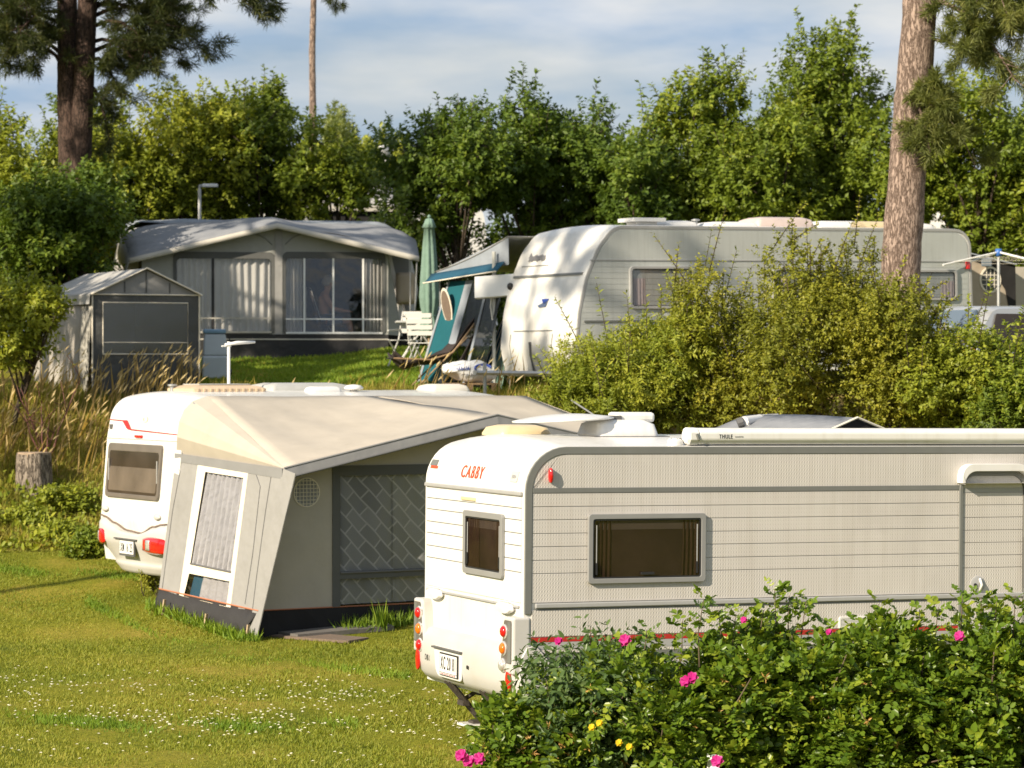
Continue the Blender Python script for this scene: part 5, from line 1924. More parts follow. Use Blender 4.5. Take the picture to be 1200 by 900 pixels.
# ------------------------------------------------------------------ upper terrace: grey sided caravan
def part(name, m, parent, *boxes, bevel=0.0):
    b = MB()
    for q in boxes:
        b.box(*q)
    return b.build(name, m, parent, bevel=bevel)


def terrace_caravan():
    x0, y0 = (678 - 600) / F * 43.0, 43.0
    root = empty('touring_caravan', (x0, y0, 2.70), R(28), 'caravan with tall white curved nose and grey side behind the olive shrubs', 'caravan')
    root.rotation_euler = (0, R(-0.8), R(28))
    bpy.context.view_layer.update()
    Mx = wm(root)
    S = lambda px, py: hit(Mx, 1, 0.0, px, py)
    W, LN, zt = 2.35, 7.2, 2.57
    prof = rpoly([(0.04, 0.32), (-0.06, 0.75), (0.0, 1.3), (0.13, 1.8), (0.34, 2.25), (0.62, zt), (LN, zt), (LN + 0.03, 1.2), (LN, 0.36)], [0.05, 0.5, 0.8, 0.8, 0.7, 0.35, 0.3, 0, 0], 6)
    shell_body('body', prof, W, M['white'], root, 0.05, zt - 0.25)
    up = [p for p in prof if p[1] > 0.5]
    edge_trim([(p[0] + 0.01, p[1]) for p in up if p[0] < LN - 0.5 or True], 0.0, M['trim_light'], root, 0.045, 0.014)
    ins = rpoly([(0.10, 0.42), (0.0, 0.78), (0.06, 1.3), (0.19, 1.8), (0.40, 2.22), (0.66, zt - 0.06), (LN - 0.06, zt - 0.06), (LN - 0.03, 1.2), (LN - 0.06, 0.42)], [0, 0.5, 0.8, 0.8, 0.7, 0.35, 0.26, 0, 0], 6)
    # grey wall sheet in rows with fine joints
    def clip_rows(z0, z1):
        out = []
        n = len(ins)
        # walk polygon and clip to z0..z1 (Sutherland-Hodgman, two planes)
        poly = ins
        for lim, keep in ((z0, 1), (z1, -1)):
            res = []
            for i in range(len(poly)):
                a, b_ = poly[i], poly[(i + 1) % len(poly)]
                ia = (a[1] - lim) * keep >= 0
                ib = (b_[1] - lim) * keep >= 0
                if ia:
                    res.append(a)
                if ia != ib:
                    t = (lim - a[1]) / (b_[1] - a[1])
                    res.append((a[0] + (b_[0] - a[0]) * t, lim))
            poly = res
        return poly
    zs_ = [0.42, 0.75, 1.10] + [1.10 + 0.085 * k for k in range(1, 11)] + [zt - 0.06]
    for z0, z1 in zip(zs_[:-1], zs_[1:]):
        pl = clip_rows(z0 + 0.002, z1 - 0.002)
        if len(pl) > 2:
            MB().prism(pl, 0.001, 0.010, side).build('side_panel', M['grey_sheet'], root)
    zl = S(760, 305).z
    part('upper_rail', M['trim_light'], root, (0.22, LN - 0.06, -0.02, -0.001, zl - 0.008, zl + 0.008))
    zl = S(760, 376).z
    part('lower_rail', M['trim'], root, (0.1, LN - 0.06, -0.024, -0.001, zl - 0.014, zl + 0.014))
    br = mat('caravan_interior', (0.10, 0.075, 0.06), 0.6, 0.3, 3)
    for (pa, pb, pc, pd) in ((737, 812, 312, 362), (905, 985, 314, 362), (1062, 1120, 316, 352)):
        a0, a1 = S(pa, pd).x, S(pb, pc).x
        b0, b1 = S(pa, pd).z, S(pa, pc).z
        wn = window(root, side, a0, a1, b0, b1, 0.04, 0.04, 0.008, glass_m=M['glass'], r=0.07, catches=False, frame_m=M['trim_light'])
        for ch in wn.children:
            if ch.name.startswith('pane'):
                ch.location.y = -0.014
        MB().prism(rrect(a0 + 0.03, a1 - 0.03, b0 + 0.03, b1 - 0.03, 0.04), 0.004, 0.009, side).build('interior', br, wn)
        nf = Vector((0, -1, 0))
        for u0, u1 in ((a0 + 0.05, a0 + 0.28), (a1 - 0.30, a1 - 0.05)):
            curtain_mesh((u0, -0.015, b0 + 0.05), (u1, -0.015, b0 + 0.05), (u1, -0.015, b1 - 0.18), (u0, -0.015, b1 - 0.18), 4, 0.004, nf, 30, 2).build('curtain', M['curtain_pink'], wn, smooth=True)
    # rear marker lamp
    c = S(1130, 311)
    part('marker_lamp', M['red_lamp'], root, (LN - 0.10, LN - 0.03, -0.05, -0.008, c.z - 0.06, c.z + 0.06), bevel=0.01)
    # nose details (points on the curved front)
    xr = lambda z: np.interp(z, [p[1] for p in prof[:40] if p[0] < 0.7 and p[1] < zt - 0.02], [p[0] for p in prof[:40] if p[0] < 0.7 and p[1] < zt - 0.02])

    def nose_strip(name, m, y0, y1, z, h, d=0.012):
        MB().add([(xr(z - h) - d, y0, z - h), (xr(z - h) - d, y1, z - h), (xr(z + h) - d, y1, z + h), (xr(z + h) - d, y0, z + h),
                  (xr(z - h) + .02, y0, z - h), (xr(z - h) + .02, y1, z - h), (xr(z + h) + .02, y1, z + h), (xr(z + h) + .02, y0, z + h)],
                 [(0, 1, 2, 3), (4, 7, 6, 5), (0, 4, 5, 1), (1, 5, 6, 2), (2, 6, 7, 3), (3, 7, 4, 0)]).build(name, m, root)
    nose_strip('nose_rail', M['trim'], 0.10, W - 0.08, 1.86, 0.018, 0.02)
    MB().tube([(xr(2.14 + 0.05 * math.sin(k * 1.9) * (1 if k > 3 else 1.6)) - 0.016, 2.0 - 0.016 * k, 2.14 + 0.05 * math.sin(k * 1.9) * (1 if k > 3 else 1.6)) for k in range(34)], 0.009, 5).build('script_lettering', M['grey_print'], root)
    nose_strip('nose_line', M['trim'], 1.30, 2.15, 2.02, 0.005, 0.012)
    # folded gas-locker lid outline and logo
    nose_strip('locker_joint', M['trim'], 0.72, 1.95, 1.02, 0.006, 0.012)
    for yy in (0.66, 2.0):
        MB().tube([(xr(z_) - 0.006, yy + 0.05 * math.sin((z_ - 0.4) * 4), z_) for z_ in (0.4, 0.6, 0.8, 0.97)], 0.006, 5).build('locker_joint', M['trim'], root)
    MB().tube([(xr(z_) - 0.03, 1.36, z_) for z_ in (0.35, 0.5, 0.65, 0.85)], [0.02, 0.014, 0.014, 0.02], 6).build('cable', M['trim_dark'], root)
    lg = [(0.95, 1.50), (1.18, 1.50), (1.10, 1.43), (1.02, 1.42)]
    MB().add([(xr(z_) - 0.012, y_, z_) for y_, z_ in lg], [(0, 1, 2, 3)]).build('logo', M['blue_print'], root, thick=0.006)
    lg = [(0.98, 1.47), (1.28, 1.40), (1.20, 1.37), (1.0, 1.38)]
    MB().add([(xr(z_) - 0.012, y_, z_) for y_, z_ in lg], [(0, 1, 2, 3)]).build('logo', M['solar'], root, thick=0.006)
    for yy in (W - 0.05,):
        MB().lathe([(0.05, 0), (0.06, -0.03), (0.04, -0.06)], (xr(1.75) - 0.005, yy - 0.02, 1.72), 'x', 12).build('front_lamp', M['black'], root, smooth=True)
    # roof fittings
    TX = lambda px: hit(Mx, 1, 1.0, px, 262).x
    def at_roof(pa, pb):
        return TX(pa), TX(pb)
    zr = zt + 0.035
    a, b_ = at_roof(735, 773)
    part('roof_box', M['white_sheet'], root, (a, b_, 0.8, 1.3, zr + 0.07, zr + 0.13), (a + 0.1, b_ - 0.1, 0.9, 1.2, zr - 0.01, zr + 0.069), bevel=0.01)
    for pa, pb, h_, mm in ((776, 818, 0.10, 'white_sheet'), (822, 880, 0.085, 'white_sheet'), (880, 950, 0.17, 'foil_pink'), (952, 1012, 0.12, 'white_sheet'), (985, 1048, 0.12, 'cream_dome'), (1050, 1085, 0.09, 'white_sheet')):
        a, b_ = at_roof(pa, pb)
        low_dome('roof_hatch', root, M[mm], a, b_ - 0.03, 0.7 + (pa % 3) * 0.1, 1.5, zr, h_)
    a, b_ = at_roof(815, 822)
    MB().lathe([(0.03, 0), (0.03, 0.1), (0.07, 0.11), (0.07, 0.13), (0.02, 0.14)], (a, 1.0, zr - 0.01), 'z', 12).build('flue', M['galv'], root, smooth=True, angle=40)
    for xw in (3.6, 4.35):
        wheel(root, xw, 0.16)
        wheel(root, xw, W - 0.16)
    MB().tube([(0.3, 0.5, 0.36), (-1.1, W / 2 - 0.04, 0.40)], 0.04, 6).tube([(0.3, W - 0.5, 0.36), (-1.1, W / 2 + 0.04, 0.40)], 0.04, 6).build('drawbar', M['galv'], root)
    q = Mx @ Vector((-0.95, W / 2, 0))
    MB().tube([(-0.95, W / 2, 0.55), (-0.95, W / 2, gz(q.x, q.y) - q.z)], 0.03, 8).build('jockey_post', M['galv'], root)
    return root, Mx


M['curtain_pink'] = cloth('pinkish_curtain', (0.50, 0.42, 0.42), fold=0.2, trans=0.1)
tc_root, TM = terrace_caravan()


def teal_awning():
    base = TM @ Vector((0.1, 4.9, 0))
    base.z = gz(base.x, base.y)
    root = empty('side_awning', base, R(28), 'teal and grey awning with clear side panels beyond the curved caravan nose', 'awning')
    W_ = lambda a, b_, c: TM @ Vector((a, b_, c))
    xw = 0.12
    g = lambda a, b_: (TM.inverted() @ Vector((*(TM @ Vector((a, b_, 0))).xy, gz(*(TM @ Vector((a, b_, 0))).xy)))).z
    ye, yr = 4.95, 2.36
    ze, zr = 2.02, 2.50
    # roof: curved grey sheet
    rb = MB()
    rb.grid(lambda i, j: W_(xw - 0.02 + 4.5 * i, yr + (ye - yr) * j, zr + (ze - zr) * j - 0.05 * math.sin(j * math.pi)), 6, 10)
    rb.build('roof', M['tent_roof'], root, smooth=True, world_pts=True, thick=0.008)
    # blue valance along the side eave, flaring outwards
    vb = MB()
    vz = lambda i: (zr - 0.36) + (ze - zr + 0.36) * i - 0.03
    vb.grid(lambda i, j: W_(xw - 0.03 - 0.14 * j, yr + 0.1 + (ye + 0.06 - yr - 0.1) * i, vz(i) - 0.15 * j), 10, 2)
    vb.build('valance', M['blue_cloth'], root, smooth=True, world_pts=True, thick=0.008)
    MB().tube([W_(xw - 0.19, yr + 0.1 + (ye + 0.06 - yr - 0.1) * i, vz(i) - 0.15) for i in np.linspace(0, 1, 9)], 0.012, 5).build('valance_hem', M['webbing'], root, world_pts=True)
    # grey gable cloth between roof edge and valance
    MB().add([W_(xw, yr + 0.02, vz(0) - 0.05), W_(xw, ye - 0.05, vz(1) - 0.06), W_(xw, ye - 0.05, ze - 0.01), W_(xw, yr + 0.02, zr - 0.01)], [(0, 1, 2, 3)]).build('gable', M['tarp'], root, world_pts=True, thick=0.006)
    # side panels leaning outwards at the foot
    def wall(name, m, y0t, y1t, y0b, y1b, z1=1.85, lean=0.34, par=root, off=0.0, z0=None, th=0.006):
        zz0 = g(xw - lean, (y0b + y1b) / 2) if z0 is None else z0
        k = (z1 - zz0) / z1
        b = MB()
        b.add([W_(xw - lean - off, y0b, zz0), W_(xw - lean - off, y1b, zz0), W_(xw - off, y1t, z1), W_(xw - off, y0t, z1)], [(0, 1, 2, 3)])
        return b.build(name, m, par, world_pts=True, thick=th)
    t = wall('teal_wall', M['teal'], 3.85, 4.45, 4.25, 4.95)
    wall('teal_edge', M['tarp'], 4.40, 4.46, 4.88, 4.96, par=t, off=0.012)
    wall('grey_strip', M['tarp'], 3.6, 3.85, 4.0, 4.25, par=t)
    # oval vent
    c = W_(xw - 0.14, 4.22, 1.45)
    n_ = (TM.to_3x3() @ Vector((-1, 0, -0.18))).normalized()
    u_ = (TM.to_3x3() @ Vector((0, 1, 0))).normalized()
    v_ = n_.cross(u_).normalized()
    ov = MB()
    pts = [c + n_ * 0.03 + u_ * 0.17 * math.cos(k * math.pi / 12) + v_ * 0.30 * math.sin(k * math.pi / 12) for k in range(24)]
    ov.slab(pts, 0.01)
    vo = ov.build('oval_vent', M['webbing'], t, world_pts=True)
    pts2 = [c + n_ * 0.036 + u_ * 0.14 * math.cos(k * math.pi / 12) + v_ * 0.26 * math.sin(k * math.pi / 12) for k in range(24)]
    MB().slab(pts2, 0.005).build('mesh', M['mat_brown'], vo, world_pts=True)
    w2 = wall('foil_wall', M['vinyl_dark'], 2.5, 3.55, 2.75, 4.0)
    wall('mullion', M['tarp'], 3.0, 3.07, 3.3, 3.38, par=w2, off=0.012)
    MB().tube([W_(xw - 0.3, 2.7, 0.35), W_(xw - 0.3, 4.0, 0.35)], 0.012, 6).build('cross_bar', M['galv'], w2, world_pts=True)
    # things seen through: striped towels, back wall
    wall('back_wall', M['teal'], 2.4, 4.6, 2.5, 5.1, par=root, off=-2.2)
    st = wall('striped_cloth', M['blue_cloth'], 3.05, 3.4, 3.1, 3.75, z1=1.2, par=root, off=-0.4)
    for k in range(4):
        wall('stripe', M['webbing'], 3.07 + k * 0.09, 3.09 + k * 0.09, 3.16 + k * 0.16, 3.19 + k * 0.16, z1=1.2, par=st, off=-0.385)
    wall('green_cloth', M['green_cloth'], 2.55, 2.8, 2.6, 2.95, z1=1.7, par=root, off=-0.3)
    for yy in (2.5, 4.9):
        MB().tube([W_(xw + 0.06, yy, g(xw, yy)), W_(xw + 0.06, yy, 1.9)], 0.014, 7).build('pole', M['galv'], root, world_pts=True)
    return root


teal_awning()


# ------------------------------------------------------------------ large awning with curtained windows
def back_awning():
    yaw = 9.0
    x0, y0 = (157 - 600) / F * 52.8, 52.8
    zb = gz(x0 + 2.5, y0)
    root = empty('caravan_awning', (x0, y0, zb), R(yaw), 'wide grey awning with white curtained windows and peaked eave on the terrace', 'awning')
    Mx = wm(root)
    yw = 0.28
    Q = lambda px, py: hit(Mx, 1, yw, px, py)
    E = lambda px, py: hit(Mx, 1, 0.0, px, py)
    eL, eP, eR = E(152, 303), E(325, 262), E(491, 301)
    zt = 2.60
    yb = 2.5
    pb = Mx @ Vector((0, 2.62, 0))
    zback = gz(pb.x, pb.y) + 2.44 - zb
    # roof: from the peaked eave back to the caravan, left end rolled over
    rb = MB()

    def eave(i):
        if i < 0.5:
            return eL.lerp(eP, i * 2)
        return eP.lerp(eR, i * 2 - 1)

    def rf(i, j):
        e = eave(i)
        bk = Vector((-0.2 + 5.65 * i, yb + 0.16, zback - 0.30 * abs(2 * i - 1) ** 8))
        q = e.lerp(bk, j)
        q.z += 0.10 * math.sin(j * math.pi) - 0.04 * math.sin(i * 12) * math.sin(j * 3.0)
        return q
    ro = rb.grid(rf, 24, 10).build('roof', M['awning_roof'], root, smooth=True, thick=0.008)
    # pale fascia edge
    MB().grid(lambda i, j: eave(i) + Vector((0, -0.015 - 0.01 * j, 0.01 - 0.10 * j)), 24, 1).build('front_valance', M['webbing_grey'], root, smooth=True, thick=0.01)
    # left end drape
    MB().grid(lambda i, j: rf(0, i) + Vector((-0.06 * math.sin(j * 3), 0, -(0.05 + 0.45 * j) * (1 if j > 0 else 0))), 8, 4).build('end_flap', M['tent_roof'], root, smooth=True, thick=0.008)
    # front wall around two windows
    wl = [(207, 318, 303, 389), (335, 448, 303, 390)]
    zs_ = Q(330, 392).z
    xs_l = 0.15
    xs_r = Q(455, 380).x
    fz = lambda a: (eave(min(max((a - eL.x) / (eR.x - eL.x), 0), 1)).z - 0.02)
    wins = []
    for pa, pb, pc, pd in wl:
        wins.append((Q(pa, pd).x, Q(pb, pd).x, Q((pa + pb) / 2, pd).z, Q((pa + pb) / 2, pc).z))
    fw = MB()

    def wallq(a0, a1, z0f, z1f):
        n = 6
        for k in range(n):
            u0 = a0 + (a1 - a0) * k / n
            u1 = a0 + (a1 - a0) * (k + 1) / n
            fw.add([(u0, yw, z0f(u0)), (u1, yw, z0f(u1)), (u1, yw, z1f(u1)), (u0, yw, z1f(u0))], [(0, 1, 2, 3)])
    c_ = lambda v: (lambda a: v)
    wallq(xs_l, wins[0][0], c_(zs_), fz)
    wallq(wins[0][0], wins[0][1], c_(wins[0][3]), fz)
    wallq(wins[0][1], wins[1][0], c_(zs_), fz)
    wallq(wins[1][0], wins[1][1], c_(wins[1][3]), fz)
    wallq(wins[1][1], xs_r, c_(zs_), fz)
    fwo = fw.build('front_wall', M['canvas_greygreen'], root, thick=0.006)
    part('skirt', M['canvas_dark'], fwo, (xs_l, xs_r, yw - 0.01, yw + 0.0, -0.25, zs_))
    part('skirt_band', M['webbing_grey'], fwo, (xs_l, xs_r, yw - 0.02, yw - 0.012, zs_ - 0.10, zs_ - 0.075))
    nf = Vector((0, -1, 0))
    for k, (a0, a1, z0, z1) in enumerate(wins):
        fr = MB()
        fr.ring(rrect(a0 - 0.06, a1 + 0.06, z0 - 0.04, z1 + 0.12, 0.1), rrect(a0, a1, z0, z1, 0.08), 0, 0.014, lambda a, b_, d: (a, yw - 0.006 - d, b_))
        w = fr.build('window', M['canvas_dark2'], fwo)
        MB().box(a0, a1, yw + 0.004, yw + 0.007, z0, z1).build('foil', M['glass'] if k == 1 else M['vinyl'], w)
        bars = [0.38] if k == 0 else [0.19, 0.49, 0.80]
        for t in bars:
            xx = a0 + (a1 - a0) * t
            part('mullion', M['white_paint'] if k == 1 else M['canvas_dark'], w, (xx - 0.018, xx + 0.018, yw - 0.02, yw - 0.008, z0, z1))
        part('cross_bar', M['white_paint'] if k == 1 else M['webbing_grey'], w, (a0, a1, yw - 0.027, yw - 0.021, z0 + 0.24, z0 + 0.265))
        part('sill', M['white_paint'] if k == 1 else M['webbing_grey'], w, (a0, a1, yw - 0.03, yw - 0.008, z0 - 0.02, z0 + 0.015))
        spans = [(0.0, 0.37), (0.40, 1.0)] if k == 0 else [(0.0, 0.17), (0.83, 1.0)]
        for u0, u1 in spans:
            b0, b1 = a0 + (a1 - a0) * u0, a0 + (a1 - a0) * u1
            curtain_mesh((b0, yw + 0.08, z0), (b1, yw + 0.08, z0), (b1, yw + 0.08, z1), (b0, yw + 0.08, z1), 7 * (u1 - u0) + 3, 0.035, nf, 50, 4).build('curtain', M['curtain_white'], w, smooth=True)
    # piped arches in the gable cloth
    for a0, a1, z0, z1 in wins:
        pts = [(a0 - 0.05 + (a1 - a0 + 0.1) * t, yw - 0.012, z1 + 0.14 + 0.32 * math.sin(t * math.pi) ** 0.5 * (0.5 + (t if a0 < 2 else 1 - t))) for t in np.linspace(0.02, 0.98, 16)]
        MB().tube(pts, 0.012, 5).build('piping', M['canvas_midgrey'], fwo)
    part('centre_post', M['canvas_grey'], fwo, ((wins[0][1] + wins[1][0]) / 2 - 0.07, (wins[0][1] + wins[1][0]) / 2 + 0.07, yw - 0.03, yw - 0.012, zs_, fz(2.5) - 0.08))
    # slanting right corner cloth
    cc = MB()
    cc.add([(xs_r, yw, zs_), (xs_r + 0.30, yw + 0.3, zs_ - 0.02), (xs_r + 0.02, yw + 0.3, wins[1][3] + 0.15), (xs_r - 0.08, yw, wins[1][3] + 0.1)], [(0, 1, 2, 3)])
    cc.build('corner_cloth', M['canvas_greygreen'], root, thick=0.008)
    # right porch: set back wall, grey above and black below
    part('porch_wall', M['canvas_midgrey'], root, (xs_r - 0.05, eR.x - 0.05, 1.1, 1.115, 0.75, fz(5.0) + 0.1))
    part('porch_skirt', M['canvas_black'], root, (xs_r - 0.05, eR.x - 0.05, 1.1, 1.112, -0.2, 0.745))
    # other walls and floor
    part('end_wall', M['canvas_dark'], root, (xs_l, xs_l + 0.012, yw + 0.01, yb - 0.02, -0.2, 1.9))
    part('end_wall', M['canvas_dark'], root, (eR.x - 0.07, eR.x - 0.055, 1.2, yb - 0.02, -0.2, 1.85))
    part('back_wall', M['canvas_dark'], root, (xs_l + 0.02, eR.x - 0.08, yb - 0.02, yb, -0.1, 2.2))
    part('floor', M['ground_cloth'], root, (xs_l + 0.02, eR.x - 0.1, yw + 0.05, yb - 0.04, -0.05, 0.24))
    for a in (xs_l + 0.1, 2.5, eR.x - 0.12):
        MB().tube([(a, yw + 0.06, -0.1), (a, yw + 0.06, fz(a) - 0.05)], 0.014, 7).build('pole', M['galv'], root)
    # right corner pole slanting to the eave
    MB().tube([(eR.x - 0.1, 0.1, -0.05), (eR.x - 0.03, 0.05, eR.z)], 0.012, 7).build('pole', M['galv'], root)
    # --- things in and beside the awning
    H0 = 0.24
    # folding armchair with white cover
    def wpos(a, b_, c):
        return Mx @ Vector((a, b_, c))
    cx = Q(392, 380).x
    ch = empty('folding_armchair', wpos(cx, 1.15, H0), R(yaw - 90), 'folding chair with white back cover inside the curtained awning', 'chair')
    for sx in (-0.24, 0.24):
        MB().tube([(sx, 0.22, 0), (sx, -0.05, 0.42), (sx, -0.28, 0.0)], 0.013, 6).build('leg', M['galv'], ch)
        MB().tube([(sx, 0.25, 0.62), (sx, -0.22, 0.64)], 0.02, 6).build('armrest', M['black'], ch)
    MB().box(-0.24, 0.24, -0.22, 0.25, 0.40, 0.45).build('seat', M['dark_fabric'], ch, bevel=0.015)
    MB().slab([(-0.24, -0.20, 0.45), (0.24, -0.20, 0.45), (0.24, -0.42, 1.12), (-0.24, -0.42, 1.12)], 0.04).build('backrest', M['dark_fabric'], ch, bevel=0.01)
    MB().slab([(-0.25, -0.20, 0.55), (0.25, -0.20, 0.55), (0.25, -0.40, 1.16), (-0.25, -0.40, 1.16)], 0.012).slab([(-0.25, -0.46, 1.16), (0.25, -0.46, 1.16), (0.25, -0.47, 0.55), (-0.25, -0.47, 0.55)], 0.012).build('back_cover', M['curtain_white'], ch)
    # person sitting, facing the left of the awning
    ps = person(wpos(cx, 1.15, H0), R(yaw - 90))
    # white board leaning and cushion hanging in the porch
    o = MB().slab([(0, 0, 0), (0.16, 0, 0), (-0.14, 0.02, 1.45), (-0.28, 0.02, 1.45)], 0.03).build('leaning_board', M['white_sheet'])
    o.location = wpos(eR.x - 0.28, 0.85, -0.02) + Vector((0, 0, 0))
    o.location.z = gz(o.location.x, o.location.y) + 0.35
    tag(o, 'narrow white board leaning in the dark porch of the wide grey awning', 'board')
    o = low_dome('hanging_cushion', None, M['cushion'], -0.18, 0.18, -0.30, 0.30, 0, 0.14)
    o.rotation_euler = (R(90), R(0), R(yaw))
    o.location = wpos(eR.x - 0.16, 0.78, 1.38)
    tag(o, 'beige seat cushion hanging under the eave of the wide grey awning', 'cushion')
    return root, Mx


def person(loc, rz):
    """seated figure: local +y is where they face, seat at z 0.47"""
    root = empty('person', loc, rz, 'bare armed person seated on a chair behind the awning window', 'person')
    J = {}
    V = []
    Ed = []
    Rd = []

    def add(p, r, frm=None):
        V.append(p)
        Rd.append(r)
        if frm is not None:
            Ed.append((frm, len(V) - 1))
        return len(V) - 1
    pel = add((0, -0.10, 0.56), (0.16, 0.12))
    bel = add((0, -0.13, 0.72), (0.15, 0.11), pel)
    che = add((0, -0.12, 0.92), (0.165, 0.12), bel)
    nb = add((0, -0.08, 1.06), (0.07, 0.06), che)
    nk = add((0, -0.05, 1.13), (0.055, 0.055), nb)
    h1 = add((0, -0.02, 1.22), (0.085, 0.095), nk)
    h2 = add((0, -0.02, 1.31), (0.072, 0.085), h1)
    for s in (-1, 1):
        hp = add((0.10 * s, -0.06, 0.54), (0.085, 0.085), pel)
        kn = add((0.13 * s, 0.36, 0.53), (0.062, 0.062), hp)
        an = add((0.13 * s, 0.40, 0.11), (0.042, 0.042), kn)
        toe = add((0.14 * s, 0.55, 0.045), (0.04, 0.03), an)
        sh = add((0.20 * s, -0.10, 1.0), (0.065, 0.065), che)
        el = add((0.25 * s, 0.02, 0.76), (0.045, 0.045), sh)
        wr = add((0.17 * s, 0.25, 0.72), (0.03, 0.03), el)
        pm = add((0.15 * s, 0.32, 0.72), (0.036, 0.02), wr)
        for k in range(4):
            f1 = add((0.15 * s + (k - 1.5) * 0.02, 0.375, 0.715), (0.009, 0.009), pm)
            add((0.15 * s + (k - 1.5) * 0.021, 0.41, 0.70), (0.008, 0.008), f1)
        t1 = add((0.15 * s - 0.04 * s, 0.335, 0.725), (0.010, 0.010), pm)
        add((0.15 * s - 0.055 * s, 0.36, 0.72), (0.008, 0.008), t1)
    me = bpy.data.meshes.new('body')
    me.from_pydata(V, Ed, [])
    o = bpy.data.objects.new('body', me)
    COL.objects.link(o)
    o.parent = root
    md = o.modifiers.new('skin', 'SKIN')
    for i, r in enumerate(Rd):
        me.skin_vertices[0].data[i].radius = r
    me.skin_vertices[0].data[0].use_root = True
    s2 = o.modifiers.new('sub', 'SUBSURF')
    s2.levels = 2
    s2.render_levels = 2
    me.materials.append(M['skin'])
    # face and hair
    MB().lathe([(0.004, 0.0), (0.014, 0.006), (0.012, 0.02), (0.004, 0.035)], (0, 0.085, 1.235), 'z', 8).build('nose', M['skin'], root, smooth=True)
    for s in (-1, 1):
        MB().lathe([(0.003, -0.008), (0.010, 0), (0.003, 0.008)], (0.032 * s, 0.068, 1.27), 'y', 8).build('eye', M['black'], root, smooth=True)
        MB().lathe([(0.006, -0.01), (0.024, 0), (0.006, 0.01)], (0.088 * s, -0.02, 1.255), 'x', 10).build('ear', M['skin'], root, smooth=True)
    MB().box(-0.025, 0.025, 0.070, 0.078, 1.195, 1.203).build('mouth', M['red_stripe'], root)
    hb = MB()
    hb.grid(lambda i, j: (0.098 * math.sin(math.pi * (0.02 + 0.58 * i)) * math.cos(2 * math.pi * j), -0.035 + 0.115 * math.sin(math.pi * (0.02 + 0.58 * i)) * math.sin(2 * math.pi * j) * (1 if math.sin(2 * math.pi * j) < 0 else 0.78), 1.285 + 0.115 * math.cos(math.pi * (0.02 + 0.58 * i)) - (0.05 if math.sin(2 * math.pi * j) < 0.2 else 0) * i), 8, 20)
    hb.build('hair', M['hair'], root, smooth=True, thick=0.02)
    # shorts: cloth tubes round the hips and thighs
    sb = MB()
    sb.tube([(0, -0.115, 0.66), (0, -0.11, 0.60), (0, -0.09, 0.54)], [0.165, 0.175, 0.17], 16)
    for s in (-1, 1):
        sb.tube([(0.09 * s, -0.06, 0.545), (0.12 * s, 0.22, 0.54)], [0.105, 0.09], 12)
    sb.build('shorts', M['shorts'], root, smooth=True)
    return root


M['webbing_grey'] = cloth('pale_hem_cloth', (0.52, 0.49, 0.43), fold=0.1)
M['canvas_greygreen'] = cloth('grey_green_canvas', (0.33, 0.33, 0.30), fold=0.35)
M['cushion'] = cloth('beige_cushion', (0.42, 0.35, 0.27), fold=0.3)
M['awning_roof'] = cloth('blue_grey_awning_roof', (0.25, 0.26, 0.28), fold=0.7, fscale=1.8)
ba, BM = back_awning()


def covered_caravan():
    p = BM @ Vector((0, 2.62, 0))
    root = empty('covered_caravan', (p.x, p.y, gz(p.x, p.y)), R(9), 'caravan under a blue grey tarpaulin behind the wide grey awning', 'caravan')
    prof = rpoly([(-0.25, 0.4), (-0.38, 1.2), (-0.2, 2.38), (5.35, 2.38), (5.6, 1.2), (5.5, 0.4)], [0, 0.4, 0.5, 0.9, 0, 0], 7)
    shell_body('body', [(x_ * 0.985 + 0.02, z_ * 0.985) for x_, z_ in prof], 2.3, M['white_sheet'], root, 0.05, 2.2)
    # tarpaulin over the roof and down the upper walls
    top = [p_ for p_ in prof if p_[1] > 1.55]
    b = MB()
    n = len(top)

    def fn(i, j):
        t = i * (n - 1)
        k = min(int(t), n - 2)
        x_ = top[k][0] + (top[k + 1][0] - top[k][0]) * (t - k)
        z_ = top[k][1] + (top[k + 1][1] - top[k][1]) * (t - k)
        c = 0.10 * (1 - (2 * j - 1) ** 2)
        return (x_, -0.02 + 2.34 * j, z_ + 0.03 + c + 0.025 * math.sin(x_ * 5 + j * 9) + 0.02 * math.sin(j * 21 + x_ * 2))
    b.grid(fn, 48, 14)
    b.build('tarpaulin', M['tarp'], root, smooth=True, thick=0.01)
    for xw in (2.7,):
        wheel(root, xw, 0.16)
        wheel(root, xw, 2.14)
    return root


covered_caravan()


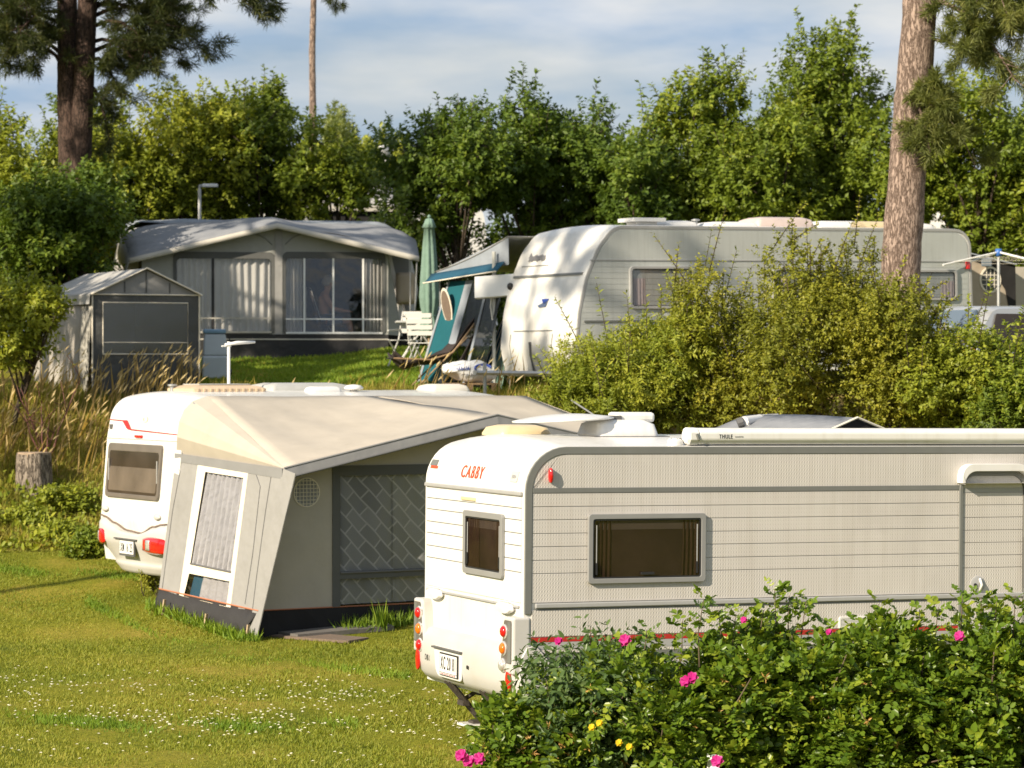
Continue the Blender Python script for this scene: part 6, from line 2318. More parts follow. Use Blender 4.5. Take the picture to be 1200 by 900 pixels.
# ------------------------------------------------------------------ small gable tent
def gable_tent():
    x0, y0 = (108 - 600) / F * 47.0, 47.0
    zb = CAM_H - (467 - HY) / F * 47.0
    root = empty('utility_tent', (x0, y0, zb), R(25), 'charcoal gable tent with a smoky foil window and pale roof', 'tent')
    Mx = wm(root)
    W, LN, ze = 1.82, 3.5, 1.72
    zp = 2.12
    sag = lambda i, j: -0.05 * math.sin(i * math.pi) * math.sin(j * math.pi)
    # roof halves
    rb = MB()
    rb.grid(lambda i, j: (-0.05 + (W / 2 + 0.05) * j, -0.06 + LN * i, ze - 0.03 + (zp - ze + 0.03) * j + 1.2 * sag(i, j)), 16, 6)
    rb.grid(lambda i, j: (W / 2 + (W / 2 + 0.05) * j, -0.06 + LN * i, zp + (ze - 0.03 - zp) * j + 1.2 * sag(i, j)), 16, 6)
    ro = rb.build('roof', M['tent_roof'], root, smooth=True, thick=0.008, angle=30)
    MB().grid(lambda i, j: (-0.055 - 0.01 * j, -0.06 + LN * i, ze - 0.03 - 0.16 * j), 10, 1).build('eave_flap', M['tent_roof'], ro, thick=0.008)
    # front
    Q = lambda px, py: hit(Mx, 1, 0.0, px, py)
    w0, w1 = Q(120.5, 418), Q(220, 336)
    a0, a1 = w0.x, w1.x
    b0, b1 = 0.72, 1.56
    fb = MB()
    mp_ = side
    fb.prism([(0, -0.2), (W, -0.2), (W, b0), (0, b0)], -0.003, 0.003, mp_)
    fb.prism([(0, b0), (a0, b0), (a0, b1), (0, b1)], -0.003, 0.003, mp_)
    fb.prism([(a1, b0), (W, b0), (W, b1), (a1, b1)], -0.003, 0.003, mp_)
    fb.prism([(0, b1), (W, b1), (W, ze - 0.02), (0, ze - 0.02)], -0.003, 0.003, mp_)
    fo = fb.build('front_wall', M['tent_dark'], root)
    MB().prism([(0.02, ze - 0.02), (W - 0.02, ze - 0.02), (W / 2, zp - 0.03)], 0.0, 0.006, mp_).build('gable', M['canvas_midgrey'], fo)
    for t in (0.3, 0.5, 0.72):
        part('gable_seam', M['tent_dark'], fo, (W * t - 0.012, W * t + 0.012, -0.014, -0.007, ze, zp - 0.05 - abs(t - 0.5) * 0.85))
    part('foil', M['vinyl_dark'], fo, (a0, a1, 0.0, 0.003, b0, b1))
    for pts in ([(a0, b0), (a0, b1), (a1, b1), (a1, b0), (a0, b0)],):
        MB().tube([(p[0], -0.010, p[1]) for p in pts], 0.011, 5).build('window_piping', M['webbing'], fo)
    MB().tube([(a0, -0.010, b0 + 0.19), (a1, -0.010, b0 + 0.19)], 0.006, 5).build('window_piping', M['webbing'], fo)
    MB().tube([(-0.03, -0.07, ze - 0.03), (W / 2, -0.07, zp + 0.005), (W + 0.03, -0.07, ze - 0.03)], 0.014, 6).build('gable_piping', M['webbing'], root)
    MB().tube([(0, -0.012, ze - 0.03), (W, -0.012, ze - 0.03)], 0.012, 6).build('gable_piping', M['webbing'], root)
    for xx in (0.0, W):
        MB().tube([(xx, -0.012, -0.2), (xx, -0.012, ze)], 0.014, 6).build('corner_piping', M['webbing'], root)
    # left side (sunlit), with leaf shadows painted as mottling on the strip next to the corner
    MB().grid(lambda i, j: (0.0 - 0.10 * (1 - j) - 0.015 * math.sin(i * 16), 0.55 + (LN - 0.65) * i, -0.35 + (ze + 0.30) * j), 24, 4).build('side_wall', M['tent_side'], root, smooth=True, thick=0.006)
    MB().grid(lambda i, j: (0.0 - 0.10 * (1 - j), 0.0 + 0.55 * i, -0.25 + (ze + 0.20) * j), 6, 4).build('side_strip', M['tent_leaf_shade'], root, smooth=True, thick=0.006)
    part('far_side_wall', M['tent_dark'], root, (W - 0.006, W, 0.02, LN - 0.12, -0.1, ze - 0.03))
    part('back_wall', M['tent_dark'], root, (0.01, W - 0.01, LN - 0.12, LN - 0.11, -0.1, ze))
    # stored gear seen dimly through the foil
    part('stored_box', M['brick_red'], root, (W * 0.62, W * 0.8, 0.9, 1.3, -0.1, 1.2), bevel=0.02)
    part('stored_shelf', M['canvas_dark2'], root, (0.2, W * 0.55, 1.0, 1.6, -0.1, 0.9), bevel=0.02)
    for xx in (0.03, W - 0.03):
        for yy in (0.06, LN - 0.2):
            MB().tube([(xx, yy, -0.2), (xx, yy, ze - 0.04)], 0.013, 6).build('pole', M['galv'], root)
    return root, Mx


M['tent_leaf_shade'] = mat('leaf_shade_cloth', (0.26, 0.25, 0.22), 0.85, 0.75, 14)  # blotchy tones imitate leaf shadows on the cloth
gt, GTM = gable_tent()


# pale blue camping cabinet beside the tent
def cabinet():
    p = PX(237, 440, 50.0)
    root = empty('camping_cabinet', (p.x, p.y, gz(p.x, p.y)), R(8), 'pale blue plastic storage cabinet between tent and grey awning', 'cabinet')
    hh = 0.92
    MB().box(0, 0.48, 0, 0.4, 0.0, 0.40).build('lower_box', M['blue_plastic'], root, bevel=0.03)
    MB().add([(0.02, 0.02, 0.405), (0.46, 0.02, 0.405), (0.46, 0.38, 0.405), (0.02, 0.38, 0.405), (0.04, 0.05, 0.78), (0.40, 0.05, 0.78), (0.40, 0.36, 0.78), (0.04, 0.36, 0.78)], [(0, 3, 2, 1), (4, 5, 6, 7), (0, 1, 5, 4), (1, 2, 6, 5), (2, 3, 7, 6), (3, 0, 4, 7)]).build('upper_box', M['blue_plastic'], root, bevel=0.025)
    MB().box(0.02, 0.41, 0.03, 0.38, 0.785, 0.86).build('lid', M['solar_lid'], root, bevel=0.02)
    for xx in (-0.02, 0.5):
        MB().lathe([(0.05, -0.012), (0.05, 0.012)], (xx, 0.1, 0.12), 'x', 12).build('wheel', M['black'], root)
    MB().tube([(0.47, 0.1, 0.42), (0.47, 0.06, 0.75)], 0.012, 6).build('handle', M['black'], root)
    MB().box(0.19, 0.21, 0.035, 0.05, 0.5, 0.56).build('latch', M['black'], root)


M['solar_lid'] = mat('blue_lid', (0.20, 0.33, 0.45), 0.5)
cabinet()


# ------------------------------------------------------------------ closed parasol
def parasol():
    p = PX(503, 420, 50.0)
    g = gz(p.x, p.y)
    root = empty('closed_parasol', (p.x, p.y, g), 0, 'closed green parasol tied in the middle, standing beside the garden table', 'parasol')
    zt = CAM_H - (255 - HY) / F * 50 - g
    zb = CAM_H - (393 - HY) / F * 50 - g
    MB().tube([(0, 0, 0), (0, 0, zt)], 0.022, 8).build('pole', M['post_wood'], root)
    seg = 32
    prof = [(0.0, zt - 0.005), (0.06, zt - 0.03), (0.115, zt - 0.17), (0.075, zt - 0.18), (0.10, zt - 0.5), (0.13, zt - 1.0), (0.145, zt - 1.35), (0.13, zb + 0.50), (0.095, zb + 0.34), (0.13, zb + 0.18), (0.15, zb)]
    b = MB()
    for i, (r, z) in enumerate(prof):
        for k in range(seg):
            a = 2 * math.pi * k / seg
            rr = r * (1 + 0.22 * math.cos(8 * a + 0.5 * z) * (0.4 if i < 3 else 1))
            b.v.append((rr * math.cos(a), rr * math.sin(a), z + (0.04 * math.cos(8 * a) if i == len(prof) - 1 else 0)))
    b.f += [(i * seg + k, i * seg + (k + 1) % seg, (i + 1) * seg + (k + 1) % seg, (i + 1) * seg + k) for i in range(len(prof) - 1) for k in range(seg)]
    o = b.build('canopy', M['green_cloth'], root, smooth=True, thick=0.006)
    MB().lathe([(0.105, zb + 0.325), (0.115, zb + 0.34), (0.105, zb + 0.355)], (0, 0, 0), 'z', 20).build('tie', M['green_tie'], root, smooth=True)
    MB().tube([(0.13, -0.02, zb + 0.34), (0.2, -0.03, zb + 0.30), (0.19, -0.03, zb + 0.16)], 0.012, 5).build('tie_end', M['green_tie'], root)
    MB().lathe([(0.025, 0), (0.035, 0.03), (0.012, 0.06)], (0, 0, zt - 0.01), 'z', 10).build('finial', M['green_cloth'], root, smooth=True)
    MB().lathe([(0.22, 0.0), (0.22, 0.04), (0.06, 0.08), (0.04, 0.3)], (0, 0, 0), 'z', 16).build('foot', M['chair_white'], root, smooth=True, angle=40)


M['green_tie'] = mat('pale_green_band', (0.32, 0.46, 0.40), 0.7)
parasol()


# white folding garden table and chairs, dark recliner
def garden_table():
    p = PX(492, 420, 50.6)
    root = empty('garden_table', (p.x, p.y, gz(p.x, p.y)), R(5), 'white folding garden table beside the closed parasol', 'table')
    MB().box(-0.42, 0.42, -0.3, 0.3, 0.70, 0.735).build('table_top', M['chair_white'], root, bevel=0.008)
    for yy in (-0.24, 0.24):
        MB().tube([(-0.36, yy, 0), (0.1, yy, 0.70)], 0.014, 6).build('leg', M['chair_white'], root)
        MB().tube([(0.36, yy, 0), (-0.1, yy, 0.70)], 0.014, 6).build('leg', M['chair_white'], root)
    MB().tube([(-0.22, -0.24, 0.2), (-0.22, 0.24, 0.2)], 0.01, 6).build('stretcher', M['chair_white'], root)
    MB().tube([(0.22, -0.24, 0.2), (0.22, 0.24, 0.2)], 0.01, 6).build('stretcher', M['chair_white'], root)


garden_table()


def garden_chair(px, d, rz, label, seat_m):
    p = PX(px, 420, d)
    root = empty('garden_chair', (p.x, p.y, gz(p.x, p.y)), R(rz), label, 'chair', 'garden chairs at the parasol')
    for s in (-0.23, 0.23):
        MB().tube([(s, -0.22, 0), (s, 0.12, 0.46), (s, 0.26, 0.95)], 0.014, 6).build('leg', M['chair_white'], root)
        MB().tube([(s, 0.28, 0), (s, -0.20, 0.46)], 0.014, 6).build('leg', M['chair_white'], root)
        MB().tube([(s, -0.22, 0.62), (s, 0.16, 0.64)], 0.016, 6).build('armrest', M['chair_white'], root)
    for k in range(5):
        yy = -0.18 + k * 0.075
        MB().box(-0.23, 0.23, yy, yy + 0.06, 0.445, 0.46).build('seat_slat', seat_m, root)
    for k in range(4):
        zz = 0.58 + k * 0.10
        yy = 0.155 + (zz - 0.5) * 0.26
        MB().box(-0.23, 0.23, yy, yy + 0.012, zz, zz + 0.075).build('back_slat', seat_m, root)


garden_chair(476, 50.2, -30, 'white slatted garden chair pushed against the table', M['chair_white'])
garden_chair(497, 49.4, 160, 'white slatted garden chair under the closed parasol', M['chair_white'])


def recliner():
    p = PX(518, 430, 46.2)
    root = empty('camping_recliner', (p.x, p.y, gz(p.x, p.y)), R(10), 'dark fabric camping recliner in front of the teal awning', 'recliner')
    root.scale = (1.15, 1.15, 1.1)
    # sagging cloth seat between two side rails
    pts = [(-0.72, 0.30), (-0.55, 0.16), (-0.25, 0.20), (0.05, 0.30), (0.25, 0.55), (0.45, 0.86)]

    def fn(i, j):
        t = i * (len(pts) - 1)
        k = min(int(t), len(pts) - 2)
        f = t - k
        x_ = pts[k][0] * (1 - f) + pts[k + 1][0] * f
        z_ = pts[k][1] * (1 - f) + pts[k + 1][1] * f
        return (x_, -0.30 + 0.6 * j, z_ + 0.12 + 0.10 * (2 * j - 1) ** 2 + 0.02 * math.sin(i * 17 + j * 4))
    MB().grid(fn, 20, 10).build('seat_cloth', M['dark_fabric'], root, smooth=True, thick=0.02)
    MB().grid(lambda i, j: (0.12 + 0.34 * i, -0.34 + 0.06 * j, 0.30 + 0.62 * i ** 1.2 - 0.25 * j * (1 - i)), 8, 4).build('side_pocket', M['dark_fabric'], root, smooth=True, thick=0.01)
    for yy in (-0.32, 0.32):
        MB().tube([(-0.72, yy, 0.42), (-0.2, yy, 0.40), (0.1, yy, 0.5), (0.46, yy, 1.0)], 0.014, 6).build('rail', M['wood'], root)
        MB().tube([(-0.4, yy, 0.0), (0.3, yy, 0.72)], 0.013, 6).build('leg', M['wood'], root)
        MB().tube([(0.42, yy, 0.0), (-0.12, yy, 0.42)], 0.013, 6).build('leg', M['black'], root)
    MB().tube([(-0.72, -0.32, 0.42), (-0.72, 0.32, 0.42)], 0.013, 6).build('cross_bar', M['black'], root)
    MB().tube([(0.46, -0.32, 1.0), (0.46, 0.32, 1.0)], 0.013, 6).build('cross_bar', M['black'], root)
    MB().tube([(0.42, -0.32, 0.02), (0.42, 0.32, 0.02)], 0.013, 6).build('cross_bar', M['black'], root)


recliner()


def kettle_grill():
    p = PX(520, 400, 50.4)
    root = empty('kettle_grill', (p.x, p.y, gz(p.x, p.y)), 0, 'round grey kettle grill standing between parasol and teal awning', 'grill')
    MB().lathe([(0.02, 0.62), (0.16, 0.64), (0.25, 0.74), (0.26, 0.80)], (0, 0, 0), 'z', 20).build('bowl', M['black'], root, smooth=True)
    MB().lathe([(0.265, 0.802), (0.24, 0.90), (0.14, 0.98), (0.02, 1.0)], (0, 0, 0), 'z', 20).build('lid', M['solar_lid2'], root, smooth=True)
    MB().tube([(-0.05, 0, 1.0), (-0.05, 0, 1.04), (0.05, 0, 1.04), (0.05, 0, 1.0)], 0.01, 6).build('handle', M['black'], root)
    for k in range(3):
        a = k * 2.09 + 0.3
        MB().tube([(0.15 * math.cos(a), 0.15 * math.sin(a), 0.68), (0.28 * math.cos(a), 0.28 * math.sin(a), 0.0)], 0.012, 6).build('leg', M['galv'], root)


M['solar_lid2'] = mat('grey_blue_enamel', (0.16, 0.19, 0.22), 0.35)
kettle_grill()


# flat white panel antenna on a mast
def panel_antenna():
    d = 45.4
    p = PX(579, 436, d)
    g = gz(p.x, p.y)
    root = empty('antenna_mast', (p.x, p.y, g), R(-4), 'white flat panel antenna on a slim mast in front of the caravan nose', 'antenna')
    zt = CAM_H - (295 - HY) / F * d - g
    MB().tube([(0, 0, -0.1), (0, 0, zt)], 0.032, 10).build('mast', M['mast_paint'], root, smooth=True, angle=40)
    z0 = CAM_H - (349 - HY) / F * d - g
    z1 = CAM_H - (323 - HY) / F * d - g
    pn = MB().box(-0.335, 0.335, -0.05, 0.05, (z0 - z1) / 2, (z1 - z0) / 2).build('panel', M['white_paint'], root, bevel=0.012)
    pn.rotation_euler = (R(-10), R(-3.5), R(-16))
    pn.location = (0.03, -0.12, (z0 + z1) / 2)
    MB().box(-0.06, 0.06, -0.069, 0.04, z0 + 0.08, z1 - 0.06).build('bracket', M['galv'], root, bevel=0.006)
    MB().tube([(-0.04, -0.06, z0 + 0.02), (-0.05, -0.05, z0 - 0.14), (-0.02, -0.03, z0 - 0.35)], 0.014, 6).build('cable', M['mast_paint'], root)
    for k in range(3):
        a = k * 2.1 + 0.5
        MB().tube([(0, 0, 0.4), (0.35 * math.cos(a), 0.35 * math.sin(a), gz(p.x + 0.35 * math.cos(a), p.y + 0.35 * math.sin(a)) - g)], 0.012, 6).build('stay', M['mast_paint'], root)


M['mast_paint'] = mat('mast_grey_white', (0.55, 0.55, 0.50), 0.5, 0.1, 5)
panel_antenna()


# white printed sack lying in the grass
def sack():
    d = 44.6
    p = PX(550, 440, d)
    g = gz(p.x, p.y)
    zc = max(CAM_H - (446 - HY) / F * d, g)
    root = empty('plastic_sack', (p.x, p.y, g), R(5), 'white plastic sack with blue print lying in front of the teal awning', 'sack')
    lift = 0.22
    b = MB()

    def fn(i, j):
        a = 2 * math.pi * j
        u = 2 * i - 1
        r = (1 - u ** 4) ** 0.5 if abs(u) < 1 else 0
        x_ = 0.42 * u
        w = 1 + 0.25 * math.sin(u * 4 + 1)
        return (x_ + 0.02 * math.sin(5 * a), 0.26 * r * math.cos(a), lift + 0.14 + 0.15 * w * r * math.sin(a) + 0.025 * math.sin(7 * u + 3 * a) * r - 0.05 * u)
    b.grid(fn, 22, 24)
    b.build('bag', M['sack'], root, smooth=True)
    # pallet it rests on
    for k in range(3):
        part('pallet_board', M['wood'], root, (-0.4, 0.4, -0.28 + k * 0.2, -0.14 + k * 0.2, lift - 0.06, lift - 0.03))
    for xx in (-0.36, 0.0, 0.36):
        part('pallet_bearer', M['wood'], root, (xx - 0.04, xx + 0.04, -0.28, 0.26, -0.15, lift - 0.061))
    # print: arc emblem and lettering, slightly proud of the bag
    pr = MB()
    pts = []
    for k in range(18):
        t = k / 17
        a = 0.3 + 4.8 * t
        r = 0.10 - 0.055 * t
        pts.append((0.17 + r * 1.5 * math.cos(a), -0.262 - 0.01 + 0.04 * abs(math.sin(a)), lift + 0.18 + r * 0.8 * math.sin(a)))
    pr.tube(pts, [0.022 - 0.012 * k / 17 for k in range(18)], 5)
    pr.build('emblem', M['blue_print'], root)
    for mm, x0_, z0_, n_, h_ in (('blue_print', -0.22, lift + 0.20, 6, 0.06), ('grey_print', -0.14, lift + 0.10, 9, 0.035)):
        for k in range(n_):
            xk = x0_ + 0.036 * k
            MB().tube([(xk, -0.275, z0_ - h_ / 2), (xk + 0.012, -0.28, z0_ + h_ / 2 * (1 if k % 3 else 0.3)), (xk + 0.02, -0.275, z0_ - h_ / 2)], 0.007, 4).build('print_mark', M[mm], root)


sack()


# ------------------------------------------------------------------ right: beige awning, clothes dryer, silver car
def right_awning():
    d = 48.0
    p = PX(1130, 360, d)
    g = gz(p.x, p.y)
    root = empty('porch_awning', (p.x, p.y, g), R(14), 'small beige porch awning with black edged roof beside the clothes dryer', 'awning')
    Mx = wm(root)
    Q = lambda px, py: hit(Mx, 1, 0.0, px, py)
    tl = Q(1133, 297)
    tr = Q(1188, 310)
    x1 = tr.x
    z0, z1 = tl.z, tr.z
    yb = 2.2
    MB().add([(-0.3, -0.08, z0 + 0.08), (x1 + 0.02, -0.08, z1), (x1 + 0.02, yb, z1 + 0.05), (-0.3, yb, z0 + 0.15)], [(0, 1, 2, 3)]).build('roof', M['tarp'], root, thick=0.02)
    # wall with dark curved edge
    cr_ = [(x1 - 0.02, -0.2), (x1 - 0.05, 0.9), (x1 - 0.16, z1 - 0.42), (x1 - 0.36, z1 - 0.13), (x1 - 0.62, z1 + 0.02), (-0.1, z0 - 0.06)]
    MB().prism([(-0.1, -0.2)] + cr_, 0.0, 0.008, side).build('wall', M['canvas_beige2'], root)
    outer = [(x1 + 0.05, -0.2), (x1 + 0.02, z1 - 0.02), (-0.1, z0 + 0.06)]
    MB().prism(cr_ + outer[::-1], 0.010, 0.018, side).build('edge_panel', M['canvas_black'], root)
    c = Q(1160, 328)
    circ = [(c.x + 0.19 * math.cos(k * math.pi / 12), c.z + 0.22 * math.sin(k * math.pi / 12)) for k in range(24)]
    circ2 = [(c.x + 0.16 * math.cos(k * math.pi / 12), c.z + 0.19 * math.sin(k * math.pi / 12)) for k in range(24)]
    v = MB().ring(circ, circ2, 0.009, 0.022, side).build('round_vent', M['webbing'], root)
    MB().prism(circ2, 0.009, 0.013, side).build('mesh', M['tent_dark'], v)
    for k in (-1, 0, 1):
        part('grid_bar', M['webbing'], v, (c.x - 0.15, c.x + 0.15, -0.02, -0.014, c.z + k * 0.08 - 0.006, c.z + k * 0.08 + 0.006))
        part('grid_bar', M['webbing'], v, (c.x + k * 0.07 - 0.006, c.x + k * 0.07 + 0.006, -0.025, -0.021, c.z - 0.17, c.z + 0.17))
    part('end_wall', M['canvas_beige2'], root, (x1, x1 + 0.01, 0.02, yb, -0.2, z1 - 0.03))
    part('back_wall', M['canvas_beige2'], root, (-0.1, x1 - 0.02, yb - 0.02, yb - 0.01, -0.2, z0))
    c = Q(1153, 307)
    part('lamp_box', M['solar_lid2'], root, (c.x - 0.09, c.x + 0.09, -0.12, -0.09, c.z - 0.08, c.z + 0.06), bevel=0.01)
    # second, farther panel to the right
    a = Q(1192, 330)
    part('wind_screen', M['canvas_beige'], root, (a.x, a.x + 2.4, 0.5, 0.515, -0.2, z1 - 0.02))


M['canvas_beige2'] = cloth('warm_beige_canvas', (0.40, 0.335, 0.26), fold=0.3)
right_awning()


def clothes_dryer():
    d = 46.6
    p = PX(1170, 360, d)
    g = gz(p.x, p.y)
    root = empty('clothes_dryer', (p.x, p.y, g), 0, 'rotary clothes dryer with white arms and blue hub beside the beige awning', 'clothes dryer')
    zh = CAM_H - (296 - HY) / F * d - g
    MB().tube([(0, 0, 0), (0, 0, zh + 0.05)], 0.025, 8).build('post', M['galv'], root)
    MB().lathe([(0.05, zh - 0.06), (0.055, zh), (0.05, zh + 0.06)], (0, 0, 0), 'z', 12).build('hub', M['hub_blue'], root, smooth=True)
    ends = []
    for k in range(4):
        a = 0.55 + k * math.pi / 2
        e = (1.15 * math.cos(a), 1.15 * math.sin(a), zh - 0.22)
        ends.append(e)
        MB().tube([(0.04 * math.cos(a), 0.04 * math.sin(a), zh), e], 0.016, 7).build('arm', M['white_paint'], root)
    for s in (0.5, 0.8):
        q = [(e[0] * s, e[1] * s, zh - 0.22 * s + 0.02) for e in ends]
        MB().tube(q + [q[0]], 0.002, 4).build('line', M['webbing'], root)


M['hub_blue'] = mat('blue_hub', (0.04, 0.14, 0.45), 0.4)
clothes_dryer()


def silver_car():
    d = 40.5
    p = PX(1136, 420, d)
    g = gz(p.x + 1.0, p.y + 1.0)
    root = empty('parked_car', (p.x, p.y, g), R(24), 'silver car parked behind the olive shrubs next to the beige awning', 'car')
    zr = CAM_H - (357 - HY) / F * (d + 0.9) - g
    zr = max(1.35, min(zr, 1.75))
    W = 1.7
    prof = rpoly([(0.0, 0.35), (-0.02, 0.85), (0.12, zr - 0.35), (0.38, zr - 0.02), (2.1, zr), (3.0, 0.95), (4.1, 0.78), (4.15, 0.35)], [0.1, 0.2, 0.2, 0.25, 0.5, 0.3, 0.2, 0.1], 5)
    b = MB()
    n = len(prof)
    ny = 10
    vs_ = []
    for j in range(ny + 1):
        t = j / ny
        for x_, z_ in prof:
            tum = 0.16 * max(0, (z_ - 0.9) / (zr - 0.9))
            yy = tum + (W - 2 * tum) * t
            e = abs(2 * t - 1)
            vs_.append((x_ + (0.12 * e ** 4 if x_ < 1 else -0.15 * e ** 4 if x_ > 3.5 else 0), yy, z_ - 0.05 * e ** 3 * (z_ > 0.9)))
    fs_ = [(j * n + i, j * n + (i + 1) % n, (j + 1) * n + (i + 1) % n, (j + 1) * n + i) for j in range(ny) for i in range(n)]
    fs_ += [tuple(range(n)), tuple(range(ny * n + n - 1, ny * n - 1, -1))]
    b.add(vs_, fs_)
    b.build('body', M['car_paint'], root, smooth=True, angle=40)
    ty = lambda z_: 0.16 * max(0, (z_ - 0.9) / (zr - 0.9)) - 0.012
    for poly in ([(0.32, 0.95), (1.25, 0.95), (1.25, zr - 0.14), (0.52, zr - 0.14)], [(1.32, 0.95), (2.65, 0.95), (2.05, zr - 0.14), (1.32, zr - 0.14)]):
        MB().add([(a, ty(z_), z_) for a, z_ in poly], [(0, 1, 2, 3)]).build('side_window', M['tinted'], root, thick=0.012)
    MB().add([(0.10, 0.22, zr - 0.42), (0.10, W - 0.22, zr - 0.42), (0.33, W - 0.3, zr - 0.09), (0.33, 0.3, zr - 0.09)], [(0, 1, 2, 3)]).build('rear_window', M['tinted_blue'], root, thick=0.04)
    MB().add([(2.25, 0.22, zr - 0.10), (2.25, W - 0.22, zr - 0.10), (2.98, W - 0.14, 0.98), (2.98, 0.14, 0.98)], [(0, 1, 2, 3)]).build('windscreen', M['tinted_blue'], root, thick=0.03)
    for yy in (0.14, W - 0.14):
        part('tail_light', M['red_lamp'], root, (0.02, 0.16, yy - 0.12, yy + 0.12, 0.7, 0.95), bevel=0.03)
        for xx in (0.75, 3.3):
            wheel(root, xx, 0.08 if yy < 1 else W - 0.08, 0.31, 0.18)
    part('rear_bumper', M['trim'], root, (-0.06, 0.2, 0.05, W - 0.05, 0.34, 0.55), bevel=0.04)
    MB().box(1.22, 1.27, -0.05, -0.02, 0.86, 0.90).build('door_handle', M['black'], root)


M['tinted_blue'] = mat('bluish_glass', (0.10, 0.14, 0.19), 0.06, coat=0.3)
silver_car()


# ------------------------------------------------------------------ grey tent behind the near caravan
def hidden_tent():
    ap = PX(1004, 490, 29.6)
    root = empty('gable_awning', (ap.x, ap.y, gz(ap.x, ap.y)), R(32), 'grey roofed tent with dark gable showing above the white awning roll', 'tent')
    zp = ap.z - gz(ap.x, ap.y)
    W2, LN = 1.25, 1.9
    ze = zp - 0.42
    yb = LN
    rb = MB()
    rb.grid(lambda i, j: (-W2 * (1 - j), yb * i, ze + (zp - ze) * j + 0.02 * math.sin(i * 3.1)), 8, 5)
    rb.grid(lambda i, j: (W2 * j, yb * i, zp + (ze - zp) * j), 8, 5)
    # long rear slope to the left
    rb.grid(lambda i, j: (-W2 - 1.3 * i, 0.0 + yb * j, ze - 0.10 * i), 3, 4)
    rb.build('roof', M['awning_roof'], root, smooth=True, thick=0.008, angle=25)
    MB().prism([(-W2 + 0.03, ze), (W2 - 0.03, ze), (0, zp - 0.015)], -0.02, -0.01, side).build('gable', M['canvas_black'], root)
    MB().tube([(-W2, -0.012, ze), (0, -0.012, zp + 0.006), (W2, -0.012, ze)], 0.013, 6).build('gable_piping', M['webbing'], root)
    part('front_wall', M['canvas_midgrey'], root, (-W2 - 1.3, W2, 0.03, 0.04, 0.0, ze - 0.11))
    part('back_wall', M['canvas_midgrey'], root, (-W2 - 1.3, W2, yb - 0.02, yb - 0.01, 0.0, ze - 0.11))
    part('end_wall', M['canvas_midgrey'], root, (W2 - 0.01, W2, 0.05, yb - 0.03, 0.0, ze - 0.02))
    part('end_wall', M['canvas_midgrey'], root, (-W2 - 1.3, -W2 - 1.29, 0.05, yb - 0.03, 0.0, ze - 0.12))
    for xx in (-W2 + 0.05, W2 - 0.05):
        for yy in (0.1, yb - 0.1):
            MB().tube([(xx, yy, 0), (xx, yy, ze - 0.03)], 0.014, 7).build('pole', M['galv'], root)
    # white roll lying on the roof
    Mx = wm(root)
    q = hit(Mx, 2, ze + 0.19, 876, 495)
    a = PX(872, 494, 30.6)
    b_ = PX(911, 488, 31.2)
    rl = MB().tube([a, a.lerp(b_, 0.5), b_], [0.055, 0.05, 0.03], 10)
    o = rl.build('rolled_blind', M['white_sheet'], root, smooth=True, angle=40, world_pts=True)
    MB().tube([a + Vector((-0.07, 0, -0.02)), a + Vector((-0.01, 0, 0))], 0.055, 10).build('roll_end', M['trim_dark'], o, world_pts=True)
    MB().tube([a.lerp(b_, 0.45), a.lerp(b_, 0.5)], 0.053, 10).build('strap', M['trim_light'], o, world_pts=True)
    # strut carrying the roll down to the roof edge
    MB().tube([a + Vector((0.05, 0.0, -0.03)), Vector((a.x + 0.05, a.y, gz(a.x, a.y)))], 0.02, 6).build('strut', M['galv'], root, world_pts=True)


hidden_tent()


# ------------------------------------------------------------------ far side: lamps, caravans beyond the hedge
def street_lamp(px, py_top, d, kind, label):
    p = PX(px, 420, d)
    g = gz(p.x, p.y)
    root = empty('path_lamp', (p.x, p.y, g), 0, label, 'lamp')
    zt = CAM_H - (py_top - HY) / F * d - g
    MB().tube([(0, 0, 0), (0, 0, zt - 0.08)], 0.035, 8).build('post', M['galv'], root)
    if kind == 'arm':
        MB().tube([(0, 0, zt - 0.1), (0, 0, zt - 0.02), (0.1, 0, zt)], 0.03, 8).build('bend', M['galv'], root)
        MB().box(0.06, 0.36, -0.08, 0.08, zt - 0.035, zt + 0.025).build('lamp_head', M['white_paint'], root, bevel=0.02)
    else:
        MB().lathe([(0.04, zt - 0.28), (0.09, zt - 0.26), (0.17, zt - 0.12), (0.15, zt - 0.03), (0.04, zt)], (0, 0, 0), 'z', 18).build('lamp_globe', M['white_paint'], root, smooth=True)


street_lamp(234, 217, 57.0, 'arm', 'short lamp post with flat white head behind the wide grey awning')
street_lamp(452, 170, 63.0, 'globe', 'lamp post with white globe above the far dark roof')


def far_caravan(px, d, yaw, LN, roof_py, label, body_m, roof_m):
    p = PX(px, 420, d)
    g = gz(p.x, p.y)
    root = empty('far_caravan', (p.x, p.y, g), R(yaw), label, 'caravan')
    zt = CAM_H - (roof_py - HY) / F * d - g
    prof = rpoly([(0.05, 0.4), (0, 1.2), (0.2, zt), (LN - 0.3, zt), (LN, 1.2), (LN - 0.1, 0.4)], [0, 0.3, 0.35, 0.5, 0, 0], 5)
    shell_body('body', prof, 2.3, body_m, root, 0.05, zt - 0.25)
    for a, b_ in ((0.6, 1.5), (2.4, 3.2), (4.0, 4.8)):
        if b_ < LN - 0.3:
            window(root, side, a, b_, zt - 1.25, zt - 0.65, 0.04, 0.03, 0.002, catches=False)
    part('side_stripe', M['trim'], root, (0.1, LN - 0.15, -0.012, -0.001, zt - 1.5, zt - 1.42))
    low_dome('roof_hatch', root, roof_m, LN * 0.4, LN * 0.4 + 0.8, 0.7, 1.4, zt + 0.04, 0.1)
    for xx in (LN * 0.5,):
        wheel(root, xx, 0.16)
        wheel(root, xx, 2.14)


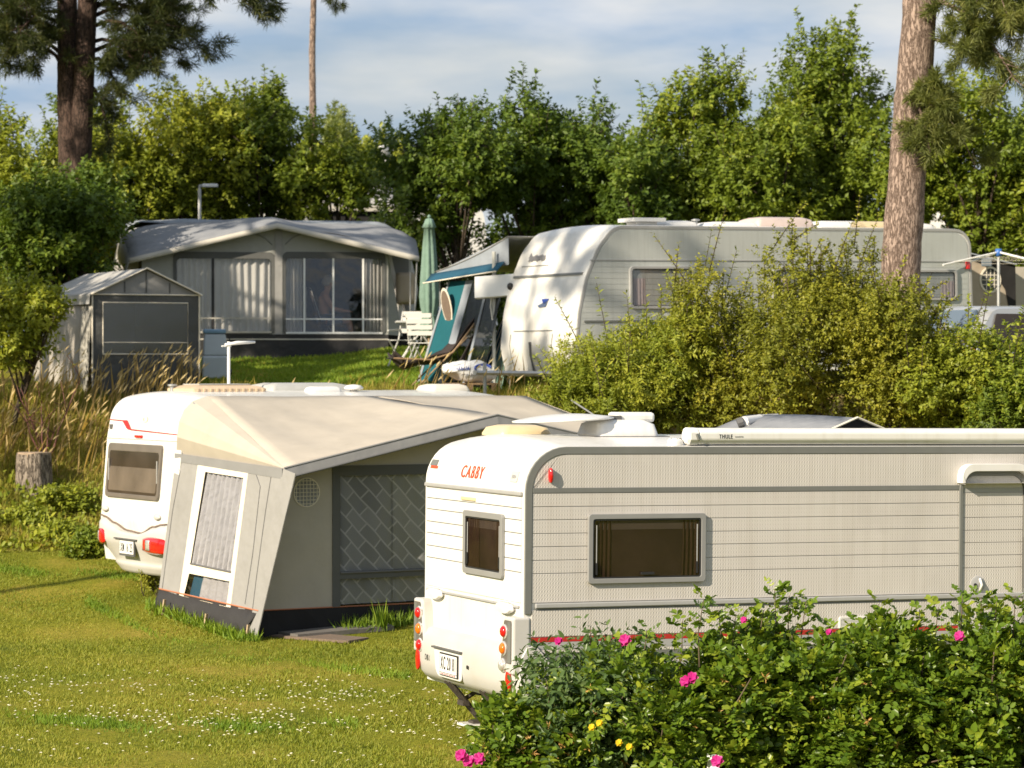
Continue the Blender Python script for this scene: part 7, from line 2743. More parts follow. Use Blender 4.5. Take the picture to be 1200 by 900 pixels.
far_caravan(300, 71.0, 14, 6.0, 232, 'pale caravan glimpsed through leaves behind the wide grey awning', M['white_sheet'], M['solar_lid'])
far_caravan(672, 73.0, 6, 6.4, 222, 'white caravan glimpsed through the dark hedge trees', M['white_sheet'], M['white_sheet'])
far_caravan(1080, 72.0, 4, 6.0, 225, 'white caravan beyond the hedge to the side of the leaning pine', M['white_sheet'], M['white_sheet'])


def far_tent():
    p = PX(365, 420, 66.0)
    g = gz(p.x, p.y)
    root = empty('far_awning', (p.x, p.y, g), R(10), 'grey roofed tent with dark front beyond the wide awning', 'tent')
    zt = CAM_H - (203 - HY) / F * 66 - g
    MB().grid(lambda i, j: (2.1 * i, -0.1 + 2.2 * j, zt - 0.75 + 0.75 * j ** 0.8), 6, 5).build('roof', M['tent_roof'], root, smooth=True, thick=0.02)
    part('front_wall', M['canvas_black'], root, (0.05, 2.05, 0.0, 0.02, -0.1, zt - 0.8))
    part('valance', M['webbing_grey'], root, (0.0, 2.1, -0.13, -0.11, zt - 0.86, zt - 0.74))
    part('side_wall', M['canvas_midgrey'], root, (0.05, 0.07, 0.03, 2.0, -0.1, zt - 0.8), (2.03, 2.05, 0.03, 2.0, -0.1, zt - 0.8))
    part('blue_tarpaulin', M['blue_tarp'], root, (0.3, 1.4, 1.9, 2.2, zt - 0.06, zt + 0.06), bevel=0.03)


M['blue_tarp'] = cloth('blue_tarp', (0.10, 0.25, 0.55), fold=0.5)
far_tent()


# ------------------------------------------------------------------ trees behind the terrace
def px_lobes(px, py_top, py_bot, wpx, d, n, seed, depth=1.6, small=(0.28, 0.5), top=0.0):
    c = PX(px, (py_top + py_bot) / 2, d)
    rx = wpx / 2 / F * d
    rz = (py_bot - py_top) / 2 / F * d
    return lobes_in(c.x, c.y, c.z, rx, depth, rz, n, small, seed, top)


def up_shoots(lb, n, ln, seed, spread=0.25):
    """upright leader shoots standing out of the top of a crown"""
    r = np.random.default_rng(seed)
    out = []
    for _ in range(n):
        k = r.integers(0, len(lb))
        l_ = lb[k]
        o = l_[:3] + np.array([r.uniform(-0.7, 0.7) * l_[3], r.uniform(-0.7, 0.4) * l_[4], l_[5] * r.uniform(0.5, 0.85)])
        out.append((o, UP + r.normal(0, spread, 3), ln * r.uniform(0.6, 1.3)))
    return out


TREES = [
    # px, top, bottom, width, depth, lobes, twigs, material, shoots, label
    (22, 150, 330, 170, 56.0, 12, 950, 'leaf_yellow', 14, 'yellow green bush growing at the foot of the dark twin trunked pine'),
    (72, 182, 345, 165, 52.6, 11, 850, 'leaf_dark', 10, 'dark green bush hiding the foot of the dark pine beside the tarpaulin caravan'),
    (150, 115, 320, 150, 59.0, 12, 900, 'leaf_yellow', 22, 'loose yellow green tree right behind the dark pine trunks'),
    (105, 95, 300, 100, 62.0, 8, 380, 'leaf_mid', 22, 'thin green tree with wispy top behind the dark pine'),
    (225, 85, 290, 130, 60.0, 10, 800, 'leaf_yellow', 20, 'tall bright yellow green tree behind the lamp post with flat head'),
    (312, 82, 270, 120, 61.0, 10, 800, 'leaf_mid', 22, 'leafy green tree next to the slender bare trunked pine'),
    (395, 150, 265, 105, 60.5, 9, 560, 'leaf_mid', 14, 'dense green bush below the slender pine trunk'),
    (395, 112, 205, 42, 82.0, 6, 240, 'leaf_pale', 6, 'small rounded pale far tree beyond the slender pine'),
    (440, 148, 250, 110, 74.0, 8, 460, 'leaf_yellow', 10, 'low yellow green far trees behind the globe lamp'),
    (535, 92, 300, 150, 57.5, 12, 1000, 'leaf_dark', 26, 'big dark green tree behind the closed parasol'),
    (622, 108, 300, 125, 58.5, 10, 760, 'leaf_dark', 22, 'dark green tree above the teal awning'),
    (700, 105, 290, 125, 59.0, 10, 760, 'leaf_dark', 24, 'dark tree with upright shoots behind the curved caravan nose'),
    (815, 66, 290, 150, 58.0, 12, 1000, 'leaf_mid', 26, 'tall green tree with a pointed top behind the grey sided caravan'),
    (745, 150, 290, 90, 57.0, 8, 520, 'leaf_dark', 12, 'shorter dark tree squeezed between two taller hedge trees'),
    (900, 92, 290, 140, 57.0, 10, 820, 'leaf_mid', 22, 'broad sunlit tree behind the roof hatches of the grey sided caravan'),
    (985, 8, 280, 140, 58.5, 14, 1150, 'leaf_mid', 26, 'tallest hedge tree with airy top beside the leaning pine'),
    (1055, 120, 290, 110, 57.5, 9, 680, 'leaf_mid', 14, 'green tree half hidden by the leaning pine trunk'),
    (1150, 80, 300, 160, 56.5, 11, 900, 'leaf_mid', 22, 'broad leafy tree behind the clothes dryer'),
    (1235, 110, 310, 120, 57.0, 9, 560, 'leaf_mid', 12, 'leafy tree beyond the wind screen of the beige awning'),
    (-30, 110, 320, 130, 58.5, 11, 700, 'leaf_mid', 12, 'mid green tree beyond the dark twin trunked pine'),
]
for q, (px_, a, b_, w_, d_, nl_, ntw, lm, nsh, lab) in enumerate(TREES):
    lb = px_lobes(px_, a + 6, b_, w_ * 1.2, d_, nl_ + 5, 100 + q, depth=1.5 if d_ < 70 else 2.5)
    base = ((px_ - 600) / F * d_, d_, gz((px_ - 600) / F * d_, d_))
    # lower skirts: more lobes towards the ground
    low = px_lobes(px_, (a + b_) / 2, 405, w_ * 1.05, d_ + 0.4, 4, 300 + q, depth=1.2)
    lb = np.concatenate([low[:4], lb])
    big = 1.0 if d_ < 70 else 1.3
    woody('broadleaf_tree', lab, 'tree', base, lb, int(ntw * 1.5), 0.46 * big, 18, 0.140 * big, 0.080 * big, M[lm], 'hedge trees behind the terrace', 0.75, 0.075, up_shoots(lb[4:], nsh, 0.55, 500 + q), droop=0.1, shell=0.45)

HEDGE = [(-20, 260), (70, 250), (160, 235), (250, 215), (330, 220), (500, 225), (590, 215), (670, 205), (760, 205), (850, 210), (940, 200), (1030, 205), (1120, 210), (1215, 215)]
WHERE = ['left of the dark pine', 'behind the dark pine', 'behind the lamp post with flat head', 'between two green trees behind the awning', 'under the slender pine', 'behind the closed parasol', 'behind the teal awning roof', 'behind the top of the curved nose', 'behind the first roof box of the grey caravan', 'behind the pinkish roof hatch', 'behind the cream roof hatch', 'behind the leaning pine', 'behind the beige porch awning', 'beyond the clothes dryer']
for q, (px_, a) in enumerate(HEDGE):
    d_ = 63.0 + (q % 3) * 0.7
    lb = px_lobes(px_, a, 415, 130, d_, 10, 900 + q, depth=1.2)
    base = ((px_ - 600) / F * d_, d_, gz((px_ - 600) / F * d_, d_))
    woody('hedge_bush', 'dark low hedge bush ' + WHERE[q], 'shrub', base, lb, 520, 0.55, 15, 0.15, 0.09, M['leaf_dark'], 'low hedge bushes', 0.5, 0.05, cname='foliage', stems=3)

# ------------------------------------------------------------------ pines
def limb(p0, p1, sag=0.3, n=5):
    p0, p1 = Vector(p0), Vector(p1)
    return [p0.lerp(p1, t) + Vector((0, 0, sag * math.sin(t * math.pi))) for t in np.linspace(0, 1, n)]


# leaning pine in front of the grey sided caravan
D = 41.6
tb = PX(1056, 300, D)
g = gz(tb.x, tb.y)
bx_ = PX(1052, 420, D)
trunk = [Vector((bx_.x, D, g - 0.1)), PX(1056, 300, D), PX(1067, 150, D), PX(1077, 20, D), PX(1083, -90, D + 0.1), PX(1092, -250, D + 0.3), PX(1096, -420, D + 0.2)]
lb_ = []
lb_.append((limb(PX(1086, -8, D), PX(1210, 40, D - 0.6), 0.25), 0.05, (0.6, 28)))
lb_.append((limb(PX(1100, 0, D - 0.1), PX(1190, 95, D - 0.9), 0.2), 0.04, (0.45, 18)))
lb_.append((limb(PX(1100, -20, D - 0.1), PX(1150, 60, D - 0.7), 0.2), 0.04, (0.5, 20)))
lb_.append((limb(PX(1086, -30, D), PX(1180, -10, D - 0.9), 0.3), 0.05, (0.7, 20)))
lb_.append((limb(PX(1088, -60, D), PX(1260, 30, D + 0.4), 0.5), 0.06, (0.8, 22)))
lb_.append((limb(PX(1072, 90, D - 0.1), PX(1112, 140, D - 0.7), 0.12), 0.03, (0.34, 16)))
lb_.append((limb(PX(1070, 110, D - 0.15), PX(1090, 178, D - 0.6), 0.1), 0.025, (0.28, 10)))
lb_.append((limb(PX(1090, 120, D + 0.2), PX(1140, 190, D + 0.3), 0.2), 0.025, (0.3, 4)))
for k in range(14):
    h = -120 - k * 24
    a = k * 2.4
    s = PX(1085 + (-h) * 0.03, h, D + 0.2)
    lb_.append((limb(s, s + Vector((2.4 * math.cos(a), 2.2 * math.sin(a), 0.5)), 0.3), 0.05, (0.7, 16)))
for (px_, py_, s_) in ((1094, 4, 1), (1090, 74, 1), (1085, 45, -1), (1062, 225, -1), (1070, 260, 1)):
    q_ = PX(px_, py_, D - 0.1)
    c_ = PX(px_ - 18 * s_, py_ + 3, D - 0.05)
    lb_.append(([c_, c_.lerp(q_, 0.6), q_], 0.03, (0.05, 0)))
pine('pine_tree', 'tall leaning pine with pinkish grey trunk in front of the grey sided caravan', trunk, [0.33, 0.285, 0.27, 0.255, 0.24, 0.17, 0.06], lb_, 'pine trees', M['bark_pine'], M['needle_light'], 70, 0.17, 0.010)

# dark twin trunked pine on the left
D = 54.0
bx_ = PX(88, 300, D)
g = gz(bx_.x, bx_.y)
trunk = [Vector((bx_.x, D, g - 0.1)), PX(82, 170, D), PX(80, 90, D), PX(79, 0, D), PX(76, -120, D), PX(74, -260, D)]
fork = ([PX(92, 300, D - 0.1), PX(95, 185, D - 0.15), PX(99, 90, D - 0.2), PX(103, 0, D - 0.2), PX(110, -110, D), PX(118, -240, D)], [0.22, 0.2, 0.19, 0.18, 0.16, 0.06])
lb_ = []
for (a0, b0, a1, b1, dd, nn, ln) in ((80, 30, -40, 30, -0.6, 26, 0.9), (80, 70, 10, 55, -0.8, 20, 0.7), (75, 80, 40, 68, -0.5, 12, 0.5), (108, 20, 190, 30, -0.8, 24, 0.8), (105, 50, 165, 80, -0.7, 20, 0.65),
                                     (108, 5, 235, 50, -0.3, 24, 0.7), (110, -30, 330, 5, 0.4, 30, 0.7), (112, -60, 290, -5, -0.5, 22, 0.8), (80, -10, -60, -20, 0.5, 24, 0.9),
                                     (82, 10, 30, 10, -1.0, 20, 0.8), (100, -5, 150, -30, -1.0, 20, 0.8), (106, 100, 130, 170, -0.4, 10, 0.35), (110, 60, 215, 60, 0.3, 16, 0.5), (80, 50, -30, 60, -0.2, 26, 0.8), (82, 20, 20, 40, -1.2, 24, 0.7), (112, 30, 175, 55, -1.0, 22, 0.6), (108, 70, 140, 110, -0.8, 16, 0.5), (110, 10, 200, 5, -0.6, 24, 0.7)):
    lb_.append((limb(PX(a0, b0, D), PX(a1, b1, D + dd), 0.25), 0.045, (ln, nn)))
for k in range(10):
    h = -60 - k * 20
    a = k * 2.4
    s = PX(95, h, D)
    lb_.append((limb(s, s + Vector((2.8 * math.cos(a), 2.4 * math.sin(a), 0.4)), 0.3), 0.05, (0.8, 18)))
pine('pine_tree', 'dark twin trunked pine with drooping branches at the edge of the terrace', trunk, [0.27, 0.22, 0.20, 0.19, 0.17, 0.07], lb_, 'pine trees', M['bark_shaded'], M['needle'], 34, 0.19, 0.012, fork=fork)

# slender far pine
D = 72.0
bx_ = PX(367, 300, D)
g = gz(bx_.x, bx_.y)
trunk = [Vector((bx_.x, D, g - 0.1)), PX(367, 150, D), PX(366, 60, D), PX(368, -10, D), PX(370, -120, D), PX(372, -200, D)]
lb_ = [(limb(PX(369, -12, D), PX(398, 4, D - 0.5), 0.1), 0.02, (0.35, 8))]
for k in range(9):
    h = -40 - k * 18
    a = k * 2.4
    s = PX(370, h, D)
    lb_.append((limb(s, s + Vector((1.5 * math.cos(a), 1.5 * math.sin(a), 0.3)), 0.2), 0.035, (0.6, 12)))
pine('pine_tree', 'slender far pine with a bare straight trunk above the hedge', trunk, [0.105, 0.088, 0.08, 0.07, 0.06, 0.03], lb_, 'pine trees', M['bark_pine'], M['needle'], 45, 0.17, 0.012)

# pine outside the picture whose branches dapple the tents on the terrace
bx2 = Vector((-14.6, 40.0, 0))
g = gz(bx2.x, bx2.y)
trunk = [Vector((bx2.x, bx2.y, g - 0.1)), Vector((bx2.x + 0.2, bx2.y, g + 5)), Vector((bx2.x + 0.3, bx2.y + 0.2, g + 11))]
lb_ = []
for k in range(20):
    h = 3.6 + k * 0.38
    a = k * 2.4
    s = Vector((bx2.x + 0.2, bx2.y, g + h))
    lb_.append((limb(s, s + Vector((3.0 * math.cos(a), 2.8 * math.sin(a), 0.3)), 0.3), 0.06, (0.7, 14)))
pine('pine_tree', 'spreading pine standing beside the bank left of the charcoal tent', trunk, [0.3, 0.25, 0.08], lb_, 'pine trees', M['bark_shaded'], M['needle'], 30, 0.2, 0.03)

# a second one higher up, shading the wide awning and the bushes beside it
bx2 = Vector((-12.6, 44.4, 0))
g = gz(bx2.x, bx2.y)
trunk = [Vector((bx2.x, bx2.y, g - 0.1)), Vector((bx2.x - 0.1, bx2.y, g + 5)), Vector((bx2.x, bx2.y + 0.2, g + 11.5))]
lb_ = []
for k in range(22):
    h = 4.6 + k * 0.32
    a = k * 2.4 + 1.0
    s = Vector((bx2.x, bx2.y, g + h))
    lb_.append((limb(s, s + Vector((2.9 * math.cos(a), 3.0 * math.sin(a), 0.3)), 0.3), 0.06, (0.75, 15)))
pine('pine_tree', 'spreading pine on the terrace crest beside the young yellow green tree', trunk, [0.28, 0.23, 0.08], lb_, 'pine trees', M['bark_shaded'], M['needle'], 30, 0.2, 0.03)

# tall pine outside the picture, its crown shades the caravan nose and the terrace lawn
bx2 = Vector((-16.4, 27.0, 0))
g = gz(bx2.x, bx2.y)
trunk = [Vector((bx2.x, bx2.y, g - 0.1)), Vector((bx2.x, bx2.y + 0.1, g + 9)), Vector((bx2.x + 0.1, bx2.y + 0.2, g + 19.5))]
lb_ = []
for k in range(13):
    h = 14.4 + k * 0.38
    a = k * 2.4 + 0.6
    s = Vector((bx2.x + 0.05, bx2.y + 0.15, g + h))
    lb_.append((limb(s, s + Vector((2.1 * math.cos(a), 2.1 * math.sin(a), 0.3)), 0.2), 0.05, (0.6, 11)))
pine('pine_tree', 'tall bare stemmed pine on the lawn side of the bank beyond the wavy bumper caravan', trunk, [0.16, 0.11, 0.05], lb_, 'pine trees', M['bark_shaded'], M['needle'], 26, 0.2, 0.03)

# ------------------------------------------------------------------ shrubs on the bank before the grey sided caravan
SHR = [
    # px, top, bottom, width, depth, lobes, twigs, leaf length, leaf width, material, label
    (712, 392, 530, 150, 39.6, 11, 1200, 0.095, 0.030, 'leaf_yellow', 'narrow leaved shrub below the caravan nose, next to the cream awning roof'),
    (770, 345, 530, 140, 40.0, 12, 1500, 0.095, 0.032, 'leaf_yellow', 'narrow leaved shrub with tall upright shoots before the caravan window'),
    (850, 300, 530, 165, 39.8, 13, 1700, 0.062, 0.036, 'leaf_olive', 'small leaved olive shrub below the middle window of the grey caravan'),
    (945, 262, 530, 180, 39.4, 15, 2100, 0.062, 0.038, 'leaf_olive', 'thick yellow olive shrub to the side of the leaning pine foot'),
    (1045, 275, 530, 170, 39.2, 15, 2000, 0.062, 0.038, 'leaf_olive', 'thick olive shrub wrapped round the leaning pine foot'),
    (1130, 378, 540, 150, 38.6, 12, 1500, 0.075, 0.045, 'leaf_yellow', 'green leafy shrub in front of the silver car'),
    (1205, 392, 550, 140, 38.2, 11, 1200, 0.085, 0.05, 'leaf_mid', 'broad leaved green shrub beyond the silver car'),
    (665, 440, 520, 90, 41.2, 7, 380, 0.09, 0.03, 'leaf_yellow', 'low leafy shrub at the foot of the caravan nose'),
]
for q, (px_, a, b_, w_, d_, nl_, ntw, ll, lw, lm, lab) in enumerate(SHR):
    lb = px_lobes(px_, a + 8, b_, w_ * 1.1, d_, nl_ + 4, 700 + q, depth=1.1)
    base = ((px_ - 600) / F * d_, d_, gz((px_ - 600) / F * d_, d_))
    sh = up_shoots(lb, 16, 0.75, 800 + q, 0.3)
    if q == 1:
        for sx, sy in ((700, 330), (833, 268), (806, 330), (862, 292), (880, 310), (790, 335), (735, 345), (757, 350)):
            o = PX(sx + (770 - sx) * 0.25, sy + 100, d_ - 0.2)
            t = PX(sx, sy, d_ - 0.2)
            sh.append((np.array(o), np.array(t - o), (t - o).length * 1.05))
    if q in (3, 4):
        for sx, sy in ((925, 262), (945, 256), (962, 285), (905, 300), (985, 300), (1015, 305)) if q == 3 else ((1048, 330), (1090, 318), (1105, 345)):
            o = PX(sx + (955 - sx) * 0.3, sy + 100, d_ - 0.2)
            t = PX(sx, sy, d_ - 0.2)
            sh.append((np.array(o), np.array(t - o), (t - o).length * 1.05))
            for _ in range(3):
                o2 = o.lerp(t, random.uniform(0.3, 0.8))
                sh.append((np.array(o2), np.array(t - o) + rng.normal(0, 0.5, 3), 0.45))
    woody('bank_shrub', lab, 'shrub', base, lb, ntw, 0.34, 19, ll, lw, M[lm], 'shrubs on the bank', 0.7, 0.035, sh, cname='foliage', stems=4, shell=0.55)

# ------------------------------------------------------------------ left: small tree, bare shrub, stump
d_ = 45.2
lb = np.concatenate([px_lobes(18, 312, 450, 130, d_, 9, 31, depth=0.7), px_lobes(60, 330, 395, 60, d_, 3, 33, depth=0.5)])
base = ((12 - 600) / F * d_, d_, gz((12 - 600) / F * d_, d_))
sh = []
for sx, sy in ((35, 290), (72, 325), (8, 300), (85, 350), (60, 345), (-5, 310)):
    o = PX(20 + (sx - 20) * 0.4, 400, d_)
    t = PX(sx, sy, d_ - 0.1)
    sh.append((np.array(o), np.array(t - o), (t - o).length))
woody('young_tree', 'young yellow green leafy tree beside the charcoal tent', 'tree', base, lb, 330, 0.42, 17, 0.115, 0.066, M['leaf_yellow'], None, 0.5, 0.05, sh, droop=0.2, shell=0.5)


def bare_shrub():
    d = 44.2
    p = PX(52, 530, d)
    g = gz(p.x, p.y)
    root = empty('bare_shrub', (p.x, p.y, g), 0, 'bare reddish brown twiggy shrub growing behind the tree stump', 'shrub')
    b = MB()
    r = random.Random(4)
    tips = []
    for k in range(6):
        a = r.uniform(-0.6, 0.6)
        q = Vector((0, 0, 0))
        pts = [q.copy()]
        d_ = Vector((a, r.uniform(-0.3, 0.3), 1)).normalized()
        ln = r.uniform(0.5, 1.5)
        for s in range(5):
            q = q + d_ * ln / 5
            d_ = (d_ + Vector((r.uniform(-0.25, 0.25), r.uniform(-0.25, 0.25), 0.1))).normalized()
            pts.append(q.copy())
        b.tube(pts, [0.022 - 0.0035 * i for i in range(6)], 5)
        tips += pts[2:]
        for s in range(3):
            st = pts[r.randint(2, 5)]
            e = st + Vector((r.uniform(-0.45, 0.45), r.uniform(-0.3, 0.3), r.uniform(0.15, 0.5)))
            b.tube([st, st.lerp(e, 0.5) + Vector((0, 0, 0.03)), e], [0.008, 0.006, 0.004], 4)
            tips += [e, st.lerp(e, 0.6)]
    b.build('branches', M['twig_red'], root, smooth=True)
    T = np.array([tuple(t) for t in tips])
    O = T
    P, Dd, Nn, Ll, Ww, rr = twig_leaves(O, rng.normal(0, 1, O.shape) + UP, np.full(len(O), 0.12), 3, 0.05, 0.025)
    leaf_object('leaves', P, Dd, Nn, Ll, Ww, rr, M['leaf_olive'], root)


bare_shrub()


def stump():
    d = 43.4
    p = PX(39, 562, d)
    g = gz(p.x, p.y)
    root = empty('tree_stump', (p.x, p.y, g), 0, 'sawn off tree stump with rough bark on the grassy bank', 'tree stump')
    zt = CAM_H - (530 - HY) / F * d - g
    b = MB()
    seg = 28
    prof = [(0.36, -0.25), (0.31, -0.05), (0.27, 0.10), (0.25, zt - 0.02)]
    for i, (r, z) in enumerate(prof):
        for k in range(seg):
            a = 2 * math.pi * k / seg
            rr = r * (1 + 0.06 * math.sin(5 * a + 1) + 0.035 * math.sin(11 * a) + (0.05 * math.sin(3 * a) if i == 0 else 0))
            b.v.append((rr * math.cos(a), rr * math.sin(a), z + 0.015 * math.sin(4 * a) * (i == 3)))
    b.f += [(i * seg + k, i * seg + (k + 1) % seg, (i + 1) * seg + (k + 1) % seg, (i + 1) * seg + k) for i in range(3) for k in range(seg)]
    b.build('bark', M['bark_stump'], root, smooth=True)
    t = MB()
    t.v += [(0.245 * math.cos(2 * math.pi * k / seg) * (1 + 0.06 * math.sin(5 * 2 * math.pi * k / seg + 1)), 0.245 * math.sin(2 * math.pi * k / seg) * (1 + 0.06 * math.sin(5 * 2 * math.pi * k / seg + 1)), zt) for k in range(seg)]
    t.v += [(x_, y_, z_ - 0.08) for x_, y_, z_ in t.v]
    t.f += [tuple(range(seg)), tuple(range(2 * seg - 1, seg - 1, -1))] + [(k, seg + k, seg + (k + 1) % seg, (k + 1) % seg) for k in range(seg)]
    t.build('cut_face', M['cut_wood'], root)


stump()


# ------------------------------------------------------------------ weeds along the cream awning
def weed_patch(px0, py0, px1, py1, d0, d1, n, name, label, hh, m, wid=0.02, lean=0.35):
    t = rng.uniform(0, 1, n)
    px_ = px0 + (px1 - px0) * t + rng.normal(0, 6, n)
    dd = d0 + (d1 - d0) * t + rng.normal(0, 0.10, n)
    x = (px_ - 600) / F * dd
    blades(name, label, 'weeds', x, dd, rng.uniform(hh * 0.4, hh, n), wid, m, lean, (0.05, 0))


weed_patch(178, 0, 296, 0, 36.0, 33.45, 1100, 'awning_weeds', 'green weeds along the dark skirt of the cream awning', 0.20, M['grass_green'], 0.022, 0.55)
weed_patch(405, 0, 485, 0, 34.3, 34.9, 420, 'doorway_weeds', 'tuft of fresh green grass at the black skirt beside the brown mat', 0.26, M['grass_green'], 0.02, 0.4)


def iris_clump():
    p = PX(446, 746, 34.35)
    root = empty('grass_clump', (p.x, p.y, gz(p.x, p.y)), 0, 'upright sword leaved green clump by the patterned awning window', 'plant')
    n = 22
    O = np.zeros((n, 3)) + rng.normal(0, 0.03, (n, 3)) * np.array([1, 1, 0])
    leaf_object('leaves', O, UP + rng.normal(0, 0.14, (n, 3)), rng.normal(0, 1, (n, 3)) + np.array([0, -1, 0]), rng.uniform(0.2, 0.42, n), 0.028, rng.uniform(0.2, 0.9, n), M['grass_green'], root)


iris_clump()
# small leafy weed under the middle caravan bumper
d_ = 37.0
pb = PX(178, 700, d_)
lb = lobes_in(pb.x, pb.y, gz(pb.x, pb.y) + 0.2, 0.16, 0.15, 0.2, 3, seed=5)
woody('weed_plant', 'leafy brown green weed under the wavy white bumper', 'plant', (pb.x, pb.y, gz(pb.x, pb.y)), lb, 60, 0.16, 9, 0.05, 0.03, M['leaf_olive'], None, 0.6, 0.012, cname='leaves', stems=2)
pb = PX(118, 668, 40.2)
lb = lobes_in(pb.x, pb.y, gz(pb.x, pb.y) + 0.22, 0.5, 0.3, 0.28, 5, seed=8)
woody('weed_plant', 'broad leaved bramble at the foot of the bank beside the wavy bumper', 'plant', (pb.x, pb.y, gz(pb.x, pb.y)), lb, 190, 0.2, 10, 0.075, 0.055, M['leaf_mid'], None, 0.6, 0.012, cname='leaves', stems=3)
for q, (px_, py_, lab) in enumerate(((25, 628, 'leafy green bramble low on the bank below the tree stump'), (80, 610, 'yellow green bramble halfway up the bank right of the tree stump'), (70, 640, 'green bramble at the mown edge of the lawn'))):
    dd = 41.6 + (640 - py_) / 25.0
    pb = PX(px_, py_, dd)
    gb = gz(pb.x, pb.y)
    lb = lobes_in(pb.x, pb.y, gb + 0.15, 0.55, 0.4, 0.22, 5, seed=60 + q)
    woody('bank_bramble', lab, 'shrub', (pb.x, pb.y, gb), lb, 170, 0.22, 10, 0.085, 0.06, M['leaf_yellow'], 'brambles on the bank', 0.6, 0.012, cname='leaves', stems=3)


# ------------------------------------------------------------------ rose hedge in front
def compound_leaves(O, Dv, rl, leafL, leafW):
    """pinnate leaves with seven leaflets"""
    K = len(O)
    Dv = nrm(Dv)
    S = nrm(np.cross(Dv, UP + rng.normal(0, 0.35, (K, 3))))
    U = np.cross(S, Dv)
    tint = rng.beta(2, 2, K)
    ksz = rng.uniform(0.55, 1.25, K)
    Ps, Ds, Ns, Ls, Ws, Rs = [], [], [], [], [], []
    for t, s in ((0.30, 1), (0.30, -1), (0.58, 1), (0.58, -1), (0.84, 1), (0.84, -1), (0.95, 0)):
        P = O + Dv * (rl * t)[:, None] - UP * (0.22 * rl * t * t)[:, None]
        d = Dv * (0.45 if s else 1.0) + S * s * 0.85 + U * 0.12 + rng.normal(0, 0.14, (K, 3))
        Ps.append(P)
        Ds.append(d)
        Ns.append(U * 0.8 + SUNV * 0.45 + rng.normal(0, 0.42, (K, 3)))
        sz = (0.8 + 0.3 * t) * rng.uniform(0.85, 1.1, K) * ksz
        Ls.append(leafL * sz)
        Ws.append(leafW * sz)
        Rs.append(np.clip(tint * 0.75 + rng.uniform(0, 0.3, K), 0, 1))
    return [np.concatenate(q) for q in (Ps, Ds, Ns, Ls, Ws, Rs)]


def flower(parent, loc, m, r=0.042, n=6, name='flower', face=None):
    loc = np.array(loc, float)
    face = np.array(face if face is not None else (-0.35, -0.8, 0.45))
    face = face / np.linalg.norm(face)
    a = np.cross(face, UP)
    a /= np.linalg.norm(a)
    b = np.cross(a, face)
    Pl, Dl, Nl = [], [], []
    for ring_, cup in ((0, 0.35), (1, 1.0)):
        for k in range(n):
            t = 2 * math.pi * (k + 0.5 * ring_) / n + rng.uniform(-0.2, 0.2)
            o = a * math.cos(t) + b * math.sin(t)
            Pl.append(loc + face * 0.004 * ring_)
            Dl.append(o + face * cup)
            Nl.append(face - o * cup * 0.5)
    inv = wm(parent).inverted()
    return leaf_object(name, np.array(Pl), np.array(Dl), np.array(Nl), np.full(len(Pl), r), np.full(len(Pl), r * 1.15), rng.uniform(0, 1, len(Pl)), m, parent, oval=True, fold=0.35, inv=inv)


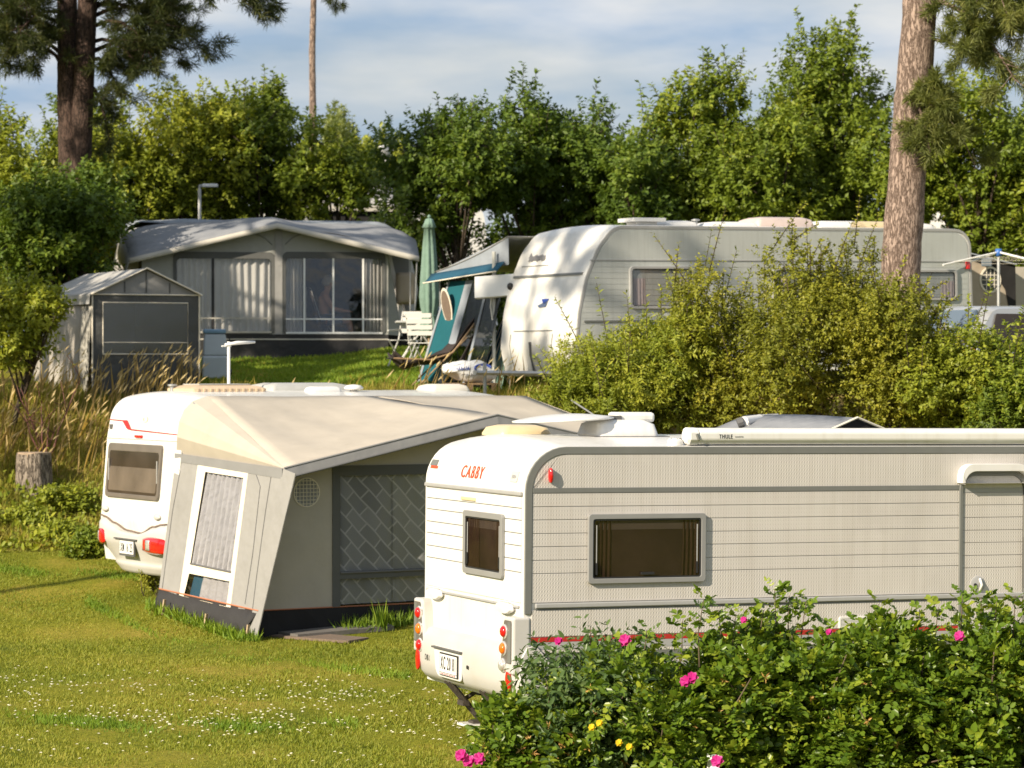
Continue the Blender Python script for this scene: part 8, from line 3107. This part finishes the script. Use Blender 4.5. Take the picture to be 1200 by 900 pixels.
def rose_bush(px, py_top, wpx, d, depth, n, seed, label, leafL=0.055, leafW=0.038, m='leaf_rose', shoots=(), simple=False):
    g = 0.0
    x0 = (px - 600) / F * d
    zt = CAM_H - (py_top - HY) / F * d
    root = empty('rose_bush', (x0, d, gz(x0, d)), 0, label, 'shrub', 'rose hedge')
    rx = wpx / 2 / F * d
    lb = lobes_in(x0, d, zt * 0.5, rx, depth, zt * 0.5, 12, (0.3, 0.5), seed)
    r9 = np.random.default_rng(seed + 50)
    ex = [(x0 + r9.uniform(-0.95, 0.95) * rx, d + r9.uniform(-0.6, 0.6) * depth, zt * r9.uniform(0.60, 0.78), rx * 0.34, depth * 0.5, zt * 0.22) for _ in range(9)]
    ex += [(x0 + r9.uniform(-1, 1) * rx, d + r9.uniform(-0.9, 0.2) * depth, zt * r9.uniform(0.15, 0.5), rx * 0.34, depth * 0.45, zt * 0.24) for _ in range(6)]
    lb = np.concatenate([lb, np.array(ex)])
    P, v, idx = sample_lobes(lb, n, 0.45)
    ok = (P[:, 2] > 0.05)
    P, v = P[ok], v[ok]
    top = zt * (0.95 + 0.06 * np.sin(P[:, 0] * 6 + seed))
    k = P[:, 2] < top + 0.03
    P, v = P[k], v[k]
    Dv = v * 0.8 + UP * 0.25 + rng.normal(0, 0.45, P.shape)
    parts = []
    inv = Matrix.Translation(root.location).inverted()
    stem = MB()
    if simple:
        L_ = twig_leaves(P, Dv, np.full(len(P), 0.30), 9, leafL, leafW, 0.35, tint=None)
    else:
        L_ = compound_leaves(P, Dv, rng.uniform(0.11, 0.17, len(P)), leafL, leafW)
    parts.append(L_)
    for (sx, sy) in shoots:
        o = PX(sx + rng.uniform(-10, 10), max(sy + 75, py_top + 30), d + rng.uniform(-0.2, 0.2))
        t = PX(sx, sy, d - 0.05)
        stem.tube([o, o.lerp(t, 0.5) + Vector((rng.uniform(-.03, .03), 0, 0)), t], [0.007, 0.005, 0.003], 5)
        m_ = 15
        tt = np.linspace(0.15, 1.0, m_)
        O = np.array([tuple(o.lerp(t, q)) for q in tt])
        ang = np.arange(m_) * 2.4
        Dd = np.stack([np.cos(ang), np.sin(ang), np.full(m_, 0.35) + tt * 0.6], -1)
        if simple:
            parts.append(twig_leaves(O, Dd, np.full(m_, 0.14), 4, leafL, leafW, 0.3))
        else:
            parts.append(compound_leaves(O, Dd, rng.uniform(0.08, 0.14, m_), leafL, leafW))
    A = [np.concatenate(c) for c in zip(*parts)]
    leaf_object('foliage', *A, M[m], root, oval=True, inv=inv, fold=0.3)
    for k in range(40):
        q = lb[rng.integers(0, len(lb))]
        e = Vector(q[:3]) + Vector(rng.normal(0, 0.5, 3) * q[3:])
        b0 = Vector((x0 + rng.normal(0, rx * 0.35), d + rng.normal(0, depth * 0.3), -0.02))
        stem.tube([b0, b0.lerp(e, 0.5) + Vector((0, 0, 0.12)), e], [0.011, 0.008, 0.004], 5)
    stem.build('stems', M['twig'], root, smooth=True, world_pts=True)
    # faded blooms and young orange hips
    if not simple:
        nb = 18
        P2, v2, _ = sample_lobes(lb, 400, 0.9)
        f = (P2[:, 1] < d - 0.15) & (P2[:, 2] > 0.35) & (P2[:, 2] < zt * 0.98)
        P2 = P2[f][:nb] + np.array([0, -0.06, 0.02])
        for c in P2:
            O = np.tile(c, (7, 1))
            leaf_object('faded_bloom', O, rng.normal(0, 1, (7, 3)) + np.array([0, -0.4, 0.5]), rng.normal(0, 1, (7, 3)), rng.uniform(0.03, 0.055, 7), 0.014, rng.uniform(0, 1, 7), M['faded'], root, inv=inv)
    return root


DR = 20.9
rb1 = rose_bush(625, 818, 110, 20.6, 0.45, 1300, 1, 'low rose bush with a triple pink bloom beside the caravan steady', shoots=((578, 850), (606, 826), (640, 795)))
rb2 = rose_bush(706, 766, 150, DR, 0.6, 900, 2, 'dark bush of long drooping leaves before the red striped caravan side', 0.085, 0.034, 'leaf_deep', shoots=((692, 734), (718, 742), (745, 745), (668, 757)), simple=True)
rb3 = rose_bush(800, 752, 200, 20.7, 0.7, 3300, 3, 'rose bush with a pink double bloom and yellow evening primroses at its foot', shoots=((735, 755), (758, 738), (800, 728), (825, 702), (842, 715), (862, 722)))
rb4 = rose_bush(925, 742, 220, 20.9, 0.7, 3500, 4, 'rose bush reaching up to the vent grille of the caravan', shoots=((895, 715), (908, 690), (925, 698), (945, 705), (870, 720), (968, 735), (980, 740)))
rb5 = rose_bush(1060, 734, 210, 20.8, 0.7, 3500, 5, 'rose bush below the caravan door handle with a single pink bloom', shoots=((1030, 708), (1055, 722), (1078, 715), (1100, 712), (1128, 698), (1005, 730)))
rb6 = rose_bush(1190, 724, 200, 20.9, 0.7, 3000, 6, 'rose bush beyond the caravan door', shoots=((1150, 700), (1168, 705), (1190, 698), (1215, 700)))


def bloom_at(par, px, py, d, m=M['petal_pink'], r=0.042, name='flower'):
    p = PX(px, py, d)
    return flower(par, tuple(p), m, r, name=name)


for q in ((550, 893), (541, 886), (562, 890)):
    bloom_at(rb1, *q, 20.0, r=0.05)
bloom_at(rb2, 655, 752, 20.5, r=0.034)
bloom_at(rb2, 733, 751, 20.4, r=0.05)
bloom_at(rb3, 804, 799, 19.95, r=0.046)
bloom_at(rb3, 812, 795, 19.95, r=0.046)
bloom_at(rb3, 841, 893, 19.85, r=0.05)
bloom_at(rb4, 872, 727, 20.3, r=0.028)
bloom_at(rb4, 972, 741, 20.2, r=0.026)
bloom_at(rb5, 1125, 746, 20.1, r=0.042)
for q in ((694, 853), (726, 871), (738, 876), (703, 848)):
    bloom_at(rb3, *q, 19.9, m=M['petal_yellow'], r=0.028, name='primrose')


def plot_card():
    p = PX(836, 893, 20.06)
    root = empty('plot_marker', (p.x, p.y, 0), R(-38), 'small white plot card on a stake among the rose leaves', 'sign')
    MB().tube([(0, 0.01, -0.05), (0, 0.01, p.z - 0.03)], 0.010, 6).build('stake', M['post_wood'], root)
    MB().box(-0.05, 0.05, -0.004, 0.004, p.z - 0.05, p.z + 0.05).build('card', M['plate'], root, bevel=0.002)


plot_card()
